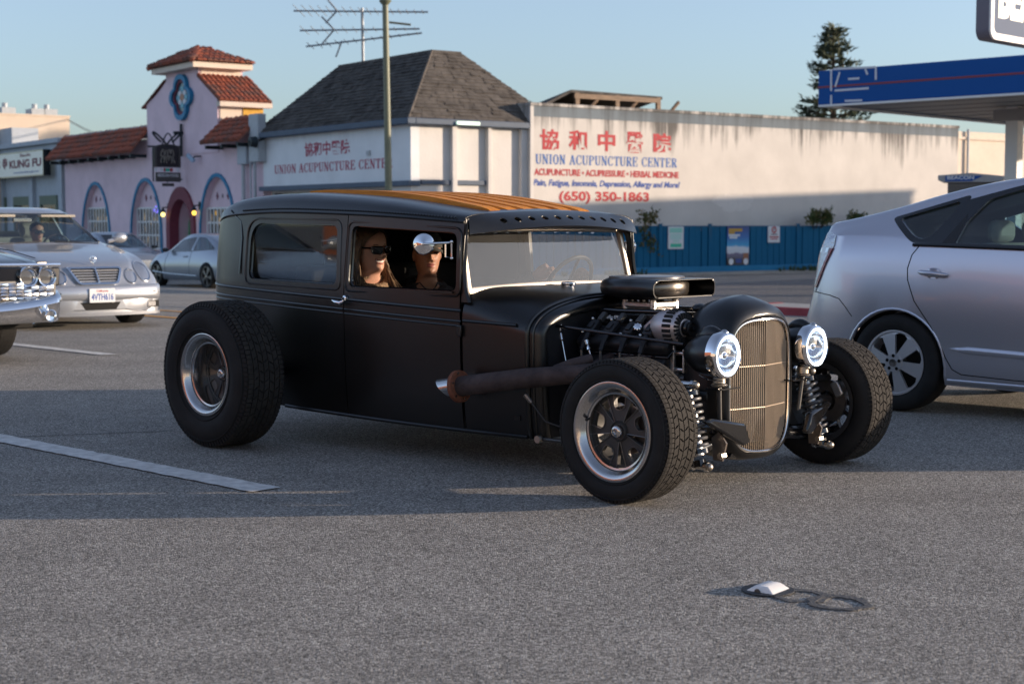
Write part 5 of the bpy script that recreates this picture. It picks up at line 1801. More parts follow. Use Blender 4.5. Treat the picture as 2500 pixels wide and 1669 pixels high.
def shell(name, us, i0, i1, thick, m, both=True, cap=False, skip=None):
    mb = MB()
    rows = []
    for u in us:
        sec, k = section(u)
        half = sec[i0:i1]
        rows.append([(u, -y, z) for y, z in half] + ([(u, y, z) for y, z in reversed(half) if y > 1e-6] if both else []))
    if skip is None:
        mb.grid(rows)
    else:
        n = len(rows[0])
        vs = [p for r in rows for p in r]
        fs = []
        for i in range(len(rows) - 1):
            for k in range(n - 1):
                q = (i * n + k, i * n + k + 1, (i + 1) * n + k + 1, (i + 1) * n + k)
                c = sum((Vec(vs[j]) for j in q), Vec((0, 0, 0))) / 4
                if skip(c): continue
                fs.append(q)
        mb.add(vs, fs)
    if cap:
        n = len(rows[0])
        mb.f.append(tuple(range(n)))
    o = mb.build(name, m, hr, weld=1e-5)
    # normals outwards
    bm = bmesh.new(); bm.from_mesh(o.data)
    bmesh.ops.delete(bm, geom=[v for v in bm.verts if not v.link_faces], context='VERTS')
    s = 0
    for f in bm.faces:
        c = f.calc_center_median()
        d = Vec((0 if abs(f.normal.x) < .9 else (c.x + 2) , c.y, (c.z - .9) * .8))
        s += f.normal.dot(d) * f.calc_area()
    if s < 0: bmesh.ops.reverse_faces(bm, faces=bm.faces)
    bm.to_mesh(o.data); bm.free()
    sm = o.modifiers.new('s', 'SOLIDIFY'); sm.thickness = thick; sm.offset = -1
    apply_mods(o, 42)
    return o
MBK = M['matte_black']
KD = section(-2.0)[1]
def side_shell(name, us, s):
    mb = MB()
    rows = []
    for u in us:
        sec, k = section(u)
        rows.append([(u, s * y, z) for y, z in sec[:KD]])
    mb.grid(rows)
    o = mb.build(name, MBK, hr)
    bm = bmesh.new(); bm.from_mesh(o.data)
    if sum(f.normal.y * s for f in bm.faces) < 0: bmesh.ops.reverse_faces(bm, faces=bm.faces)
    bm.to_mesh(o.data); bm.free()
    sm = o.modifiers.new('s', 'SOLIDIFY'); sm.thickness = .022; sm.offset = -1
    return apply_mods(o, 42)
quarter = side_shell('quarter_panel', US, -1)
quarter_far = side_shell('quarter_panel', US, 1)
sec_, k_ = section(-3.40)
mb = MB(); half = sec_[:KD + 6]; mb.add([(-3.402, -y, z) for y, z in half] + [(-3.402, y, z) for y, z in reversed(half)], [tuple(range(2 * len(half)))]); back = mb.build('back_panel', MBK, hr)
# windows: outlines on the near side, read from the photograph
def rot_rrect(x0, x1, zbl, zbr, ztl, ztr, r):
    return rpoly([(x0, zbl), (x1, zbr), (x1, ztr), (x0, ztl)], r, 6)
QW = rpoly([(-2.86, .872), (-2.082, .858), (-2.105, 1.172), (-2.80, 1.182), (-2.862, 1.13)], [.05, .05, .05, .06, .06], 6)
DW = rpoly([(-1.985, .852), (-1.215, .848), (-1.232, 1.135), (-1.985, 1.168)], .045, 6)
cut = MB(); cut.prism(QW, -1.2, -.3, lambda a, b, d: Vec((a, d, b)))
boolean(quarter, cut, sm=42)
mb = MB(); mb.prism(rrect(-.22, .22, .93, 1.08, .05), -3.406, -3.403, lambda a, b, d: Vec((d, a, b))); mb.build('rear_window', M['glass'], hr)
for s in (-1, 1):
    mb = MB()
    rows = []
    for u in UD:
        sec, k = section(u)
        rows.append([(u, s * y, z) for y, z in sec[:KD]])
    mb.grid(rows)
    d_ = mb.build('door', MBK, hr)
    bm = bmesh.new(); bm.from_mesh(d_.data)
    if sum(f.normal.y * s for f in bm.faces) < 0: bmesh.ops.reverse_faces(bm, faces=bm.faces)
    bm.to_mesh(d_.data); bm.free()
    sm = d_.modifiers.new('s', 'SOLIDIFY'); sm.thickness = .024; sm.offset = -1
    apply_mods(d_, 42)
    cut = MB(); cut.prism(DW, s * .3, s * 1.2, lambda a, b, dd: Vec((a, dd, b)))
    boolean(d_, cut, sm=42)
    if s == -1: door_near = d_
roof = shell('roof', [u for u in US[:-1]] + [-2.02] + UD[1:-1] + [-1.195], KD, 99, .02, MBK, cap=False, skip=lambda c: abs(c.y) < .40 and -2.72 < c.x < -1.30)
roof_back = MB(); sec, k_ = section(-3.40); half = sec[KD:]
roof_back.add([(-3.40, -y, z) for y, z in half] + [(-3.40, y, z) for y, z in reversed(half)], [tuple(range(2 * len(half)))])
roof_back.build('roof_back', MBK, roof, weld=1e-5)
# drip seam with its row of stitches
for s in (-1, 1):
    mb = MB()
    pth = [(u, s * (wt(u) - .033), spline(ZD, u) - .005) for u in [lerp(-3.14, -1.19, k / 30) for k in range(31)]]
    mb.tube(pth, .007, 6); mb.build('drip_moulding', MBK, roof, smooth=True)
    mb = MB()
    for k in range(84):
        u = lerp(-2.95, -1.25, k / 83)
        mb.sphere((u, s * (wt(u) - .036), spline(ZD, u) + .014), .0055, 6, 4)
    o = mb.build('stitch_rivet', M['gloss_black'], roof); o['kind'] = 'stuff'
# rear corner seam running from the roof down to the belt
    mb = MB(); mb.tube([(-3.13, s * (wt(-3.13) - .10), 1.295), (-3.08, s * (wt(-3.08) - .035), 1.245), (-2.97, s * (wt(-2.97) - .035), 1.19), (-2.945, s * (wt(-2.945) - .022), 1.10), (-2.945, s * (wt(-2.945) + .001), .9)], .0045, 6)
    mb.build('corner_seam', M['gloss_black'], quarter, smooth=True)
# belt mouldings
    for dz, r_ in ((.012, .009), (-.040, .0075), (-.062, .006)):
        ua = [lerp(-3.37, -2.026, k / 22) for k in range(23)]
        ub = [lerp(-2.015, -1.183, k / 10) for k in range(11)]
        for us, par in ((ua, quarter), (ub, door_near if s == -1 else hr)):
            if s == 1 and par is hr: continue
            mb = MB(); mb.tube([(u, s * (wt(u) - .002), belt(u) + dz) for u in us], r_, 8); mb.build('belt_moulding', MBK, par, smooth=True)
    # raised swage round the windows
    for pts, par, g in ((QW, quarter, .035), (DW, door_near, .03)):
        if s == 1: continue
        cx = sum(p[0] for p in pts) / len(pts); cz = sum(p[1] for p in pts) / len(pts)
        loop = []
        for a, b in pts:
            d = Vec((a - cx, b - cz)); aa = a + math.copysign(g, d.x) * .9; bb = b + math.copysign(g, d.y) * .7
            loop.append((aa, s * (wt(a) - .0015 - max(0, (bb - .86)) * .1), bb))
        mb = MB(); mb.tube(loop + loop[:2], .006, 6, caps=False); mb.build('window_swage', MBK, par, smooth=True)
        loop = [(a, s * (wt(a) - .02 - max(0, (b - .86)) * .1), b) for a, b in pts]
        mb = MB(); mb.tube(loop + loop[:2], .009, 6, caps=False); mb.build('window_seal', M['gloss_black'], par, smooth=True)
# quarter glass
mb = MB(); mb.prism(QW, -.652, -.648, lambda a, b, d: Vec((a, d, b))); qg = mb.build('quarter_glass', M['glass'], hr)
# bright sill of the lowered door window
mb = MB(); mb.box((-1.975, -.685, .842), (-1.225, -.66, .851)); mb.build('window_sill', M['gloss_black'], door_near)
# door handle
hu, hz = hv(780, 692, .71)
mb = MB(); mb.lathe([(-.0, .001), (.0, .016), (-.012, .014), (-.016, .006), (-.03, .006)], (-1.998, -.704, hz + .02), 'y', 16); mb.build('handle_boss', M['chrome'], door_near, smooth=40)
mb = MB(); mb.tube([(-1.99, -.728, hz + .005), (-2.01, -.734, hz - .005), (-2.04, -.735, hz - .002), (-2.075, -.733, hz + .008)], [.008, .011, .012, .004], 10); mb.build('door_handle', M['chrome'], door_near, smooth=True)
mb = MB(); mb.box((-1.196, -.683, .635), (-1.168, -.671, .69)); mb.build('door_hinge', MBK, door_near, bevel=.004)
# pillars and cowl
UC = [-1.175, -1.14, -1.10, -1.05, -.98, -.90, -.84, -.80]
def cowl_sec(u, n=18):
    w, z0 = wt(u), spline(Z0, u)
    t = (u + 1.175) / .375
    zb = lerp(.70, .655, t)
    zt = lerp(.872, .828, t ** 1.2)
    p = lerp(7, 2.5, min(1, t * 1.25))
    pts = [(w - .035, z0), (w - .022, z0 + .05), (w - .01, .36), (w - .003, .52)]
    for k in range(n + 1):
        a = PI / 2 * k / n
        y = w * math.cos(a) ** (2 / p)
        z = zb + (zt - zb) * math.sin(a) ** (2 / lerp(3, 2.2, t))
        pts.append((y, z))
    return pts
mb = MB()
rows = []
for u in UC:
    h = cowl_sec(u)
    rows.append([(u, -y, z) for y, z in h] + [(u, y, z) for y, z in reversed(h[:-1])])
mb.grid(rows)
cowl = mb.build('cowl', MBK, hr, weld=1e-6)
bm = bmesh.new(); bm.from_mesh(cowl.data)
if sum(f.normal.z * f.calc_area() for f in bm.faces if f.calc_center_median().z > .8) < 0: bmesh.ops.reverse_faces(bm, faces=bm.faces)
bm.to_mesh(cowl.data); bm.free()
sm = cowl.modifiers.new('s', 'SOLIDIFY'); sm.thickness = .015; sm.offset = -1
apply_mods(cowl, 50)
# beads round the front of the cowl and the deep inner lip
def cowl_loop(u, off, n0=1):
    h = cowl_sec(max(-1.175, min(-.8, u)))
    out = []
    for y, z in h:
        k = max(0, (z - .6)) / .25
        out.append((y - off * (1 - .25 * k), z - off * k))
    return [(u, -y, z) for y, z in out] + [(u, y, z) for y, z in reversed(out[:-1])]
for u, off, r_ in ((-.798, -.004, .010), (-.768, .004, .007)):
    mb = MB(); mb.tube(cowl_loop(u, off), r_, 8); mb.build('cowl_bead', MBK, cowl, smooth=True)
mb = MB(); mb.grid([cowl_loop(-.80, .001), cowl_loop(-.775, .006), cowl_loop(-.752, .010), cowl_loop(-.735, .020), cowl_loop(-.722, .040), cowl_loop(-.726, .062), cowl_loop(-.745, .072)]); mb.build('cowl_lip', MBK, cowl, smooth=50)
fl = cowl_loop(-.752, .066)
mb = MB(); mb.add(fl, [tuple(range(len(fl)))]); mb.build('firewall', M['black_plastic'], cowl)
for s in (-1, 1):
    mb = MB(); mb.tube([(u, s * (wt(u) - .001), belt(u) - .035) for u in (-1.17, -1.0, -.86)], .009, 8); mb.build('belt_moulding', MBK, cowl, smooth=True)
    # A pillar
    mb = MB()
    a0, a1 = -1.186, -1.118
    rows = []
    for z in (.80, .87, .95, 1.05, 1.15, 1.2):
        yy = wt(-1.16) - .002 - max(0, z - .86) * .1
        x1 = lerp(-1.172, -1.182, (z - .85) / .3) if z > .9 else lerp(-1.13, -1.172, max(0, (z - .8) / .1))
        rows.append([(a0, s * yy, z), (x1 - .01, s * yy, z), (x1, s * (yy - .01), z), (x1 - .006, s * (yy - .022), z), (a0, s * (yy - .022), z)])
    mb.grid(rows, close_v=True); mb.build('pillar', MBK, hr, smooth=40)
mb = MB(); mb.lathe([(0, .001), (.0, .036), (.006, .04), (.013, .038), (.016, .03), (.018, .001)], (-1.085, 0.0, .868), 'z', 28); mb.lathe([(-.014, .03), (0, .03)], (-1.085, 0, .868), 'z', 24); mb.build('filler_cap', M['chrome'], cowl, smooth=50)
# windshield
def wpt(y, t):
    """t 0 bottom, 1 top; raked plane"""
    zb = .858 + .016 * (1 - (y / .6) ** 2)
    zt = 1.142 + .008 * (1 - (y / .6) ** 2)
    return Vec((lerp(-1.185, -1.250, t) + .010 * (1 - (y / .6) ** 2), y, lerp(zb, zt, t)))
mb = MB(); mb.grid([[tuple(wpt(lerp(-.59, .59, k / 16), 0)) for k in range(17)], [tuple(wpt(lerp(-.58, .58, k / 16), 1)) for k in range(17)]]); o = mb.build('windshield_glass', M['wind'], hr, smooth=True)
wf = empty_part('windshield_frame', hr)
for nm, pts in (('lower_frame', [wpt(lerp(-.616, .610, k / 20), -.02) for k in range(21)]), ('upper_frame', [wpt(lerp(-.59, .59, k / 20), 1.02) for k in range(21)]), ('side_frame', [wpt(-.612, -.04), wpt(-.600, 1.02)]), ('side_frame', [wpt(.602, -.04), wpt(.588, 1.02)])):
    mb = MB()
    n_ = Vec((.97, 0, .22))
    rows = []
    for i, p in enumerate(pts):
        t = (pts[min(i + 1, len(pts) - 1)] - pts[max(i - 1, 0)]).normalized()
        sd_ = t.cross(n_).normalized()
        wd = .017 if nm != 'lower_frame' else .019
        rows.append([tuple(p - sd_ * wd - n_ * .012), tuple(p - sd_ * wd * .8 + n_ * .010), tuple(p + n_ * .015), tuple(p + sd_ * wd * .8 + n_ * .010), tuple(p + sd_ * wd - n_ * .012)])
    mb.grid(rows); mb.build(nm, M['brass_steel'], wf, smooth=50)
mb = MB(); mb.box((-1.26, -.55, 1.15), (-1.20, .55, 1.20)); mb.build('header', MBK, hr, bevel=.01)
# visor with eleven holes
VT = sorted([(yy, zz + .002) for yy, zz in section(-1.2)[0][KD:]])
def vis(y, t):
    k = 1 - (y / .66) ** 2
    yr = abs(y) * .965
    zr_ = interp(VT, yr)
    a = Vec((-1.204 + .012 * k, y * .965, zr_))
    b = Vec((-1.178 + .125 * k ** .8, y, 1.122 + .046 * k))
    m_ = (a + b) / 2 + Vec((.016, 0, .012))
    return a * (1 - t) ** 2 + m_ * 2 * t * (1 - t) + b * t * t
mb = MB(); mb.grid([[tuple(vis(lerp(-.628, .628, k / 40), t / 8)) for k in range(41)] for t in range(9)])
visor = mb.build('visor', MBK, hr)
bm = bmesh.new(); bm.from_mesh(visor.data)
if sum(f.normal.x + f.normal.z for f in bm.faces) < 0: bmesh.ops.reverse_faces(bm, faces=bm.faces)
bm.to_mesh(visor.data); bm.free()
s_ = visor.modifiers.new('s', 'SOLIDIFY'); s_.thickness = .009; s_.offset = -1
apply_mods(visor, 40)
cut = MB()
hole_p = []
for k in range(11):
    y = lerp(-.425, .505, k / 10)
    p = vis(y, .52)
    nrm = (vis(y, .62) - vis(y, .42)).cross(vis(y + .02, .52) - vis(y - .02, .52)).normalized()
    if nrm.x < 0: nrm = -nrm
    hole_p.append((p, nrm))
    cut.tube([p - nrm * .05, p + nrm * .05], .0205, 18)
boolean(visor, cut, sm=40)
for p, nrm in hole_p:
    a = nrm.orthogonal().normalized(); b = nrm.cross(a)
    mb = MB(); mb.tube([p - nrm * .004 + (a * math.cos(2 * PI * k / 18) + b * math.sin(2 * PI * k / 18)) * .0215 for k in range(19)], .0032, 6, caps=False); mb.build('hole_rim', MBK, visor, smooth=True)
# wooden roof bows
for k in range(6):
    yc = lerp(-.335, .335, k / 5)
    mb = MB()
    rows = []
    for i in range(25):
        s = i / 24
        u = lerp(-2.70, -1.225, s)
        z = spline(HT, u) + .004 + .012 * math.sin(PI * min(1, s)) ** .8 - .034 * max(0, (s - .95) / .05)
        hw = .042
        rows.append([(u, yc - hw, z - .020), (u, yc - hw + .003, z + .010), (u, yc + hw - .003, z + .010), (u, yc + hw, z - .020)])
    mb.grid(rows, close_v=True)
    mb.f += [(0, 1, 2, 3), (96, 99, 98, 97)]
    mb.build('roof_slat', M['wood'], roof, smooth=30)
mb = MB(); mb.grid([[(u, y, spline(HT, u) - .022) for y in (-.42, .42)] for u in [lerp(-2.75, -1.26, k / 12) for k in range(13)]]); mb.build('roof_liner', M['interior'], roof)
# interior shell
mb = MB(); mb.box((-3.1, -.60, .25), (-.85, .60, .27)); mb.build('floor_pan', M['interior'], hr)
mb = MB(); mb.box((-3.05, -.60, .27), (-2.65, .60, .80)); mb.box((-2.62, .02, .45), (-2.47, .56, .95)); mb.box((-2.62, -.56, .45), (-2.47, -.02, .95)); mb.build('bench_seat', M['interior'], hr, bevel=.03)
mb = MB(); mb.box((-1.16, -.58, .62), (-1.08, .58, .82)); mb.build('dashboard', M['interior'], hr, bevel=.02)
mb = MB(); mb.prism([(-2.95, .86), (-2.05, .86), (-2.05, 1.18), (-2.95, 1.18)], .635, .64, lambda a, b, d: Vec((a, d, b))); mb.build('side_trim', M['interior'], hr)
stw = Vec((-1.36, .30, .86))
ax_ = Vec((-.86, 0, .5)).normalized(); sa = Vec((0, 1, 0)); sb = ax_.cross(sa)
mb = MB(); mb.tube([stw + (sa * math.cos(2 * PI * k / 24) + sb * math.sin(2 * PI * k / 24)) * .165 for k in range(25)], .012, 8, caps=False); mb.tube([stw, stw - ax_ * .3], .02, 8)
for q in (30, 150, 270): mb.tube([stw, stw + (sa * math.cos(R(q)) + sb * math.sin(R(q))) * .16], .008, 6)
mb.build('steering_wheel', M['black_plastic'], hr, smooth=True)
# sill strip
for s in (-1, 1):
    mb = MB(); mb.tube([(u, s * (wt(u) - .03), spline(Z0, u) + .004) for u in [lerp(-2.56, -.82, k / 14) for k in range(15)]], .010, 6); mb.build('sill_strip', MBK, hr, smooth=True)
# chassis rails
for s in (-1, 1):
    mb = MB(); mb.tube([(-2.9, s * .42, .42), (-2.4, s * .42, .24), (-.7, s * .40, .22), (-.2, s * .30, .27), (.05, s * .27, .27)], .035, 8); mb.build('chassis_rail', M['gloss_black'], hr, smooth=True)

# mirrors
def round_mirror(s, disc, base, par):
    c, b = Vec(disc), Vec(base)
    t = empty_part('wing_mirror', par)
    d = Vec((.72, s * .48 * -1 * -1, .1)).normalized() if s < 0 else Vec((.95, .25, .1)).normalized()
    d = Vec((.62, -.78, .08)).normalized() if s < 0 else Vec((.97, .2, .08)).normalized()
    mb = MB(); mb.lathe([(-.006, .001), (-.006, .049), (-.001, .0515), (.006, .047), (.013, .022), (.015, .018), (.018, .010), (.030, .008), (.031, .001)], (0, 0, 0), 'x', 32)
    q = d.to_track_quat('X', 'Z')
    mb.v = [tuple(q @ Vec(p) + c) for p in mb.v]
    mb.build('mirror_shell', M['chrome'], t, smooth=35)
    mb = MB(); mb.tube([c + d * .028, c + d * .03 + (b - c) * .08, b + Vec((0, s * .012, .02))], .006, 10); mb.build('mirror_arm', M['chrome'], t, smooth=True)
    mb = MB(); mb.tube([b + Vec((-.03, s * .02, .02)), b + Vec((.012, s * .02, .02)), b + Vec((.012, s * .02, -.05)), b + Vec((-.03, s * .02, -.05)), b + Vec((-.03, s * .02, .02))], .0045, 6); mb.sphere(b + Vec((.012, s * .02, .024)), .008, 8, 6); mb.sphere(b + Vec((.012, s * .02, -.055)), .008, 8, 6); mb.build('mirror_bracket', M['chrome'], t, smooth=True)
mu, mz = hv(972, 560, .80)
bu, bz_ = hv(1036, 566, .70)
round_mirror(-1, (mu, -.80, mz), (bu, -.692, bz_ - .0), door_near)
fu, fz = hv(1447, 565, -.76)
round_mirror(1, (fu, .76, fz), (fu + .02, .66, fz), hr)

# ------------------------------------------------------------------ exhaust
ex = empty_part('exhaust', hr)
e1u, e1z = hv(1055, 886, .75)
e2u, e2z = hv(1205, 868, .71)
e3u, e3z = hv(1320, 858, .60)
mb = MB(); mb.tube([(e1u, -.75, e1z), (e2u, -.715, e2z + .001), (e3u, -.60, e3z), (e3u + .14, -.50, e3z + .03)], [.049, .0475, .042, .034], 20); mb.build('collector', M['rust'], ex, smooth=True)
mb = MB(); mb.tube([(e3u - .10, -.625, e3z + .008), (e3u - .045, -.57, e3z + .042), (e3u + .0, -.49, e3z + .066)], [.030, .026, .022], 14); mb.build('primary_pipe', M['rust'], ex, smooth=True)
for k in range(3):
    u = -.52 + k * .11
    mb = MB(); mb.tube([(u, -.29, .56), (u - .01, -.36, .54), (u - .04, -.44, .50), (u - .10, -.50, .485)], .024, 12); mb.build('primary_pipe', M['rust'], ex, smooth=True)
dx_ = Vec((e1u - e2u, -.035, e1z - e2z)).normalized()
qx4 = dx_.to_track_quat('X', 'Z')
mb = MB(); mb.lathe([(-.012, .046), (-.012, .077), (.010, .077), (.010, .046)], (0, 0, 0), 'x', 28, closed=True); mb.v = [tuple(qx4 @ Vec(p) + Vec((e1u - .004, -.751, e1z))) for p in mb.v]; mb.build('flange', M['rust_flange'], ex, smooth=30)
for k in range(6):
    q = 2 * PI * k / 6 + .3
    mb = MB(); mb.lathe([(-.018, .001), (-.018, .006), (.016, .006), (.016, .001)], (0, .064 * math.cos(q), .064 * math.sin(q)), 'x', 6); mb.v = [tuple(qx4 @ Vec(p) + Vec((e1u - .004, -.751, e1z))) for p in mb.v]; mb.build('flange_bolt', M['steel'], ex)
mb = MB()
rows = []
for d0, r_ in ((.012, .047), (.05, .0465), (.09, .046), (.088, .042), (.03, .042)):
    row = []
    for k in range(24):
        q = 2 * PI * k / 24
        sl_ = d0 + (.038 * math.sin(q) if d0 > .08 else 0)
        row.append(tuple(qx4 @ Vec((sl_, r_ * math.cos(q), r_ * math.sin(q))) + Vec((e1u - .004, -.751, e1z))))
    rows.append(row)
mb.grid(rows, close_v=True); mb.f.append(tuple(range(4 * 24, 5 * 24))); mb.build('tail_tip', M['steel'], ex, smooth=40)
mb = MB(); su, sz_ = hv(1205, 905, .7); mb.tube([(su, -.70, sz_), (su + .03, -.69, sz_ - .035)], [.014, .009], 10); mb.build('oxygen_sensor', M['iron'], ex)
mb = MB(); mb.tube([(su + .03, -.69, sz_ - .035), (su + .09, -.66, sz_ - .12), (su + .2, -.6, sz_ - .16), (su + .3, -.5, sz_ - .12)], .005, 6); mb.build('sensor_wire', M['black_plastic'], ex, smooth=True)

# ------------------------------------------------------------------ engine
en = empty_part('engine', hr)
mb = MB(); mb.box((-.72, -.17, .25), (-.20, .17, .58)); mb.build('block', M['black_plastic'], en, bevel=.015)
mb = MB(); mb.prism([(.0, .52), (.30, .48), (.34, .54), (.22, .66), (.06, .70)], -.72, -.20, lambda a, b, d: Vec((d, -a, b))); mb.build('cylinder_head', M['black_plastic'], en, bevel=.01)
mb = MB(); mb.prism([(.0, .52), (.30, .48), (.34, .54), (.22, .66), (.06, .70)], -.72, -.20, lambda a, b, d: Vec((d, a, b))); mb.build('cylinder_head', M['black_plastic'], en, bevel=.01)
vx = Vec((0, -.62, .78)).normalized()      # outward normal of the near valve cover
vt = Vec((0, -.78, -.62)).normalized()     # down the cover
vo = Vec((0, -.27, .64))
mtx = Matrix(((1, 0, 0, 0), (0, vt.y, vx.y, vo.y), (0, vt.z, vx.z, vo.z), (0, 0, 0, 1)))
mb = MB(); mb.box((-.735, -.055, -.03), (-.185, .075, .035), mtx); mb.build('valve_cover', M['black_plastic'], en, bevel=.02)
mb = MB(); mb.box((-.74, -.068, -.032), (-.18, .088, -.018), mtx); mb.build('cover_rail', M['gloss_black'], en, bevel=.004)
coil = None
for k in range(4):
    u = -.655 + k * .118
    cg = empty_part('coil_pack', en)
    def lm(p): return mtx @ Vec(p)
    mb = MB(); mb.box((u - .026, -.045, .036), (u + .026, .035, .074), mtx); mb.build('coil_body', M['black_plastic'], cg, bevel=.008)
    mb = MB(); mb.box((u - .014, -.02, .0745), (u + .014, .02, .082), mtx); mb.build('coil_rib', M['black_plastic'], cg, bevel=.003)
    mb = MB(); mb.tube([lm((u, .035, .056)), lm((u + .006, .085, .05)), lm((u + .01, .13, .035))], [.014, .013, .011], 10); mb.build('plug_boot', M['black_plastic'], cg, smooth=True)
    mb = MB(); mb.tube([lm((u + .01, .13, .035)), lm((u + .012, .16, .0)), lm((u + .02, .20, -.06)), lm((u + .02, .22, -.13))], .0075, 8); mb.build('plug_wire', M['gunmetal'], cg, smooth=True)
    mb = MB(); mb.box((u + .005, -.10, .05), (u + .032, -.045, .075), mtx); mb.build('coil_connector', M['gunmetal'], cg, bevel=.004)
    for (a, b) in ((-.024, -.05), (-.024, .045)):
        mb = MB(); mb.sphere(lm((u + a, b, .07)), .009, 8, 6); mb.build('coil_bolt', M['steel'], cg, smooth=True)
# intake, fuel rails, throttle body
mb = MB(); mb.box((-.70, -.15, .66), (-.24, .15, .72)); mb.build('intake_manifold', M['black_plastic'], en, bevel=.02)
for s in (-1, 1):
    a_, b_ = hv(1355, 711, .16)
    c_, d__ = hv(1532, 716, .16)
    fr_ = empty_part('fuel_rail', en)
    mb = MB(); mb.tube([(a_, s * .16, b_), (c_, s * .16, d__)], .013, 12); mb.build('rail_tube', M['gloss_black'], fr_, smooth=40)
    mb = MB(); mb.box((a_ - .005, s * .16 - .008, b_ - .05), (c_ - .02, s * .16 + .008, b_ - .008)); mb.build('rail_plate', M['gloss_black'], fr_, bevel=.003)
    mb = MB(); mb.tube([(c_ - .01, s * .16, d__), (c_ + .02, s * .16, d__)], .017, 6); mb.tube([(c_ + .02, s * .16, d__), (c_ + .06, s * .155, d__ - .005), (c_ + .10, s * .14, d__ - .035), (c_ + .13, s * .11, d__ - .06)], .010, 8); mb.build('rail_hose', M['black_plastic'], fr_, smooth=30)
    for k in range(4):
        u = lerp(a_ + .05, c_ - .07, k / 3)
        mb = MB(); mb.lathe([(0, .014), (.04, .014), (.045, .009)], (u, s * .175, b_ - .10), 'z', 10); mb.build('injector', M['steel'], fr_, smooth=30)
    if s == -1:
        text_on('Holley EFI', 'lettering', fr_, M['white_metal'], (a_ + .10, -.1688, b_ - .041), (1, 0, 0), (0, 0, 1), .085, .022, bold=.03, shear=.2)
tu, tz_ = -.55, .79
mb = MB(); mb.box((-.64, -.085, .72), (-.46, .085, .775)); mb.build('throttle_base', M['alu'], en, bevel=.008)
mb = MB(); mb.box((-.65, -.10, .776), (-.45, .10, .806)); mb.build('throttle_body', M['alu'], en, bevel=.008)
for a in (-.635, -.465):
    for b in (-.085, .085):
        mb = MB(); mb.lathe([(0, .016), (.045, .016), (.05, .01), (.05, .001)], (a, b, .77), 'z', 12); mb.build('throttle_post', M['alu'], en, smooth=30)
mb = MB(); mb.lathe([(.80, .075), (.835, .105), (.838, .001)], (-.57, 0, 0), 'z', 24); mb.build('air_neck', M['black_plastic'], en, smooth=30)
for k in range(5):
    mb = MB(); mb.tube([(-.62 + k * .035, -.092, .806), (-.62 + k * .035, -.095, .825)], .008, 6); mb.build('injector_cap', M['brass_steel'] if k % 2 else M['steel'], en)
# air scoop: drum open to the front, filter inside
asc = empty_part('air_scoop', hr)
SX, SZ0, SZ1, SR = -.575, .832, .912, .222
def scoop_outline(n=40):
    out = []
    a0 = R(68)
    for k in range(n + 1):
        q = a0 + (2 * PI - 2 * a0) * k / n
        out.append((SX + SR * math.cos(q), SR * math.sin(q)))
    ya = out[0][1]
    return [(SX + .235, ya + .03)] + out + [(SX + .235, -ya - .03)]
so_ = scoop_outline()
secs = [(SZ0, -.030), (SZ0 + .006, -.012), (SZ0 + .02, -.003), (SZ0 + .04, 0), (SZ0 + .06, -.003), (SZ1 - .008, -.014), (SZ1, -.032)]
def off_out(o_, d):
    res = []
    for i, p in enumerate(o_):
        a = Vec(o_[max(0, i - 1)]); b = Vec(o_[min(len(o_) - 1, i + 1)])
        t = (b - a).normalized(); nn = Vec((t.y, -t.x))
        # outline runs anticlockwise: outward is right of travel
        q = Vec(p) + nn * d
        res.append((q.x, q.y))
    return res
mb = MB(); mb.grid([[(a, b, z) for a, b in off_out(so_, d)] for z, d in secs])
o = mb.build('scoop_shell', M['gloss_satin'] if 'gloss_satin' in M else MBK, asc, smooth=50)
s_ = o.modifiers.new('s', 'SOLIDIFY'); s_.thickness = .006; s_.offset = 0
top = off_out(so_, -.030); bot = off_out(so_, -.028)
mb = MB(); mb.prism(top, SZ1 - .002, SZ1 + .004, lambda a, b, d: Vec((a, b, d))); mb.build('scoop_top', MBK, asc, bevel=.002)
mb = MB(); mb.lathe([(SZ1 + .004, .185), (SZ1 + .012, .183), (SZ1 + .014, .178), (SZ1 + .015, .001)], (SX, 0, 0), 'z', 48); mb.build('scoop_lid', M['lid'] if 'lid' in M else mat('dull_lid', (.16, .15, .145), .28, metal=.6), asc, smooth=30)
mb = MB(); mb.prism(bot, SZ0 - .002, SZ0 + .003, lambda a, b, d: Vec((a, b, d))); mb.lathe([(SZ0 - .014, .17), (SZ0 - .003, .19)], (SX, 0, 0), 'z', 32); mb.build('scoop_base', MBK, asc)
mb = MB(); mb.lathe([(SZ0 + .004, .195), (SZ0 + .02, .205), (SZ0 + .06, .205), (SZ1 - .004, .195)], (SX, 0, 0), 'z', 48); mb.build('air_filter', mat('filter_band', (.20, .175, .15), .25, metal=.85, rvar=.1, vscale=9), asc, smooth=40)
for e in (so_[0], so_[-1]):
    pass
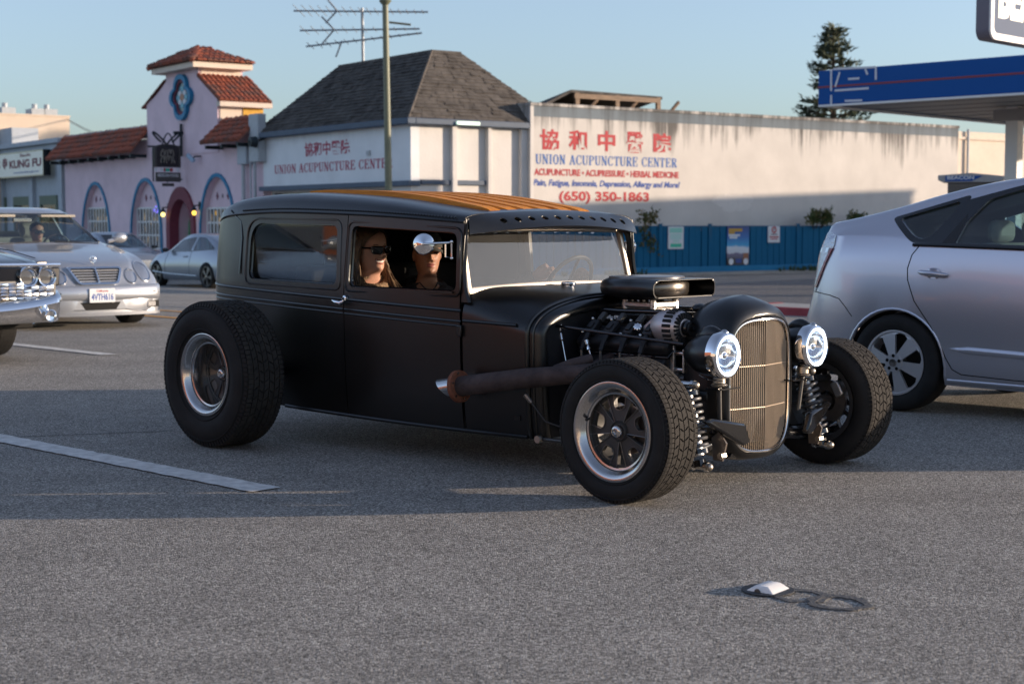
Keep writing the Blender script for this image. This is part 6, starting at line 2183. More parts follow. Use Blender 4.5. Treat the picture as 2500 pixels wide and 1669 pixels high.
# alternator, brackets, caps
al = empty_part('alternator', en)
au, az = hv(1545, 752, .25)
AC = Vec((au, -.26, az + .004)); AS = 1.16
M['alt'] = mat('alternator_casting', (.55, .50, .50), .42, metal=.75)
mb = MB(); mb.lathe([(a * AS, b * AS) for a, b in [(-.075, .03), (-.07, .052), (-.04, .066), (.0, .071), (.035, .070), (.058, .058), (.066, .03)]], AC, 'x', 32); mb.build('housing', M['alt'], al, smooth=35)
for k in range(22):
    q = 2 * PI * k / 22
    m_ = Matrix.Translation(AC) @ Matrix.Rotation(q, 4, 'X') @ Matrix.Scale(AS, 4)
    mb = MB(); mb.box((.004, -.006, .066), (.042, .006, .0735), m_); mb.build('vent_slot', M['interior'], al)
    mb = MB(); mb.box((.052, -.005, .036), (.0665, .005, .060), m_); mb.build('vent_slot', M['interior'], al)
mb = MB(); mb.lathe([(.066, .02), (.07, .034), (.086, .036), (.092, .03), (.106, .034), (.108, .026), (.1, .022), (.1, .010), (.118, .009), (.118, .001)], AC + Vec((.008, 0, 0)), 'x', 28); mb.build('pulley', M['gloss_black'], al, smooth=35)
mb = MB(); mb.prism([(-.09, -.03), (.02, -.06), (.02, .05), (-.01, .06), (-.09, .0)], -.03, .03, lambda a, b, d: AC + Vec((a - .06, d, b))); mb.build('rear_ear', M['alt'], al, bevel=.008)
bk = empty_part('accessory_bracket', en)
for z_ in (.59, .515):
    mb = MB(); mb.tube([(au - .06, -.27, z_), (au + .08, -.27, z_)], .012, 10); mb.build('spacer', M['steel'], bk, smooth=40)
mb = MB(); mb.box((au - .01, -.285, .49), (au + .03, -.265, .68)); mb.box((au + .075, -.282, .50), (au + .085, -.25, .61)); mb.build('bracket_plate', M['alu'], bk, bevel=.004)
mb = MB(); mb.lathe([(-.02, .04), (.02, .04), (.03, .028), (.05, .028)], (au + .03, -.25, .47), 'x', 20); mb.build('idler_pulley', M['gunmetal'], bk, smooth=35)
mb = MB(); mb.box((-.12, -.24, .36), (-.03, -.16, .45)); mb.build('steering_box', M['alu'], en, bevel=.012)
mb = MB(); mb.lathe([(-.1, .03), (.03, .03), (.035, .02)], (-.02, -.26, .405), 'x', 16); mb.build('pump_motor', M['black_plastic'], en, smooth=30)
ou, oz = hv(1464, 754, .30)
mb = MB()
rows = []
for h_, r_ in ((0, .014), (.01, .019), (.022, .019), (.026, .015), (.027, .001)):
    rows.append([(r_ * (1 + (.06 if r_ > .017 else 0) * math.cos(8 * 2 * PI * k / 48)) * math.cos(2 * PI * k / 48), r_ * (1 + (.06 if r_ > .017 else 0) * math.cos(8 * 2 * PI * k / 48)) * math.sin(2 * PI * k / 48), h_) for k in range(48)])
mb.grid(rows, close_v=True)
q = Vec((.45, -.75, .5)).to_track_quat('Z', 'Y'); mb.v = [tuple(q @ Vec(p) + Vec((ou, -.30, oz))) for p in mb.v]
mb.build('oil_cap', M['chrome'], en, smooth=40)
for (qa, qb, v) in (((1283, 745), (1300, 838), .42), ((1345, 780), (1362, 838), .40)):
    a, b = hv(*qa, v), hv(*qb, v)
    mb = MB(); A_, B_ = Vec((a[0], -v, a[1])), Vec((b[0], -v, b[1])); mb.tube([A_, A_.lerp(B_, .16), A_.lerp(B_, .2), A_.lerp(B_, .36), A_.lerp(B_, .4), B_], [.012, .010, .006, .010, .005, .004], 10); mb.tube([A_.lerp(B_, .3), A_.lerp(B_, .3) + Vec((-.03, 0, 0))], .004, 6); mb.build('dipstick', M['chrome'], en, smooth=30)
a, b = hv(1256, 744, .46), hv(1568, 790, .36)
mb = MB(); mb.tube([(a[0], -.46, a[1]), (b[0], -.36, b[1])], .0075, 10); mb.build('support_rod', M['gloss_black'], hr, smooth=True)
a, b = hv(1540, 708, -.12), hv(1630, 712, -.12)
# hoses, radiator tank, far side detail
mb = MB(); mb.tube([(-.30, .0, .70), (-.22, .02, .72), (-.16, .03, .75), (-.12, .0, .78)], .02, 10); mb.build('radiator_hose', M['black_plastic'], en, smooth=True)
mb = MB(); mb.tube([(-.22, -.08, .70), (-.15, -.10, .69), (-.10, -.12, .72), (-.08, -.13, .77)], .011, 8); mb.build('water_hose', M['black_plastic'], en, smooth=True)
mb = MB(); mb.lathe([(0, .02), (.02, .026), (.05, .02), (.06, .001)], (-.20, -.03, .70), 'z', 12); mb.build('thermostat_neck', M['alu'], en, smooth=30)
for k in range(10):
    rr = random.Random(k)
    p = Vec((rr.uniform(-.7, -.2), rr.uniform(-.22, .1), rr.uniform(.58, .72)))
    mb = MB(); mb.tube([p, p + Vec((rr.uniform(.02, .06), rr.uniform(-.02, .02), rr.uniform(-.02, .03))), p + Vec((rr.uniform(.08, .14), rr.uniform(-.05, .05), rr.uniform(-.06, .02)))], .006, 6); mb.build('engine_hose', M['black_plastic'] if k % 3 else M['gunmetal'], en, smooth=True)
for k in range(8):
    rr = random.Random(50 + k)
    p = Vec((rr.uniform(-.7, -.25), -.33 + rr.uniform(-.02, .02), rr.uniform(.40, .50)))
    mb = MB(); mb.lathe([(-.01, .010), (.01, .010), (.014, .006), (.014, .001)], p, 'y', 8); mb.build('engine_bolt', M['steel'] if k % 2 else M['iron'], en)
mb = MB(); mb.lathe([(-.03, .09), (.0, .095), (.02, .08), (.03, .03)], (-.17, 0, .36), 'x', 28); mb.build('crank_pulley', M['gloss_black'], en, smooth=35)
for k in range(6):
    mb = MB(); q = 2 * PI * k / 6
    m_ = Matrix.Translation((-.13, 0, .50)) @ Matrix.Rotation(q, 4, 'X')
    mb.prism([(-.03, .03), (.03, .03), (.045, .18), (-.03, .18)], -.004, .004, lambda a, b, d: m_ @ Vec((d + a * .3, a, b))); mb.build('fan_blade', M['black_plastic'], en)

# ------------------------------------------------------------------ grille shell
def grille_outline(off=0.0, topk=1.0, n=72):
    """closed outline in y,z"""
    hw, zb, zt = .232, .145, .735
    pts = []
    zc = (zb + zt) / 2
    for k in range(n):
        q = 2 * PI * k / n
        c, s = math.cos(q), math.sin(q)
        p = 3.8 if s < 0 else 4.3
        y = hw * math.copysign(abs(c) ** (2 / p), c)
        z = zc + (zt - zb) / 2 * math.copysign(abs(s) ** (2 / p), s)
        if s < 0: y *= 1 - .10 * (abs(s) ** 3)
        nrm = Vec((c, s * .9)).normalized()
        y += off * nrm.x
        z += off * nrm.y * (topk if s > 0 else 1)
        if s > 0:
            # gentle peak on the outer edge, small dip at the inner edge
            z += (.02 * max(0, s) ** 2 * (1 - (abs(y) / .26) ** 1.2 if abs(y) < .26 else 0)) * (1 if off > .005 else .6)
            if off > .02: z += (off - .02) * 1.1 * max(0, 1 - (abs(y) / .24) ** 1.6)
        pts.append((y, z))
    return pts
gr_ = empty_part('grille_shell', hr)
rings = []
for u, off, tk in ((-.15, .030, 1.2), (-.13, .040, 1.3), (-.06, .047, 1.35), (.0, .050, 1.3), (.05, .046, 1.15), (.085, .034, 1.2), (.100, .020, 1.0), (.103, .010, 1.0), (.094, .003, 1.0), (.06, .002, 1)):
    rings.append([(u + (.03 * max(0, 1 - abs(y) / .24) if u > .07 else 0), y, z) for y, z in grille_outline(off, tk)])
mb = MB(); mb.grid(rings, close_v=True); mb.build('shell_body', MBK, gr_, smooth=50)
go = grille_outline(.0)
def gbar_u(y): return .082 + .045 * max(0, 1 - abs(y) / .235)
mb = MB(); mb.tube([(gbar_u(y) + .012, y, z) for y, z in go + go[:1]], .0065, 8, caps=False); mb.build('grille_surround', M['steel'], gr_, smooth=True)
def g_ext(y):
    up = [z for (yy, z), (y2, z2) in zip(go, go[1:] + go[:1])]
    zt_ = zb_ = None
    for (ya, za), (yb, zb2) in zip(go, go[1:] + go[:1]):
        if (ya - y) * (yb - y) <= 0 and abs(ya - yb) > 1e-9:
            z = lerp(za, zb2, (y - ya) / (yb - ya))
            if z > .44: zt_ = z if zt_ is None else max(zt_, z)
            else: zb_ = z if zb_ is None else min(zb_, z)
    return zb_, zt_
mb = MB()
NB = 37
for k in range(NB):
    y = lerp(-.222, .222, k / (NB - 1))
    zb_, zt_ = g_ext(y)
    if zb_ is None or zt_ is None: continue
    u = gbar_u(y)
    mb.tube([(u, y, zb_), (u, y, zt_)], .0021, 6, caps=False)
o = mb.build('grille_bar', M['grille_steel'], gr_); o['kind'] = 'stuff'
for z_ in (.345, .535):
    mb = MB(); mb.tube([(gbar_u(y) - .002, y, z_) for y in (-.226, 0, .226)], .003, 6); mb.build('grille_rod', M['grille_steel'], gr_)
mb = MB(); mb.box((-.06, -.215, .17), (.03, .215, .71)); mb.build('radiator', mat('radiator_core', (.012, .011, .010), .8), gr_)
mb = MB(); mb.sphere((0, 0, 0), 1, 14, 8, (.035, .045, .022)); mb.v = [tuple(Vec(p) + Vec((-.15, -.13, .79))) for p in mb.v]; mb.build('radiator_cap', MBK, gr_, smooth=True)
# lower roll pan
mb = MB(); mb.tube([(.06, y, .128 + .02 * abs(y / .2) ** 3) for y in [lerp(-.19, .19, k / 8) for k in range(9)]], .022, 8); mb.build('lower_pan', M['gloss_black'], gr_, smooth=True)

# ------------------------------------------------------------------ headlights
def headlight(s):
    t = empty_part('headlight', hr, (.150, s * .347, .602))
    n = 40
    rings_ = [(-.215, .004), (-.205, .03), (-.17, .062), (-.12, .086), (-.07, .097), (-.025, .1)]
    mb = MB(); mb.lathe(rings_, (0, 0, 0), 'x', n); mb.build('bucket', MBK, t, smooth=50)
    mb = MB(); mb.lathe([(-.03, .1005), (-.028, .1045), (-.01, .106), (.012, .103), (.024, .096), (.026, .09), (.018, .0865)], (0, 0, 0), 'x', n); mb.build('chrome_ring', M['chrome'], t, smooth=50)
    mb = MB(); mb.lathe([(.014, .0865), (.022, .084), (.024, .079), (.016, .075)], (0, 0, 0), 'x', n); mb.build('halo_ring', M['halo'], t, smooth=50)
    mb = MB(); mb.lathe([(-.05, .012), (-.048, .03), (-.03, .055), (-.005, .072), (.014, .0765)], (0, 0, 0), 'x', n); mb.build('reflector', M['reflector'], t, smooth=50)
    mb = MB(); mb.sphere((-.008, 0, 0), .021, 16, 12); mb.lathe([(-.05, .013), (-.02, .015)], (0, 0, 0), 'x', 16); mb.build('bulb_shield', M['chrome'], t, smooth=True)
    mb = MB(); mb.lathe([(.016, .078), (.024, .06), (.029, .03), (.0305, .001)], (0, 0, 0), 'x', n); mb.build('lens', M['lens'], t, smooth=60)
    # marker lamp pod on top of the bucket
    mb = MB()
    rows = []
    for k in range(9):
        q = k / 8
        x = lerp(-.15, .005, q)
        hh = .040 * math.sin(PI * min(.96, q * .9 + .04)) ** .8
        ww = .030 * math.sin(PI * min(.93, q * .86 + .05)) ** .7
        rows.append([(x, ww * math.cos(PI * j / 8), .078 + .012 * math.sin(PI * q) + hh * math.sin(PI * j / 8)) for j in range(9)])
    mb.grid(rows); mb.f.append(tuple(range(72, 81))); mb.build('marker_pod', MBK, t, smooth=50)
    mb = MB(); mb.sphere((.0, 0, .098), .017, 12, 8, (1.1, 1, 1)); mb.build('marker_lens', M['steel'], t, smooth=True)
    # stem and mounting bar
    mb = MB(); mb.tube([(-.04, -s * .02, -.096), (-.04, -s * .02, -.125)], .028, 16); mb.lathe([(-.14, .032), (-.134, .038), (-.128, .032)], (-.04, -s * .02, 0), 'z', 16); mb.build('mount_stem', M['brass_steel'], t, smooth=35)
    mb = MB(); mb.tube([(-.04, -s * .02, -.13), (-.05, -s * .04, -.30)], .010, 10); mb.build('mount_post', M['gunmetal'], t, smooth=True)
    mb = MB(); mb.box((-.10, min(0, -s * .14), -.155), (-.01, max(0, -s * .14), -.148)); mb.build('mount_bracket', M['gloss_black'], t)
    mb = MB(); mb.tube([(-.12, s * .02, -.092), (-.06, s * .03, -.108), (.0, s * .01, -.112)], .0035, 6); mb.build('trim_wire', M['chrome'], t, smooth=True)
    return t
headlight(-1); headlight(1)

# ------------------------------------------------------------------ wheels and suspension
def front_wheel(s):
    t = empty_part('front_wheel', hr, (0, -.825 if s < 0 else .725, .306), (0, 0, 0 if s < 0 else PI))
    tyre(t, .306, .205, .203, ribs=6, count=92, h=.007)
    mag_wheel(t, .203, .205, .062, M['steel'], M['cast_grey'], R(20))
    mb = MB(); mb.lathe([(.0, .05), (.0, .105), (.018, .105), (.022, .05)], (0, 0, 0), 'y', 40, closed=True); mb.build('brake_disc', M['iron'], t, smooth=30)
    mb = MB(); mb.box((-.02, -.02, .07), (.06, .05, .12), Matrix.Rotation(R(-60), 4, 'Y')); mb.build('caliper', M['alu'], t, bevel=.01)
    mb = MB(); mb.tube([(0, .02, 0), (0, .12, 0)], [.036, .03], 16); mb.build('hub_carrier', M['iron'], t, smooth=35)
    mb = MB(); q = R(165); mb.tube([(.158 * math.cos(q), -.075, .158 * math.sin(q)), (.150 * math.cos(q), -.10, .150 * math.sin(q))], .006, 8); mb.build('valve_stem', M['black_plastic'], t)
    return t
def rear_wheel(s):
    t = empty_part('rear_wheel', hr, (-2.63, s * 1.030, .386), (0, 0, 0 if s < 0 else PI))
    tyre(t, .386, .245, .208, bulge=.022, ribs=7, count=96, h=.008)
    mag_wheel(t, .208, .235, .135, M['steel'], M['gunmetal'], R(0))
    mb = MB(); mb.lathe([(.02, .05), (.02, .15), (.04, .15), (.04, .05)], (0, 0, 0), 'y', 32, closed=True); mb.build('brake_disc', M['iron'], t, smooth=30)
    mb = MB(); mb.tube([(0, .04, 0), (0, .98, 0)], .045, 12); mb.build('axle_tube', M['gloss_black'], t, smooth=40)
    return t
for s in (-1, 1):
    front_wheel(s); rear_wheel(s)
def coilover(s):
    t = empty_part('coilover', hr)
    a = Vec((.03, s * .455, .465)); b = Vec((.115, s * .475, .150))
    d = (b - a).normalized()
    mb = MB(); mb.tube([a + d * .02, a + d * .12], .020, 14); mb.tube([a + d * .12, b - d * .02], .028, 16); mb.build('damper', M['alu'], t, smooth=40)
    s1 = d.orthogonal().normalized(); s2 = d.cross(s1)
    pts = []
    turns, n = 8.2, 150
    L = (b - a).length
    for k in range(n + 1):
        q = 2 * PI * turns * k / n
        pts.append(a + d * lerp(.045, L - .045, k / n) + (s1 * math.cos(q) + s2 * math.sin(q)) * .047)
    mb = MB(); mb.tube(pts, .0085, 8); mb.build('spring', mat('spring_grey', (.11, .11, .115), .45, metal=.5) if 'spring_grey' not in D.materials else D.materials['spring_grey'], t, smooth=True)
    for p, r_ in ((a + d * .035, .050), (b - d * .035, .054)):
        mb = MB(); q = d.to_track_quat('X', 'Z'); mb.lathe([(-.010, .02), (-.010, r_), (.010, r_), (.010, .02)], (0, 0, 0), 'x', 24); mb.v = [tuple(q @ Vec(v) + p) for v in mb.v]; mb.build('spring_seat', M['gloss_black'], t, smooth=30)
    for p in (a - d * .01, b + d * .025):
        mb = MB(); mb.lathe([(-.045, .001), (-.045, .02), (-.03, .022), (-.028, .016), (.028, .016), (.03, .022), (.045, .02), (.045, .001)], p, 'x', 14); mb.build('bush', M['steel'], t, smooth=30)
        mb = MB(); mb.sphere(p + Vec((.05, 0, 0)), .018, 12, 8); mb.build('bolt_head', M['brass_steel'], t, smooth=30)
    mb = MB(); mb.tube([b + d * .0, b + d * .03], .03, 12); mb.build('lower_clevis', M['gloss_black'], t, smooth=30)
    # control arms and brackets
    mb = MB(); mb.prism([(s * .26, .30), (s * .45, .335), (s * .50, .325), (s * .27, .20), (s * .22, .21)], .15, .19, lambda a_, b_, dd: Vec((dd + (.02 if abs(a_) < .3 else -.02), a_, b_))); mb.build('front_plate', M['gloss_black'], t, bevel=.012)
    mb = MB(); mb.tube([(.02, s * .22, .20), (.04, s * .50, .16), (.02, s * .74, .19)], [.028, .026, .022], 10); mb.build('lower_arm', M['gloss_black'], t, smooth=True)
    mb = MB(); mb.tube([(-.12, s * .30, .18), (.02, s * .70, .19)], .018, 8); mb.build('strut_rod', M['gloss_black'], t, smooth=True)
    mb = MB(); mb.tube([(-.04, s * .30, .42), (-.02, s * .52, .43), (0, s * .72, .42)], .018, 8); mb.build('upper_arm', M['gunmetal'], t, smooth=True)
    mb = MB(); mb.tube([(-.10, s * .22, .30), (-.09, s * .72, .30)], .012, 8); mb.build('tie_rod', M['gunmetal'], t, smooth=True)
    mb = MB(); mb.prism([(.06, .14), (.11, .14), (.13, .22), (.09, .27), (.05, .24)], s * .37, s * .38, lambda a_, b_, dd: Vec((a_ + .06, dd, b_))); mb.build('shock_plate', M['iron'], t)
    mb = MB(); mb.tube([(.17, s * .365, .165), (.17, s * .40, .165)], .015, 6); mb.build('plate_bolt', M['brass_steel'], t)
coilover(-1); coilover(1)
# rear link with its chromed end behind the near front wheel
lu, lz = hv(1243, 1006, .56)
mb = MB(); mb.lathe([(-.014, .001), (-.014, .018), (-.004, .02), (.0, .016), (.016, .016), (.02, .012)], (lu, -.58, lz), 'y', 12); mb.build('link_end', M['brass_steel'], hr, smooth=30)
mb = MB(); mb.tube([(lu, -.565, lz), (lu + .3, -.60, lz + .01)], .009, 8); mb.tube([(lu, -.55, lz), (lu - .3, -.42, lz + .04)], .014, 8); mb.build('steering_link', M['gunmetal'], hr, smooth=True)
mb = MB(); mb.box((-.70, -.42, .20), (-.10, .42, .24)); mb.build('cross_member', M['gloss_black'], hr, bevel=.01)
# ------------------------------------------------------------------ ordinary cars: body from lengthwise tables
from mathutils.bvhtree import BVHTree
def dense(p, n):
    return [(lerp(a[0], b[0], k / n), lerp(a[1], b[1], k / n)) for a, b in zip(p, p[1:] + p[:1]) for k in range(n)]
class CarForm:
    bvh = None
    def __init__(s, **t): s.t = t
    def front(s, y, z):
        h_ = s.bvh.ray_cast(Vec((3, y, z)), Vec((-1, 0, 0)))
        return h_[0].x if h_[0] else .5
    def g(s, k, u): return spline(s.t[k], u)
    def half(s, u):
        zb, zm, wm, zs, ws, zr, wr = (s.g(k, u) for k in ('zb', 'zm', 'wm', 'zs', 'ws', 'zr', 'wr'))
        zs = min(zs, zr - .004)
        zm = min(zm, zs - .02)
        wb = wm - .07 * min(1, wm / .5)
        pts = [(wb, zb), (lerp(wb, wm, .6), zb + (zm - zb) * .12), (lerp(wm, wb, .12), zb + (zm - zb) * .4), (wm, zm)]
        for t in (.33, .66):
            pts.append((lerp(wm, ws, t ** 1.6), lerp(zm, zs, t)))
        pts.append((ws, zs))
        g = zr - zs
        e = min(.035, g * .4)
        wt_ = min(wr + .04, ws)
        for t in (.12, .4, .7):
            pts.append((lerp(ws, wt_, t) + .012 * math.sin(PI * t) * min(1, g / .3), lerp(zs, zr - e * 1.6, t)))
        pts += [(wt_, zr - e * 1.6), (lerp(wt_, wr, .5), zr - e * .95), (wr * .98, zr - e * .62), (wr * .8, zr - e * .25), (wr * .45, zr - e * .05), (0, zr)]
        return pts
    def side_y(s, u, z):
        if s.bvh:
            for dz in (0, -.01, -.03, -.06):
                h_ = s.bvh.ray_cast(Vec((u, -4, z + dz)), Vec((0, 1, 0)))
                if h_[0]: return -h_[0].y
        h = s.half(u)
        for (a, b), (c, d) in zip(h, h[1:]):
            if (b - z) * (d - z) <= 0 and abs(d - b) > 1e-9:
                return lerp(a, c, (z - b) / (d - b))
        return h[0][0]
    def body(s, parent, us, m, arches=(), side_cuts=(), front_cut=None, rear_cut=None, name='body', thick=.02, aw=.34):
        mb = MB()
        rows = []
        for u in us:
            h = s.half(u)
            rows.append([(u, -y, z) for y, z in h] + [(u, y, z) for y, z in reversed(h[:-1])])
        mb.grid(rows)
        n = len(rows[0])
        mb.f.append(tuple(range(n)))
        mb.f.append(tuple(range((len(us) - 1) * n, len(us) * n)))
        o = mb.build(name, m, parent)
        bm = bmesh.new(); bm.from_mesh(o.data)
        bmesh.ops.triangulate(bm, faces=[f for f in bm.faces if len(f.verts) > 4])
        if sum(f.normal.z * f.calc_area() for f in bm.faces) < 0: bmesh.ops.reverse_faces(bm, faces=bm.faces)
        s.bvh = BVHTree.FromBMesh(bm)
        bm.to_mesh(o.data); bm.free()
        sm = o.modifiers.new('s', 'SOLIDIFY'); sm.thickness = thick; sm.offset = -1
        apply_mods(o)
        for (u, z, r) in arches:
            c = MB(); c.lathe([(-2, r), (2, r)], (u, 0, z), 'y', 40); n2 = 40
            c.f += [tuple(range(40)), tuple(range(40, 80))]
            boolean(o, c)
        for poly in side_cuts:
            c = MB(); c.prism(poly, -2, 2, lambda a, b, d: Vec((a, d, b)))
            boolean(o, c)
        for cut_, x0_, x1_ in (front_cut or []):
            c = MB(); c.prism(cut_, x0_, x1_, lambda a, b, d: Vec((d, a, b)))
            boolean(o, c)
        smooth_by_angle(o.data, 38)
        return o
    def panel(s, parent, name, poly, off, m, side=-1):
        cu, cz = sum(p[0] for p in poly) / len(poly), sum(p[1] for p in poly) / len(poly)
        mb = MB()
        poly = dense(poly, 4)
        mb.grid([[(q[0], side * (s.side_y(*q) + off), q[1]) for q in [(lerp(cu, u, t), lerp(cz, z, t)) for u, z in poly]] for t in (1, .75, .5, .25, .02)], close_v=True)
        mb.f.append(tuple(range(4 * len(poly), 5 * len(poly))))
        return mb.build(name, m, parent, smooth=60)
    def ring(s, parent, name, inner, outer, off, m, side=-1):
        mb = MB()
        inner, outer = dense(inner, 6), dense(outer, 6)
        mb.grid([[(q[0], side * (s.side_y(*q) + off), q[1]) for q in [(lerp(a[0], b[0], t), lerp(a[1], b[1], t)) for a, b in zip(inner, outer)]] for t in (0, .25, .5, .75, 1)], close_v=True)
        return mb.build(name, m, parent, smooth=60)
    def line(s, parent, name, pts, r, m, side=-1, off=0.0, n=6):
        mb = MB()
        fine = []
        for (a, b), (c, d) in zip(pts, pts[1:]):
            for k in range(6):
                fine.append((lerp(a, c, k / 6), lerp(b, d, k / 6)))
        fine.append(pts[-1])
        mb.tube([(u, side * (s.side_y(u, z) + off), z) for u, z in fine], r, n)
        return mb.build(name, m, parent, smooth=True)
    def front_x(s, z, ua, ub):
        for k in range(41):
            u = lerp(ua, ub, k / 40)
            if s.g('zr', u) >= z: return u
        return ub
    def shield(s, parent, name, poly_rows, ua, ub, m, off=.004):
        """glass that follows the sloping roof line; rows of (z, half width)"""
        mb = MB()
        rows = []
        for z, hw in poly_rows:
            row = []
            for k in range(13):
                q = lerp(-1, 1, k / 12)
                x = s.front_x(z + .03 * q * q * .6, ua, ub)
                row.append((x + math.copysign(off, ub - ua) * -1, q * hw, z))
            rows.append(row)
        mb.grid(rows)
        return mb.build(name, m, parent, smooth=True)
def road_wheel(parent, loc, R_, w, rr_, m_rim, spokes=6, style='cover', flip=False, detail=True):
    t = empty_part('wheel', parent, loc, (0, 0, PI if flip else 0))
    tw = w / 2
    pts = [(-tw * .85, rr_ - .01), (-tw * .95, rr_ + .005), (-tw * 1.08, lerp(rr_, R_, .45)), (-tw * 1.0, lerp(rr_, R_, .8)), (-tw * .88, R_ - .006), (-tw * .5, R_), (tw * .5, R_), (tw * .88, R_ - .006), (tw * 1.05, lerp(rr_, R_, .5)), (tw * .9, rr_)]
    mb = MB(); mb.lathe(pts, (0, 0, 0), 'y', 56); mb.build('tyre', M['rubber'], t, smooth=45)
    mb = MB()
    for k in (-.55, -.2, .2, .55):
        mb.lathe([(tw * k - .004, R_ + .0015), (tw * k + .004, R_ + .0015)], (0, 0, 0), 'y', 40)
    o = mb.build('tread_groove', M['interior'], t); o['kind'] = 'stuff'
    mb = MB(); mb.lathe([(-tw * .86, rr_ - .002), (-tw * .98, rr_), (-tw * .99, rr_ - .012), (-tw * .8, rr_ - .022), (tw * .7, rr_ - .02)], (0, 0, 0), 'y', 48); mb.build('rim', m_rim, t, smooth=40)
    mb = MB(); mb.lathe([(tw * .3, .02), (tw * .3, rr_ - .02)], (0, 0, 0), 'y', 32); mb.build('wheel_back', M['interior'], t)
    yf = -tw * .86
    ho = PI / spokes
    mb = MB()
    if style == 'cover':
        out = [(.05 * math.cos(-ho * .9), .05 * math.sin(-ho * .9)), (rr_ * .86 * math.cos(-ho * .50), rr_ * .86 * math.sin(-ho * .50)), (rr_ * .98 * math.cos(-ho), rr_ * .98 * math.sin(-ho)), (rr_ * .98, 0), (rr_ * .98 * math.cos(ho), rr_ * .98 * math.sin(ho)), (rr_ * .86 * math.cos(ho * .50), rr_ * .86 * math.sin(ho * .50)), (.05 * math.cos(ho * .9), .05 * math.sin(ho * .9))]
    elif style == 'swoosh':
        out = [(.04 * math.cos(-ho * .8), .04 * math.sin(-ho * .8)), (rr_ * .97 * math.cos(-ho * .1), rr_ * .97 * math.sin(-ho * .1)), (rr_ * .97 * math.cos(ho * .7), rr_ * .97 * math.sin(ho * .7)), (rr_ * .5 * math.cos(ho * .55), rr_ * .5 * math.sin(ho * .55)), (.04 * math.cos(ho * .8), .04 * math.sin(ho * .8))]
    else:
        out = [(.03, -.02), (rr_ * .98, -.022), (rr_ * .98, .022), (.03, .02)]
    mb.prism(out, 0, .018, lambda a, b, d: Vec((a, yf + d - .018 * (1 - (math.hypot(a, b) / rr_) ** 2), b)))
    me = mb.mesh('spoke', m_rim)
    for k in range(spokes):
        o = D.objects.new('spoke', me); COL.objects.link(o); o.parent = t; o.rotation_euler = (0, 2 * PI * k / spokes + .26, 0)
    mb = MB(); mb.lathe([(yf - .005, .062), (yf - .022, .058), (yf - .024, .001)], (0, 0, 0), 'y', 24); mb.build('hub', m_rim, t, smooth=35)
    mb = MB(); mb.lathe([(yf - .024, .026), (yf - .030, .024), (yf - .031, .001)], (0, 0, 0), 'y', 20); mb.build('centre_cap', M['steel'], t, smooth=35)
    if detail:
        for k in range(5):
            q = 2 * PI * k / 5 + .3
            mb = MB(); mb.lathe([(yf - .0255, .011), (yf - .012, .011)], (.044 * math.cos(q), 0, .044 * math.sin(q)), 'y', 10); mb.f.append(tuple(range(10))); mb.build('lug', M['gloss_black'], t)
    return t
def spread(a, b, n): return [lerp(a, b, k / n) for k in range(n + 1)]

# ------------------------------------------------------------------ silver hatchback at the right (x from its rear axle, y to its left)
M['silver_lilac'] = paint_mat('silver_lilac_paint', (0.55, 0.545, 0.60), .68, .29)
pc = ground_at(2078 * QK, 941 * QK)
PW = .8475
pr = thing('silver_hatchback', 'silver lilac hatchback with sloping roof, cropped by the right edge', 'car', (pc.x - RN.x * .745 - RA.x * .035, pc.y - RN.y * .745 - RA.y * .035, 0), -TH)
PFm = CarForm(
    zb=[(-.87, .36), (-.7, .27), (-.4, .22), (0, .19), (2.7, .17), (3.4, .2), (3.55, .3)],
    zm=[(-.87, .46), (-.6, .60), (0, .62), (2.8, .6), (3.55, .5)],
    wm=[(-.87, .42), (-.84, .54), (-.78, .66), (-.68, .755), (-.5, .815), (-.2, .850), (.2, .860), (2.6, .86), (3.1, .8), (3.4, .66), (3.55, .45)],
    zs=[(-.87, .47), (-.72, .70), (-.62, 1.0), (-.5, 1.10), (-.1, 1.09), (.2, 1.055), (.8, 1.03), (1.8, .985), (2.5, .93), (3.0, .82), (3.55, .56)],
    ws=[(-.87, .38), (-.84, .48), (-.78, .58), (-.7, .67), (-.6, .735), (-.4, .775), (0, .80), (.5, .815), (2.5, .79), (3.1, .68), (3.55, .38)],
    zr=[(-.87, .50), (-.83, .575), (-.795, .60), (-.745, .70), (-.70, .86), (-.655, 1.03), (-.615, 1.165), (-.585, 1.205), (-.54, 1.213), (-.35, 1.25), (-.1, 1.308), (.2, 1.386), (.5, 1.447), (.8, 1.482), (1.15, 1.495), (1.5, 1.475), (1.75, 1.41), (2.1, 1.24), (2.4, 1.08), (2.62, .985), (3.0, .87), (3.3, .75), (3.55, .58)],
    wr=[(-.87, .30), (-.8, .48), (-.7, .58), (-.55, .63), (0, .60), (.8, .575), (1.5, .57), (1.9, .60), (2.5, .68), (3.1, .55), (3.55, .25)])
us = [-.87, -.85, -.83, -.81, -.79, -.765, -.74, -.715, -.69, -.665, -.64, -.62, -.60, -.58, -.555] + spread(-.5, 1.2, 34) + spread(1.3, 3.3, 14) + [3.4, 3.47, 3.52, 3.55]
QGLASS = rpoly([(-.055, 1.212), (.345, 1.318), (.335, 1.27), (.205, 1.085), (.115, 1.085)], [.03, .03, .03, .05, .06], 5)
DGLASS = rpoly([(.39, 1.06), (1.05, 1.045), (1.05, 1.42), (.775, 1.395), (.535, 1.325), (.43, 1.19)], [.01, .01, .02, .1, .03, .02], 4)
FGLASS = rpoly([(1.16, 1.04), (2.2, .99), (1.62, 1.37), (1.16, 1.42)], .03, 4)
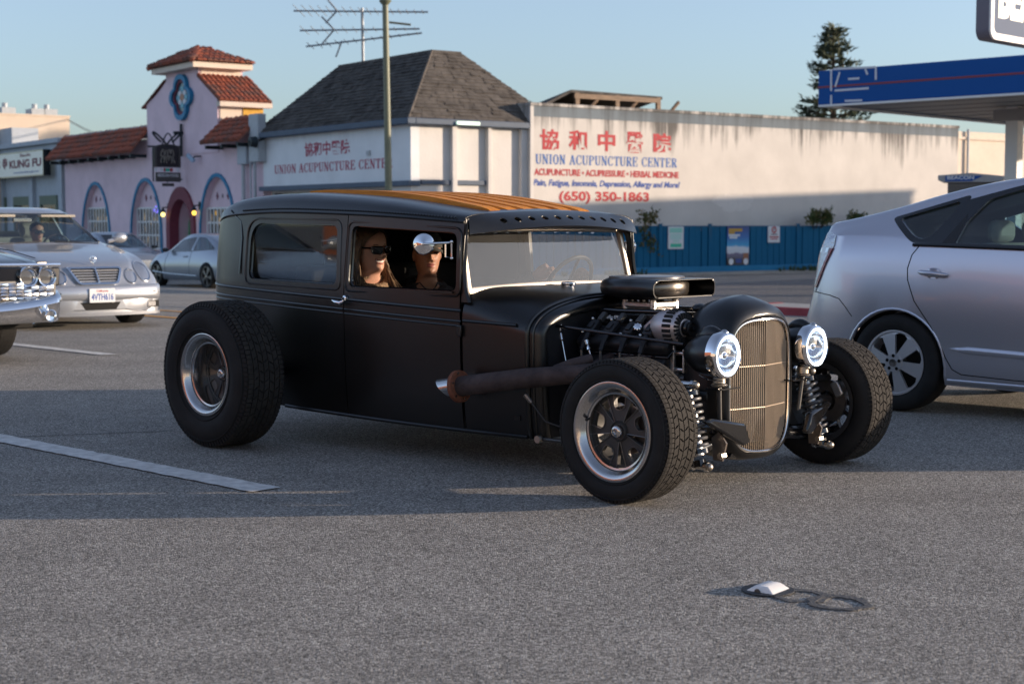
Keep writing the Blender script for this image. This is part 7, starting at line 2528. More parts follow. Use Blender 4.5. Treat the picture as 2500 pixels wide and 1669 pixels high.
pbody = PFm.body(pr, us, M['silver_lilac'], arches=((0, .295, .345), (2.70, .295, .345)), side_cuts=(QGLASS, DGLASS, FGLASS), front_cut=[([(-.58, 1.04), (.58, 1.04), (.52, 1.40), (-.52, 1.40)], 1.4, 2.6), ([(-.5, 1.24), (.5, 1.24), (.46, 1.40), (-.46, 1.40)], -.4, .25)], name='body')
for s in (-1, 1):
    PFm.panel(pr, 'quarter_glass', QGLASS, -.012, M['tint'], s)
    PFm.panel(pr, 'door_glass', DGLASS, -.012, M['tint'], s)
    PFm.panel(pr, 'front_door_glass', FGLASS, -.012, M['tint'], s)
    QO = rpoly([(-.115, 1.215), (.385, 1.352), (.405, 1.345), (.285, 1.052), (.10, 1.050)], [.035, .012, .01, .01, .06], 5)
    PFm.ring(pr, 'quarter_frit', QGLASS, QO, .004, M['gloss_black'], s)
    DO = rpoly([(.275, 1.048), (1.09, 1.030), (1.09, 1.445), (.77, 1.42), (.50, 1.352), (.395, 1.325)], [.01, .01, .02, .1, .03, .02], 4)
    PFm.ring(pr, 'door_frame_trim', DGLASS, DO, .005, M['gloss_black'], s)
    PFm.line(pr, 'belt_strip', [(.10, 1.046), (.3, 1.042), (.8, 1.028), (1.5, 1.0), (2.2, .97)], .011, M['gloss_black'], s, .002)
    PFm.panel(pr, 'corner_trim', [(.30, 1.06), (.385, 1.06), (.425, 1.21), (.42, 1.24)], .006, M['black_plastic'], s)
    seam = [(.145, 1.040), (.10, .985), (.078, .90), (.085, .83), (.14, .70), (.235, .58), (.315, .46), (.36, .36), (.40, .29), (.46, .262), (.8, .250), (1.1, .248)]
    PFm.line(pr, 'door_seam', seam, .0045, M['interior'], s, -.002)
    PFm.line(pr, 'door_seam', [(1.12, 1.03), (1.13, .8), (1.14, .25)], .0045, M['interior'], s, -.002)
    PFm.line(pr, 'bumper_seam', [(-.66, .735), (-.5, .715), (-.42, .695), (-.36, .64), (-.31, .585)], .004, M['interior'], s, -.002)
    # pressed side moulding on the doors
    mb = MB()
    rows = []
    for u in spread(.37, 1.5, 16):
        t = (u - .37) / .6
        zc_ = .418 - .03 * (u - .37)
        hgt = .045 * min(1, max(.05, (u - .37) / .12))
        y0_ = PFm.side_y(u, zc_)
        rows.append([(u, s * (y0_ - .004), zc_ + hgt * .6), (u, s * (y0_ + .012 * min(1, (u - .365) / .05)), zc_ + hgt * .1), (u, s * (y0_ + .010 * min(1, (u - .365) / .05)), zc_ - hgt * .35), (u, s * (y0_ - .004), zc_ - hgt * .6)])
    mb.grid(rows); mb.build('side_moulding', M['silver_lilac'], pr, smooth=50)
    # sill ridge
    PFm.line(pr, 'sill_ridge', [(.36, .222), (.8, .218), (1.6, .212), (2.3, .21)], .018, M['silver_lilac'], s, -.010, 8)
    # door handle: bar over a cup
    yh = PFm.side_y(.26, .875)
    mb = MB(); mb.lathe([(-.001, .045), (.004, .05), (.006, .046), (.001, .001)], (0, 0, 0), 'y', 28); mb.v = [(.262 + p[0] * 1.0, s * (yh + .001 - .004 * 0 + (-p[1] if 0 else p[1])), .872 + p[2] * .72) for p in mb.v]; mb.build('handle_cup', M['silver_lilac'], pr, smooth=40)
    mb = MB(); mb.tube([(.165, s * (yh + .012), .880), (.19, s * (yh + .026), .878), (.26, s * (yh + .032), .874), (.33, s * (yh + .028), .868), (.362, s * (yh + .012), .865)], [.008, .016, .017, .016, .008], 12); mb.build('door_handle', M['silver_lilac'], pr, smooth=True)
    PFm.line(pr, 'arch_lip', [(.352 * math.cos(R(a)), .295 + .352 * math.sin(R(a))) for a in range(-8, 190, 9)], .010, M['silver_lilac'], s, -.006, 8)
# lamp cluster at the rear corner
def tail_lamp(s):
    t = empty_part('tail_lamp', pr)
    pts_o = [(-.575, 1.125), (-.53, 1.10), (-.545, 1.02), (-.585, .90), (-.645, .745), (-.69, .73)]
    def pp(u, z, off):
        return Vec((u, s * (PFm.side_y(u, z) + off), z))
    outline = [(-.625, 1.10), (-.575, 1.13), (-.485, 1.10), (-.490, 1.04), (-.545, .93), (-.605, .80), (-.635, .735), (-.720, .735), (-.705, .80), (-.672, .95)]
    PFm.panel(t, 'lamp_body', outline, .004, mat('lamp_silver', (.7, .7, .72), .2, metal=.8, bump=.4, bscale=70) if 'lamp_silver' not in D.materials else D.materials['lamp_silver'], s)
    for z0_, z1_ in ((.99, 1.02), (.90, .92), (.82, .835)):
        mb = MB(); k = lambda z: interp([(.735, -.67), (.93, -.60), (1.1, -.54)], z)
        mb.prism([(k(z0_) - .05, z0_), (k(z0_) + .035, z0_), (k(z1_) + .035, z1_), (k(z1_) - .05, z1_)], .004, .010, lambda a, b, d: pp(a, b, d)); mb.build('lamp_rib', M['chrome'], t)
    mb = MB(); mb.prism([(-.520, 1.02), (-.497, 1.02), (-.547, .93), (-.602, .81), (-.628, .76), (-.645, .76), (-.615, .83), (-.565, .93)], .005, .011, lambda a, b, d: pp(a, b, d)); mb.build('red_lens', mat('red_lens', (.35, .02, .03), .15) if 'red_lens' not in D.materials else D.materials['red_lens'], t)
    mb = MB(); mb.prism([(-.70, .735), (-.68, .735), (-.675, .775), (-.695, .775)], .005, .011, lambda a, b, d: pp(a, b, d)); mb.build('amber_lens', mat('amber_lens', (.5, .18, .06), .2) if 'amber_lens' not in D.materials else D.materials['amber_lens'], t)
    PFm.panel(t, 'clear_cover', outline, .012, M['lens'], s)
for s in (-1, 1): tail_lamp(s)
for u in (0, 2.70):
    for s in (-1, 1):
        road_wheel(pr, (u, s * .745, .308), .308, .195, .206, M['wheel_silver'] if 'wheel_silver' in M else M.setdefault('wheel_silver', mat('wheel_silver', (.62, .61, .62), .36, metal=.7)), 6, 'cover', flip=(s > 0))
        mb = MB(); mb.box((u - .36, min(s * .55, s * .80), .2), (u + .36, max(s * .55, s * .80), .66)); 
        mb = MB(); mb.lathe([(-.12, .34), (.10, .34)], (u, s * .70, .295), 'y', 28, R(-10), R(190)); mb.build('wheel_liner', M['interior'], pr)
mb = MB(); mb.box((-.6, -.72, .19), (3.3, .72, .24)); mb.build('underbody', M['interior'], pr)
mb = MB(); mb.tube([(-.72, -.3, .22), (-.5, -.3, .22)], .03, 8); mb.build('tail_pipe', M['gunmetal'], pr)
M['seat_tan'] = mat('seat_tan', (.34, .31, .26), .7)
for (u, ys) in ((.55, (-.45, 0, .45)), (1.55, (-.38, .38))):
    for y in ys:
        st = empty_part('seat', pr, (u, y, 0))
        mb = MB(); mb.box((-.10, -.24, .55), (.06, .24, 1.06)); mb.build('seat_back', M['seat_tan'], st, bevel=.05)
        mb = MB(); mb.box((-.05, -.24, .42), (.45, .24, .58)); mb.build('seat_base', M['seat_tan'], st, bevel=.04)
        mb = MB(); mb.box((-.09, -.13, 1.06), (.0, .13, 1.20)); mb.build('headrest', M['seat_tan'], st, bevel=.045)
mb = MB(); mb.box((-.5, -.68, .85), (.25, .68, .9)); mb.build('parcel_shelf', M['interior'], pr)
mb = MB(); mb.grid([[(u, y, PFm.g('zr', u) - .05) for y in (-.54, 0, .54)] for u in spread(-.2, 1.55, 8)]); mb.build('headliner', M['soffit'], pr)
ant0 = (0.88, -.02, PFm.g('zr', .88) - .002)
a0_ = hit(2463, 420, (pr.location.x, pr.location.y, 0), RN)
mb = MB(); mb.tube([(.95, -.0, 1.488), (.78, 0, 1.60), (.50, 0, 1.79)], [.009, .005, .0035], 8); mb.build('roof_aerial', M['black_plastic'], pr, smooth=True)
mb = MB(); mb.tube([(2.05, -.80, 1.0), (2.05, -.98, 1.03)], [.03, .08], 10); mb.build('wing_mirror', M['silver_lilac'], pr)

# ------------------------------------------------------------------ silver saloon facing the camera (x forward from its front axle)
M['silver'] = paint_mat('silver_paint', (0.40, 0.42, 0.455), .6, .32)
MTH = R(50.5)
mw = ground_at(316, 787)
MN = Vec((-math.sin(MTH), -math.cos(MTH), 0))
ms = thing('silver_saloon', 'silver saloon with four oval headlamps and chrome grille driving towards the camera', 'car', (mw.x + MN.x * .765, mw.y + MN.y * .765, 0), -MTH)
MF = CarForm(
    zb=[(-3.75, .35), (-3.4, .25), (-2.8, .2), (.4, .18), (.7, .17), (.85, .19), (.88, .22)],
    zm=[(-3.75, .55), (-2, .58), (0, .58), (.6, .5), (.88, .40)],
    wm=[(-3.75, .6), (-3.5, .80), (-2.8, .89), (-.3, .90), (.2, .895), (.45, .872), (.62, .82), (.74, .74), (.82, .62), (.86, .5), (.88, .36)],
    zs=[(-3.75, .6), (-3.5, .90), (-2.6, .95), (-.6, .92), (-.2, .86), (.2, .80), (.5, .715), (.68, .60), (.80, .50), (.88, .44)],
    ws=[(-3.75, .5), (-3.4, .72), (-2.6, .80), (-.6, .81), (0, .78), (.4, .74), (.62, .66), (.75, .58), (.84, .48), (.88, .30)],
    zr=[(-3.75, .65), (-3.65, .9), (-3.3, .97), (-2.95, 1.02), (-2.5, 1.25), (-2.1, 1.36), (-1.6, 1.375), (-1.35, 1.34), (-1.05, 1.20), (-.75, 1.05), (-.52, .945), (-.3, .905), (.1, .845), (.4, .785), (.62, .725), (.72, .66), (.79, .55), (.84, .485), (.88, .455)],
    wr=[(-3.75, .4), (-3.3, .62), (-2.9, .66), (-2.3, .58), (-1.6, .56), (-1.2, .58), (-.6, .66), (0, .62), (.4, .55), (.68, .45), (.8, .42), (.88, .2)])
us = [-3.75, -3.7, -3.6] + spread(-3.45, -.6, 26) + spread(-.5, .5, 14) + [.56, .62, .66, .70, .74, .78, .81, .84, .86, .88]
SGL = rpoly([(-2.75, .985), (-1.0, .96), (-1.45, 1.27), (-1.75, 1.31), (-2.25, 1.28)], .05, 4)
SG2 = rpoly([(-1.85, .97), (-.72, .955), (-1.28, 1.24), (-1.85, 1.30)], .04, 4)
SG1 = rpoly([(-2.80, .99), (-1.92, .975), (-1.92, 1.30), (-2.28, 1.27)], .04, 4)
MF.body(ms, us, M['silver'], arches=((0, .30, .345), (-2.83, .30, .345)), side_cuts=(SG1, SG2), front_cut=[(rpoly([(-.68, .955), (.68, .955), (.575, 1.30), (-.575, 1.30)], .05, 4), -1.75, -.2), ([(-.55, 1.08), (.55, 1.08), (.5, 1.28), (-.5, 1.28)], -3.3, -2.2)])
MF.shield(ms, 'windshield', [(z, lerp(.69, .585, (z - .95) / .36)) for z in spread(.95, 1.31, 5)], .0, -1.75, M['glass'])
for s in (-1, 1):
    MF.panel(ms, 'rear_door_glass', SG1, -.01, M['tint'], s)
    MF.panel(ms, 'front_door_glass', SG2, -.01, M['tint'], s)
    MF.line(ms, 'pillar_seal', [(-.60, .955), (-1.0, 1.13), (-1.30, 1.27)], .012, M['gloss_black'], s, .0)
    MF.line(ms, 'door_seam', [(-.55, .9), (-.5, .5), (-.6, .25)], .005, M['interior'], s, -.001)
    mb = MB(); mb.sphere((-.62, s * .955, 1.005), 1, 14, 10, (.06, .10, .065)); mb.tube([(-.62, s * .80, .96), (-.62, s * .93, .99)], .025, 8); mb.build('wing_mirror', M['silver'], ms, smooth=True)
# front face details built square to the nose
def nose_x(y, z):
    """where the bodywork ends at height z and offset y"""
    lo = None
    for u in [.88 - .01 * k for k in range(60)]:
        h = MF.half(u)
        zt = interp(sorted([(a, b) for a, b in h[6:]]), abs(y))
        if zt >= z and MF.side_y(u, min(z, MF.g('zs', u) - .01)) >= abs(y) - .01: return u
    return .3
def oval(parent, y, z, ry, rz, tilt, nx):
    t = empty_part('headlamp', parent)
    def P(q, k, d): 
        a, b = ry * k * math.cos(q), rz * k * math.sin(q)
        return Vec((MF.front(y + a, z + b) + d + .006, y + a, z + b))
    qs = [2 * PI * k / 32 for k in range(32)]
    mb = MB(); mb.grid([[P(q, 1.1, -.05) for q in qs], [P(q, 1.1, .004) for q in qs], [P(q, 1.0, .012) for q in qs], [P(q, .95, .006) for q in qs]], close_v=True); mb.build('lamp_rim', M['silver'], t, smooth=40)
    mb = MB(); mb.grid([[P(q, .96, .004) for q in qs], [P(q, .6, -.03) for q in qs], [P(q, .2, -.045) for q in qs]], close_v=True); mb.f.append(tuple(range(64, 96))); mb.build('reflector', M['reflector'], t, smooth=True)
    mb = MB(); mb.grid([[P(q, .96, .006) for q in qs], [P(q, .6, .018) for q in qs], [P(q, .2, .024) for q in qs]], close_v=True); mb.f.append(tuple(range(64, 96))); mb.build('lens', M['lens'], t, smooth=True)
for s in (-1, 1):
    oval(ms, s * .625, .632, .098, .108, 0, .665)
    oval(ms, s * .425, .585, .072, .078, 0, .775)
gl_ = empty_part('grille', ms)
GO = rpoly([(-.235, .50), (.235, .50), (.335, .695), (-.335, .695)], [.05, .05, .05, .05], 5)
GI = rpoly([(-.215, .520), (.215, .520), (.300, .675), (-.300, .675)], [.03, .03, .03, .03], 5)
gx = lambda a, b, d: Vec((MF.front(a * .9, b - .01) + .02 + d, a, b))
mb = MB(); mb.band(GI, GO, -.03, .012, gx); mb.build('grille_frame', M['chrome'], gl_, smooth=35)
mb = MB(); mb.grid([[gx(lerp(-1, 1, k / 8) * lerp(.212, .296, t), lerp(.522, .673, t), -.012) for k in range(9)] for t in (0, .25, .5, .75, 1)]); mb.build('grille_mesh', M['interior'], gl_)
for k in range(5):
    z = .535 + k * .030
    hw = lerp(.215, .30, (z - .52) / .155) - .008
    mb = MB(); mb.grid([[gx(a * hw, z + dz, dd) for a in (-1, -.5, 0, .5, 1)] for dz, dd in ((-.008, -.004), (0, .004), (.007, -.004))]); mb.build('grille_slat', M['silver'], gl_)
mb = MB(); mb.tube([gx(0, .52, .008), gx(0, .60, .012), gx(0, .68, .010)], .011, 8); mb.build('grille_spine', M['chrome'], gl_, smooth=True)
mb = MB(); c_ = Vec((.69, 0, .775)); mb.tube([(.69, 0, .72), (.69, 0, .74)], .006, 6); mb.tube([c_ + Vec((0, .035 * math.cos(k * PI / 10), .035 * math.sin(k * PI / 10))) for k in range(21)], .004, 6)
for a in (90, 210, 330): mb.tube([c_, c_ + Vec((0, .034 * math.cos(R(a)), .034 * math.sin(R(a))))], .004, 5)
mb.build('hood_star', M['chrome'], ms, smooth=True)
# bumper
bp_ = empty_part('bumper', ms)
def bump(zs_off):
    rows = []
    for y in spread(-.895, .895, 30):
        k = abs(y) / .895
        x = .90 - .16 * k ** 2.2 - .30 * max(0, (k - .82) / .18) ** 2
        rows.append([(x - .10, y * .99, .49), (x - .02, y, .487), (x + .012, y, .46), (x + .016, y, .36), (x + .0, y, .325), (x - .03, y * .995, .315)])
    return rows
mb = MB(); mb.grid(bump(0)); mb.build('bumper_bar', M['silver'], bp_, smooth=50)
def low(y0, y1, z0, z1, d, m, name, n=10):
    rows = []
    for y in spread(y0, y1, n):
        k = abs(y) / .895
        x = .90 - .16 * k ** 2.2 - .30 * max(0, (k - .82) / .18) ** 2 + d
        rows.append([(x, y, z0), (x + .004, y, z1)])
    mb = MB(); mb.grid(rows); o = mb.build(name, m, bp_, smooth=50)
    s_ = o.modifiers.new('s', 'SOLIDIFY'); s_.thickness = .012
low(-.88, .88, .165, .318, -.035, M['silver'], 'valance', 30)
low(-.40, .40, .215, .300, -.015, M['interior'], 'intake')
for s in (-1, 1):
    low(min(s * .52, s * .78), max(s * .52, s * .78), .225, .30, -.015, M['interior'], 'side_intake', 6)
    low(min(s * .60, s * .71), max(s * .60, s * .71), .235, .292, -.006, M['reflector'], 'fog_lamp', 4)
    low(min(s * .46, s * .70), max(s * .46, s * .70), .398, .412, .018, M['black_plastic'], 'rub_strip', 8)
low(-.88, .88, .150, .185, .004, M['silver'], 'spoiler_lip', 30)
# number plate
np_ = empty_part('number_plate', ms)
mb = MB(); mb.box((.918, -.152, .300), (.928, .152, .455)); mb.build('plate_sheet', M['paper'], np_, bevel=.002)
text_on('4VTH616', 'lettering', np_, M['navy_letter'], (.9285, -.130, .325), (0, 1, 0), (0, 0, 1), .26, .075, bold=.02, extrude=.001)
text_on('California', 'lettering', np_, M['red_letter'], (.9285, -.07, .418), (0, 1, 0), (0, 0, 1), .14, .022, bold=.02, extrude=.001)
for u in (0, -2.83):
    for s in (-1, 1):
        road_wheel(ms, (u, s * .765, .31), .31, .21, .205, M['wheel_silver'], 5, 'swoosh', flip=(s > 0), detail=False)
mb = MB(); mb.box((-3.3, -.75, .2), (.6, .75, .27)); mb.build('underbody', M['interior'], ms)
mb = MB(); mb.box((-.95, -.70, .70), (-.50, .70, .92)); mb.build('dashboard', M['interior'], ms, bevel=.03)
for y in (-.36, .36):
    st = empty_part('seat', ms, (-1.95, y, 0))
    mb = MB(); mb.box((-.08, -.25, .4), (.08, .25, 1.0)); mb.build('seat_back', M['seat_tan'], st, bevel=.05)
    mb = MB(); mb.box((-.06, -.13, 1.0), (.05, .13, 1.19)); mb.build('headrest', M['seat_tan'], st, bevel=.04)
mb = MB(); mb.box((-2.9, -.65, .4), (-2.75, .65, 1.0)); mb.build('rear_bench', M['seat_tan'], ms, bevel=.04)
mb = MB(); mb.tube([Vec((-1.12, .36 + .18 * math.cos(k * PI / 10), .88 + .16 * math.sin(k * PI / 10))) for k in range(21)], .014, 6); mb.build('steering_wheel', M['black_plastic'], ms, smooth=True)
mb = MB(); mb.box((-1.30, -.12, 1.19), (-1.27, .12, 1.25)); mb.build('rear_view_mirror', M['steel'], ms, bevel=.01)
mb = MB(); mb.box((-1.22, -.60, 1.255), (-1.1, -.16, 1.285)); mb.box((-1.22, .16, 1.255), (-1.1, .6, 1.285)); mb.build('sun_visor', M['seat_tan'], ms, bevel=.005)
mb = MB()
for s in (-1, 1): mb.tube([(-.50, s * .62, .935), (-.56, s * .1, .965)], .007, 6)
mb.build('wiper', M['black_plastic'], ms)

# the next car in that lane stands just outside the left edge and shows in the hot rod's side glass
m2 = copy_tree(ms)
m2['label'] = 'silver saloon just outside the left edge, mirrored in the side glass of the hot rod'
m2.location = (-5.55, 8.95, 0)
m2.rotation_euler = (0, 0, -TH)
# ------------------------------------------------------------------ black fifties cruiser at the left edge (x forward from its front axle)
bw_ = ground_at(10, 868)
bk0 = Vec((bw_.x - .12, bw_.y, 0)) + RN * .76
cc = thing('black_cruiser', 'black classic cruiser with twin chrome headlamps and big chrome bumper at left edge', 'car', bk0, -TH)
CF = CarForm(
    zb=[(-4.4, .4), (-3, .26), (.3, .26), (.9, .4)],
    zm=[(-4.4, .6), (0, .62), (.9, .6)],
    wm=[(-4.4, .85), (-3.8, .98), (-1, 1.0), (.3, 1.0), (.62, .985), (.74, .95), (.80, .90)],
    zs=[(-4.4, .8), (-3, .92), (-1, .90), (.2, .87), (.6, .82), (.80, .77)],
    ws=[(-4.4, .8), (-3, .92), (-1, .95), (.3, .965), (.6, .96), (.74, .93), (.80, .88)],
    zr=[(-4.4, .84), (-4.0, .95), (-3.2, 1.0), (-2.7, 1.36), (-2.2, 1.42), (-1.6, 1.38), (-1.05, 1.02), (-.6, .965), (0, .945), (.4, .905), (.62, .868), (.74, .835), (.80, .80)],
    wr=[(-4.4, .7), (-3.3, .8), (-2.6, .62), (-1.6, .62), (-1.0, .78), (0, .84), (.6, .86), (.80, .80)])
us = [-4.4, -4.3] + spread(-4.1, -.9, 22) + spread(-.7, .5, 10) + [.58, .64, .70, .74, .77, .80]
CF.body(cc, us, M['gloss_black'], arches=((0, .34, .40), (-3.05, .34, .38)), side_cuts=(rpoly([(-2.55, 1.0), (-1.15, 1.0), (-1.55, 1.30), (-2.45, 1.32)], .05, 4),), front_cut=[([(-.7, 1.03), (.7, 1.03), (.58, 1.33), (-.58, 1.33)], -1.9, -.8)])
# chrome brow along the hood edge, swept over the lamps
mb = MB(); 
brow = [(.845 - .045 * (abs(y) / 1.0) ** 3, y, .822 + .012 * (1 - abs(y))) for y in spread(-1.005, 1.005, 24)]
mb.tube(brow, .018, 8); mb.build('hood_brow', M['chrome'], cc, smooth=True)
for s in (-1, 1):
    mb = MB(); mb.box((.80, s * .82 - .05, .825), (.83, s * .82 + .05, .855)); mb.build('brow_emblem', M['brass_steel'], cc, bevel=.01)
    mb = MB(); mb.tube([(.70, s * .83, .88), (.3, s * .80, .945), (-.6, s * .8, .985)], .004, 5); mb.build('hood_seam', M['interior'], cc)
    for y in (.695, .868):
        hl_ = empty_part('headlamp', cc, (.80, s * y, .722))
        mb = MB(); mb.lathe([(-.06, .085), (.02, .088), (.034, .084), (.028, .072)], (0, 0, 0), 'x', 28); mb.build('lamp_ring', M['chrome'], hl_, smooth=40)
        mb = MB(); mb.lathe([(-.02, .001), (-.015, .04), (.018, .072)], (0, 0, 0), 'x', 28); mb.build('reflector', M['reflector'], hl_, smooth=True)
        mb = MB(); mb.lathe([(.02, .073), (.036, .05), (.046, .001)], (0, 0, 0), 'x', 28); mb.build('lens', M['lens'], hl_, smooth=True)
    mb = MB(); mb.prism([(s * .62, .64), (s * 1.0, .64), (s * 1.01, .80), (s * .60, .80)], .70, .803, lambda a, b, d: Vec((d, a, b))); mb.build('lamp_panel', M['black_plastic'], cc, bevel=.015)
gc_ = empty_part('grille', cc)
rr = random.Random(9)
for r in range(5):
    for k in range(26):
        y = lerp(-.93, .93, (k + .5) / 26)
        z = .545 + r * .030
        if abs(y) > .62 and z > .64: continue
        if 'grille_cell' not in D.meshes:
            mb = MB(); mb.prism([(-.031, -.011), (.031, -.011), (.036, 0), (.031, .011), (-.031, .011), (-.036, 0)], -.02, .012, lambda a, b, d: Vec((d - abs(b) * .5, a, b))); gm_ = mb.mesh('grille_cell', M['chrome'])
        o = D.objects.new('grille_cell', gm_); COL.objects.link(o); o.parent = gc_
        o.location = (.845 - .03 * abs(y) ** 2, y, z); o.rotation_euler = (0, rr.uniform(-.1, .1), rr.uniform(-.15, .15))
mb = MB(); mb.box((.70, -.96, .52), (.805, .96, .69)); mb.build('grille_backing', M['gunmetal'], gc_)
bb_ = empty_part('bumper', cc)
rows = []
for y in spread(-1.04, 1.04, 40):
    k = abs(y) / 1.04
    x = .97 - .06 * k ** 2 - .22 * max(0, (k - .86) / .14) ** 2
    zt = .50 + .09 * k ** 2.5
    zl = .335 + (.10 * max(0, (k - .9) / .1))
    rows.append([(x - .08, y, zt + .01), (x - .02, y, zt + .012), (x + .02, y, zt - .02), (x + .035, y, zt - .055), (x + .01, y, zt - .075), (x + .0, y, lerp(zt, zl, .6)), (x - .015, y, zl + .02), (x - .06, y, zl)])
mb = MB(); mb.grid(rows); mb.build('bumper_blade', M['chrome'], bb_, smooth=55)
for s in (-1, 1):
    mb = MB(); mb.lathe([(.92, .056), (1.0, .056), (1.006, .047), (.99, .038), (.98, .001)], (0, s * .80, .395), 'x', 24); mb.build('fog_lamp_ring', M['chrome'], bb_, smooth=40)
for u in (0, -3.05):
    for s in (-1, 1):
        road_wheel(cc, (u, s * .76, .345), .345, .20, .19, M['chrome'], 5, 'swoosh', flip=(s > 0), detail=False)
mb = MB(); mb.box((-4.0, -.85, .28), (.6, .85, .35)); mb.build('underbody', M['interior'], cc)

# ------------------------------------------------------------------ grey saloon parked by the pink restaurant (x forward from its front axle)
M['grey_silver'] = paint_mat('grey_silver_paint', (0.27, 0.30, 0.345), .6, .32)
Fw, Rw = Vec(((391 - 1250) / FPX * 42.7, 42.7, 0)), Vec(((513 - 1250) / FPX * 40.6, 40.6, 0))
hd = (Fw - Rw).normalized()
lf = Vec((-hd.y, hd.x, 0))
gp = Fw - lf * .80
gzl = min(gz(gp.x, gp.y), gz(Rw.x, Rw.y))
gs_ = thing('grey_saloon', 'grey saloon with dark swirl wheels parked before the restaurant door', 'car', (gp.x, gp.y, gzl), math.atan2(hd.y, hd.x), 'cars parked along the shop fronts')
GF = CarForm(
    zb=[(-3.7, .4), (-3.2, .25), (.4, .2), (.85, .25)],
    zm=[(-3.7, .6), (0, .60), (.85, .5)],
    wm=[(-3.7, .6), (-3.4, .85), (-2.8, .92), (0, .925), (.45, .87), (.7, .72), (.85, .45)],
    zs=[(-3.7, .7), (-3.3, 1.0), (-2, .98), (-.5, .93), (0, .88), (.5, .76), (.85, .6)],
    ws=[(-3.7, .5), (-3.3, .76), (-2, .83), (0, .80), (.5, .68), (.85, .35)],
    zr=[(-3.7, .76), (-3.6, 1.04), (-3.3, 1.08), (-2.7, 1.28), (-2.1, 1.42), (-1.5, 1.45), (-1.1, 1.36), (-.6, 1.12), (-.25, .97), (.2, .88), (.6, .77), (.85, .63)],
    wr=[(-3.7, .4), (-3.2, .62), (-2.2, .56), (-1.2, .58), (-.3, .66), (.3, .6), (.85, .3)])
us = [-3.7, -3.66, -3.6] + spread(-3.5, .5, 30) + [.6, .7, .78, .85]
GA = rpoly([(-1.82, .985), (-.62, .96), (-1.1, 1.26), (-1.82, 1.35)], .04, 4)
GB = rpoly([(-2.95, 1.05), (-1.90, .99), (-1.90, 1.35), (-2.25, 1.33)], .05, 4)
GF.body(gs_, us, M['grey_silver'], arches=((0, .33, .375), (-2.75, .33, .375)), side_cuts=(GA, GB), front_cut=[([(-.62, .99), (.62, .99), (.53, 1.36), (-.53, 1.36)], -1.6, 0)])
GF.shield(gs_, 'windshield', [(z, lerp(.63, .54, (z - .98) / .4)) for z in spread(.98, 1.37, 4)], .3, -1.5, M['tint'])
for s in (-1, 1):
    GF.panel(gs_, 'front_door_glass', GA, -.01, M['tint'], s)
    GF.panel(gs_, 'rear_door_glass', GB, -.01, M['tint'], s)
    GF.line(gs_, 'side_crease', [(.3, .42), (-.8, .36), (-2.2, .34)], .022, M['grey_silver'], s, -.008)
    GF.line(gs_, 'window_trim', [(-.6, .955), (-1.8, .98), (-2.9, 1.04)], .014, M['gloss_black'], s, .0)
    GF.line(gs_, 'door_seam', [(-.55, .93), (-.5, .6), (-.55, .25)], .006, M['interior'], s, -.001)
    GF.line(gs_, 'door_seam', [(-1.85, .98), (-1.85, .25)], .006, M['interior'], s, -.001)
    mb = MB(); mb.sphere((-.62, s * .95, 1.0), 1, 12, 8, (.06, .1, .06)); mb.build('wing_mirror', M['gloss_black'], gs_, smooth=True)
    mb = MB(); mb.tube([(-1.70, s * (GF.side_y(-1.7, .84) + .01), .84), (-1.5, s * (GF.side_y(-1.5, .84) + .015), .835)], .018, 8); mb.build('door_handle', M['grey_silver'], gs_, smooth=True)
    mb = MB(); mb.prism([(.36, .72), (.66, .60), (.72, .66), (.42, .77)], -.02, .006, lambda a, b, d: Vec((a, s * (GF.side_y(a, b) + d), b))); mb.build('headlamp', M['reflector'], gs_)
    for u in (0, -2.75):
        road_wheel(gs_, (u, s * .80, .335), .335, .23, .26, M['gunmetal2'], 5, 'swoosh', flip=(s > 0), detail=False)
mb = MB(); mb.box((-3.3, -.8, .22), (.5, .8, .3)); mb.build('underbody', M['interior'], gs_)
# second parked car further along, seen only over the silver saloon
g2 = copy_tree(gs_)
g2['label'] = 'parked pale saloon half hidden behind the silver saloon mirror'
p2 = Vec(((330 - 1250) / FPX * 46.5, 46.5, 0))
g2.location = (p2.x, p2.y, gz(p2.x, p2.y))
g2.rotation_euler = (0, 0, math.atan2(-hd.y, -hd.x))

# ------------------------------------------------------------------ reflective lane marker and old glue scars in the foreground
def mk_marker():
    p = ground_at(1875, 1442)
    q = ground_at(1842, 1441)
    t = thing('lane_marker', 'small white wedge lane marker glued on the road in the foreground', 'road marker', (p.x, p.y, 0), -TH + R(6))
    mb = MB()
    L, Wd, Hh = .052, .058, .020
    pts = [(-L, 0), (L, 0), (L * .42, Hh), (-L * .42, Hh)]
    mb.prism(pts, -Wd, Wd, lambda a, b, d: Vec((a, d * (1 - .25 * b / Hh), b + .004)))
    mb.build('marker_body', mat('marker_white', (.80, .78, .75), .4), t, bevel=.004)
    mb = MB(); mb.prism([(math.cos(R(a)) * .085, math.sin(R(a)) * .088) for a in range(0, 360, 18)], .0022, .0062, lambda a, b, d: Vec((a, b, d))); mb.build('glue_pad', M['tar'], t, bevel=.002)
    mb = MB(); mb.lathe([(-.0605, .001), (-.0605, .012)], (-.005, 0, .006), 'y', 16, 0, PI); mb.build('marker_hole', M['gunmetal2'], t)
mk_marker()
rr = random.Random(4)
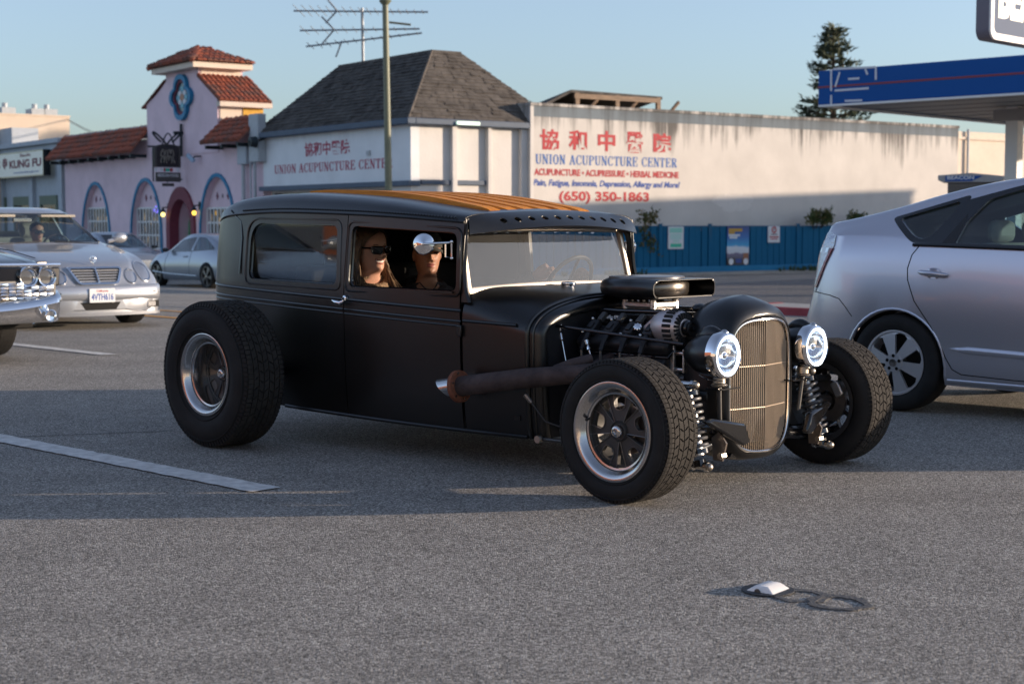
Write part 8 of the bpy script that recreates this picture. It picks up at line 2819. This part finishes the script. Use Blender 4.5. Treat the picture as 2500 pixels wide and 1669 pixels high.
for (px, py, rx, ry) in ((1955, 1455, .085, .085), (2050, 1473, .095, .09)):
    p = ground_at(px, py)
    mb = MB()
    inner, outer = [], []
    for k in range(28):
        q = 2 * PI * k / 28
        w1, w2 = 1 + .22 * mnoise(Vec((math.cos(q) * 2, math.sin(q) * 2, px))), 1 + .2 * mnoise(Vec((math.cos(q) * 2, 5 + math.sin(q) * 2, px)))
        inner.append((rx * .76 * w1 * math.cos(q), ry * .74 * w1 * math.sin(q)))
        outer.append((rx * 1.08 * w2 * math.cos(q), ry * 1.08 * w2 * math.sin(q)))
    mb.band(inner, outer, -.002, .0035, lambda a, b, d: Vec((a, b, d)))
    o = mb.build('glue_scar', mat('old_glue', (.10, .098, .095), .75, bump=.4, bscale=90) if 'old_glue' not in D.materials else D.materials['old_glue'], None)
    o.location = (p.x, p.y, .0015 if px > 2000 else 0); o.rotation_euler = (0, 0, -TH)
    tag(o, ('ring of old black glue beside the white lane marker', 'outermost ring of old black glue, farthest from the lane marker')[px > 2000], 'glue mark', 'old glue rings on the road')
# ------------------------------------------------------------------ people (z = 0 at the chin, x towards the face)
def skin_mat(name, col):
    m = mat(name, col, 0.5, spec=0.4, var=.08, vscale=30, bump=.05, bscale=160)
    b = m.node_tree.nodes['Principled BSDF']
    b.inputs['Subsurface Weight'].default_value = .12
    b.inputs['Subsurface Radius'].default_value = (.012, .005, .003)
    return m
M['skin'] = skin_mat('skin', (.58, .32, .225))
M['skin_tan'] = skin_mat('tanned_skin', (.42, .215, .14))
M['lip'] = mat('lip', (.36, .12, .10), .4)
M['teeth'] = mat('teeth', (.75, .70, .62), .3)
M['dark_hair'] = mat('dark_hair', (.03, .022, .018), .6)
M['hair'] = mat('long_hair', (.115, .072, .042), .42, var=.6, vscale=55)
M['hair_light'] = mat('light_hair', (.215, .14, .08), .42, var=.4, vscale=55)
M['cloth_black'] = mat('black_cloth', (.014, .014, .016), .8, bump=.2, bscale=120)
M['cloth_tan'] = mat('tan_knit', (.26, .17, .10), .95, var=.4, vscale=40, bump=.5, bscale=70)
M['cloth_red'] = mat('red_shirt', (.40, .06, .05), .85)
M['cap_cloth'] = mat('cap_cloth', (.055, .052, .045), .9, bump=.2, bscale=200)
BA = [(-.55, .17), (-.30, .19), (-.17, .205), (-.12, .185), (-.09, .14), (-.065, .085), (-.045, .062), (-.025, .056), (-.005, .052), (.005, .049), (.02, .054), (.06, .065), (.10, .0715), (.13, .0745), (.16, .0755), (.19, .070), (.215, .053), (.229, .028), (.235, .004)]
BF = [(-.55, .12), (-.30, .125), (-.17, .10), (-.12, .075), (-.09, .055), (-.065, .045), (-.045, .045), (-.025, .050), (-.008, .072), (.004, .090), (.02, .0965), (.06, .095), (.10, .0935), (.13, .0935), (.16, .0955), (.19, .086), (.215, .063), (.229, .033), (.235, .004)]
BB = [(-.55, .11), (-.30, .12), (-.17, .115), (-.12, .105), (-.09, .095), (-.065, .082), (-.045, .076), (-.025, .072), (.0, .070), (.04, .076), (.09, .092), (.15, .100), (.19, .093), (.215, .070), (.229, .036), (.235, .004)]
def gs2(v, c, w): return math.exp(-((v - c) / w) ** 2)
def face_pt(z, q, smile=0.0, k=1.0):
    a, f, b = spline(BA, z), spline(BF, z), spline(BB, z)
    c, sn = math.cos(q), math.sin(q)
    x = (f if c > 0 else b) * math.copysign(abs(c) ** .85, c)
    y = a * math.copysign(abs(sn) ** .95, sn)
    if z < -.05: x -= .035 * min(1, (-.05 - z) / .05)
    if c > .25 and z > -.02:
        w = min(1, (c - .25) / .3)
        d = 0
        n_ = 0 if z > .138 or z < .070 else ((.138 - z) / .050 if z > .088 else (z - .070) / .018)
        d += .026 * min(1, n_) * gs2(y, 0, .0105 + .006 * gs2(z, .083, .012))
        d += .008 * gs2(abs(y), .014, .007) * gs2(z, .080, .009)
        d -= .012 * gs2(abs(y), .032, .016) * gs2(z, .121, .012)
        d += .0045 * gs2(z, .143, .010) * gs2(abs(y), .03, .025)
        mw = .021 * (1 + smile * .5)
        zc = z - smile * .008 * (y / .03) ** 2
        d += .0055 * gs2(y, 0, mw) * gs2(zc, .0585, .0052) + .0065 * gs2(y, 0, mw * .9) * gs2(zc, .0445, .0055)
        d -= .0065 * gs2(y, 0, mw * 1.2) * gs2(zc, .0515, .0026)
        d += .006 * gs2(y, 0, .02) * gs2(z, .012, .012)
        d += (.004 + .006 * smile) * gs2(abs(y), .042, .016) * gs2(z, .084, .018)
        d -= smile * .005 * gs2(abs(y) - .030 - (.075 - z) * .15, 0, .005) * gs2(z, .066, .018)
        d -= .004 * gs2(abs(y), .055, .015) * gs2(z, .05, .025)
        x += d * w
    return Vec((x * k, y * k, z))
def body_mesh(parent, skin, smile, eyes=True):
    zs = [-.55, -.45, -.36, -.28, -.22, -.18, -.15, -.125, -.105, -.09, -.075, -.06, -.045, -.03, -.018, -.01, -.004] + [k * .0045 for k in range(0, 52)] + [.2345]
    qs = [PI * (k / 36 + .0) for k in range(-36, 36)]
    qs = [q - .42 * math.sin(q) * 1.0 for q in qs]
    rows = [[face_pt(z, q, smile) for q in qs] for z in zs]
    mb = MB(); mb.grid(rows, close_v=True)
    n = len(qs)
    mb.f += [tuple(range(n)), tuple((len(zs) - 1) * n + k for k in range(n))]
    me = mb.mesh('body', skin, smooth=180)
    for nm in ('lip', 'teeth', 'dark_hair'): me.materials.append(M[nm])
    for p in me.polygons:
        c = p.center
        if c.x < .06: continue
        zc = c.z - smile * .008 * (c.y / .03) ** 2
        mw = .021 * (1 + smile * .5)
        if abs(c.y) < mw and .0405 < zc < .0625: p.material_index = 1
        if smile > .5 and abs(c.y) < mw * .85 and .0475 < zc < .0560: p.material_index = 2
        if eyes and .019 < abs(c.y) < .045:
            if .141 < c.z - .06 * (.03 - abs(abs(c.y) - .032)) < .147: p.material_index = 3
            if .1175 < c.z < .1245 and abs(abs(c.y) - .032) < .010: p.material_index = 3
    o = D.objects.new('body', me); COL.objects.link(o); o.parent = parent
    for s in (-1, 1):
        mb = MB(); mb.sphere((-.012, s * .074, .105), .032, 14, 10, (.55, .28, 1)); mb.sphere((-.006, s * .080, .105), .02, 10, 8, (.5, .25, 1)); mb.build('ear', skin, o, smooth=True)
    return o
def garment(parent, m, z_top, puff=1.07, name='jacket'):
    zs = [-.56, -.45, -.36, -.28, -.22, -.18, -.15, -.125, -.105, -.09, -.075, -.06, -.045]
    zs = [z for z in zs if z <= z_top]
    rr = random.Random(2)
    rows = []
    for z in zs:
        row = []
        for k in range(48):
            q = 2 * PI * k / 48
            p = face_pt(z, q)
            f = puff + .03 * mnoise(Vec((p.x * 9, p.y * 9, z * 14)))
            row.append(Vec((p.x * f + (-.004), p.y * f, z + .012)))
        rows.append(row)
    mb = MB(); mb.grid(rows, close_v=True)
    o = mb.build(name, m, parent, smooth=180)
    return o
def arm(parent, m, sk, s, elbow, wrist, grip):
    sh = Vec((-.05, s * .185, -.165)); e, w = Vec(elbow), Vec(wrist)
    mb = MB(); mb.tube([sh + Vec((-.01, -s * .03, .015)), sh, sh.lerp(e, .5), e, e.lerp(w, .5), w], [.055, .062, .056, .050, .044, .036], 14); sl = mb.build('sleeve', m, parent, smooth=180)
    d = (w - e).normalized()
    g = Vec(grip)
    mb = MB(); mb.tube([w - d * .03, w, w.lerp(w + d * .09, .5), w + d * .09], [.027, .028, .040, .036], 12)
    side = d.cross(g).normalized()
    for k in range(4):
        b = w + d * .085 + side * lerp(-.03, .03, k / 3)
        L = (.9, 1, .95, .78)[k]
        mb.tube([b - d * .02, b + d * .03 * L + g * .008, b + d * .045 * L + g * .035, b + d * .025 * L + g * .055], [.0095, .009, .0085, .007], 8)
    b = w + d * .03 + side * .035
    mb.tube([b - side * .01, b + side * .02 + d * .02 + g * .015, b + side * .012 + d * .045 + g * .035], [.011, .010, .008], 8)
    mb.build('hand', sk, sl, smooth=60)
def sunglasses(parent):
    t = empty_part('sunglasses', parent)
    for s in (-1, 1):
        pts = rpoly([(s * .006, .135), (s * .068, .139), (s * .063, .100), (s * .016, .096)], .010, 4)
        mb = MB(); mb.prism(pts, 0, .006, lambda a, b, d: Vec((.113 + d - (abs(a) / .06) ** 2 * .020, a, b))); mb.build('lens', M['gloss_black'], t)
        mb = MB(); mb.tube([(.119 - (abs(a) / .06) ** 2 * .020, a, b) for a, b in pts + pts[:1]], .0035, 6, caps=False); mb.build('rim', M['gloss_black'], t, smooth=True)
        mb = MB(); mb.tube([(.094, s * .064, .129), (.05, s * .0765, .127), (-.015, s * .080, .122)], [.006, .005, .004], 6); mb.build('temple', M['gloss_black'], t, smooth=True)
    mb = MB(); mb.tube([(.117, -.01, .125), (.122, 0, .127), (.117, .01, .125)], .0035, 6); mb.build('bridge', M['gloss_black'], t, smooth=True)
def person(label, loc, yaw, pitch=0.0, roll=0.0):
    t = thing('person', label, 'person', loc)
    t.rotation_euler = (roll, pitch, yaw)
    return t

# passenger
wu, wz = hv(872, 619, .22)
pl_ = HF.w(wu - .085, -.22, wz)
wm_ = person('smiling woman with long light brown hair and black sunglasses in the passenger seat', pl_, -TH - R(2), R(4), R(2))
body_mesh(wm_, M['skin'], 1.0)
sunglasses(wm_)
garment(wm_, M['cloth_tan'], -.045, 1.10, 'cardigan')
mb = MB(); mb.tube([(-.025 + .092 * math.cos(2 * PI * k / 28), .105 * math.sin(2 * PI * k / 28), -.075 - .03 * math.cos(2 * PI * k / 28) + .008 * mnoise(Vec((k, 0, 0)))) for k in range(29)], .034, 10, caps=False); mb.build('collar', M['cloth_tan'], wm_, smooth=True)
hair = empty_part('hair', wm_)
rows = []
for z in [k * .0125 + .04 for k in range(16)] + [.2365]:
    row = []
    edge = interp([(.04, 1.75), (.10, 1.5), (.13, 1.22), (.16, .95), (.18, .66), (.195, .32), (.204, 0.02)], z)
    for k in range(33):
        q = lerp(edge, 2 * PI - edge, k / 32)
        p = face_pt(min(z, .2345), q)
        f = 1.10 + (.05 if z > .12 else .08) * .5
        row.append(Vec((p.x * f - .004, p.y * f, z + (.012 if z > .15 else 0))))
    rows.append(row)
mb = MB(); mb.grid(rows); mb.f.append(tuple((len(rows) - 1) * 33 + k for k in range(33))); mb.build('hair_cap', M['hair'], hair, smooth=180)
rr = random.Random(12)
s1, s2 = MB(), MB()
for k in range(520):
    s = rr.choice((-1, 1))
    t0 = rr.random()
    # from the parting, back over the temple, down past the jaw to the chest
    x0 = lerp(.050, -.09, t0 ** 1.1)
    z0 = .238 - .05 * abs(x0 / .09) ** 2.2
    x1 = lerp(.030, -.105, t0)
    out_ = rr.uniform(1.12, 1.24)
    y1 = s * (.078 * out_) * math.sqrt(max(.15, 1 - (x1 / .125) ** 2))
    fall = rr.uniform(.22, .48)
    fx = rr.uniform(-.02, .17) * (1 if t0 < .75 else -.3)
    pts = [Vec((x0, s * rr.uniform(.0, .012), z0)), Vec((lerp(x0, x1, .4) - .005, y1 * .72, z0 - .025)), Vec((x1, y1, .135)), Vec((x1 - .012, y1 * 1.04, .06)), Vec((x1 + .0 + fx * .15, y1 * rr.uniform(1.05, 1.25), -.02)), Vec((x1 + fx * .7, y1 * rr.uniform(.9, 1.7), -.12)), Vec((x1 + fx * 1.2, y1 * rr.uniform(.6, 1.8), -.05 - fall))]
    # smooth the path
    fine = []
    for i in range(len(pts) - 1):
        fine += [pts[i], pts[i].lerp(pts[i + 1], .5) + Vec((rr.gauss(0, .003), rr.gauss(0, .003), 0))]
    fine.append(pts[-1])
    r0 = rr.uniform(.0022, .0045)
    (s1 if rr.random() < .62 else s2).tube(fine, [r0] * (len(fine) - 2) + [r0 * .7, .0008], 5)
for nm, mb, m in (('hair_strand', s1, 'hair'), ('light_strand', s2, 'hair_light')):
    o = mb.build(nm, M[m], hair, smooth=180, fix=False); o['kind'] = 'stuff'
for s in (-1, 1):
    mb = MB(); mb.tube([Vec((-.008, s * .084 + .0, .072 + .016 * math.cos(k * PI / 6) - .016)) + Vec((.012 * math.sin(k * PI / 6), 0, 0)) for k in range(13)], .002, 5); mb.build('earring', M['steel'], wm_, smooth=True)
arm(wm_, M['cloth_tan'], M['skin'], -1, (.06, -.23, -.40), (.25, -.14, -.44), (0, 0, -1))
arm(wm_, M['cloth_tan'], M['skin'], 1, (.06, .23, -.40), (.25, .10, -.44), (0, 0, -1))
# driver
mu_, mz_ = hv(1003, 629, -.17)
pd_ = HF.w(mu_ - .085, .17, mz_)
mn_ = person('man in a grey cap and black hooded jacket in the driving seat', pd_, -TH - R(30), R(0), R(0))
body_mesh(mn_, M['skin_tan'], 0.0)
garment(mn_, M['cloth_black'], -.06, 1.10, 'jacket')
mb = MB(); mb.tube([(-.03 + .098 * math.cos(2 * PI * k / 24), .10 * math.sin(2 * PI * k / 24), -.075 - .04 * math.cos(2 * PI * k / 24)) for k in range(25)], .026, 10, caps=False); mb.build('hood', M['cloth_black'], mn_, smooth=True)
mb = MB(); mb.tube([(.045, -.055, -.045), (.055, -.03, -.075), (.07, .0, -.10), (.06, .03, -.08), (.03, .06, -.045)], .0035, 6); mb.build('neck_cord', M['cloth_black'], mn_, smooth=True)
cp_ = empty_part('cap', mn_)
rows = []
for z in (.150, .165, .185, .205, .222, .236, .246, .250):
    k = (z - .150) / .10
    sc_ = math.sqrt(max(.0004, 1 - k ** 3.2))
    rows.append([Vec((-.004 + (.108 if math.cos(q) > 0 else .112) * sc_ * math.cos(q), .088 * sc_ * math.sin(q), z)) for q in [2 * PI * j / 40 for j in range(40)]])
mb = MB(); mb.grid(rows, close_v=True); mb.build('crown', M['cap_cloth'], cp_, smooth=180)
rows = []
for t in (0, .33, .66, 1):
    rows.append([Vec((.085 * math.cos(a) + .02 + t * .070 * math.cos(a) ** .6, .085 * math.sin(a) * (1 - .08 * t), .153 - .014 * t - .018 * (math.sin(a)) ** 2 * (1 + t * .3))) for a in [lerp(-1.25, 1.25, j / 18) for j in range(19)]])
mb = MB(); mb.grid(rows); o = mb.build('brim', M['cap_cloth'], cp_, smooth=180); s_ = o.modifiers.new('s', 'SOLIDIFY'); s_.thickness = .004
# arms to the wheel, in the driver's own turned frame
qd = Matrix.Rotation(-(-R(30)), 3, 'Z')
def drv(x, y, z):
    """hot rod coordinates -> driver frame"""
    p = Vec((x - (mu_ - .085), y - .17, z - mz_))
    return qd @ p
for s, gp_ in ((-1, (-1.40, .17, .93)), (1, (-1.40, .45, .90))):
    g_ = drv(*gp_)
    el = drv(gp_[0] - .20, gp_[1] + s * .12, gp_[2] - .14)
    w_ = g_ + (el - g_).normalized() * .07
    arm(mn_, M['cloth_black'], M['skin_tan'], s, el, w_, (0, 0, -1))
# driver of the silver saloon
MSF = Frame((ms.location.x, ms.location.y, 0), -MTH)
dp_ = MSF.w(-1.72, .36, .955)
dv = person('man with sunglasses and red shirt driving the silver saloon', dp_, -MTH)
body_mesh(dv, M['skin'], 0.0)
sunglasses(dv)
garment(dv, M['cloth_red'], -.075, 1.08, 'shirt')
rows = []
for z in [k * .012 + .10 for k in range(11)] + [.2365]:
    edge = interp([(.10, 1.7), (.14, 1.25), (.17, 1.0), (.19, .5), (.20, .02)], z)
    rows.append([Vec((p.x * 1.07, p.y * 1.07, z + .006)) for p in [face_pt(min(z, .2345), lerp(edge, 2 * PI - edge, k / 24)) for k in range(25)]])
mb = MB(); mb.grid(rows); mb.f.append(tuple((len(rows) - 1) * 25 + k for k in range(25))); mb.build('hair', M['dark_hair'], dv, smooth=180)
arm(dv, M['cloth_red'], M['skin'], -1, (.12, -.25, -.30), (.40, -.15, -.10), (0, 0, -1))
arm(dv, M['cloth_red'], M['skin'], 1, (.12, .25, -.30), (.40, .15, -.10), (0, 0, -1))
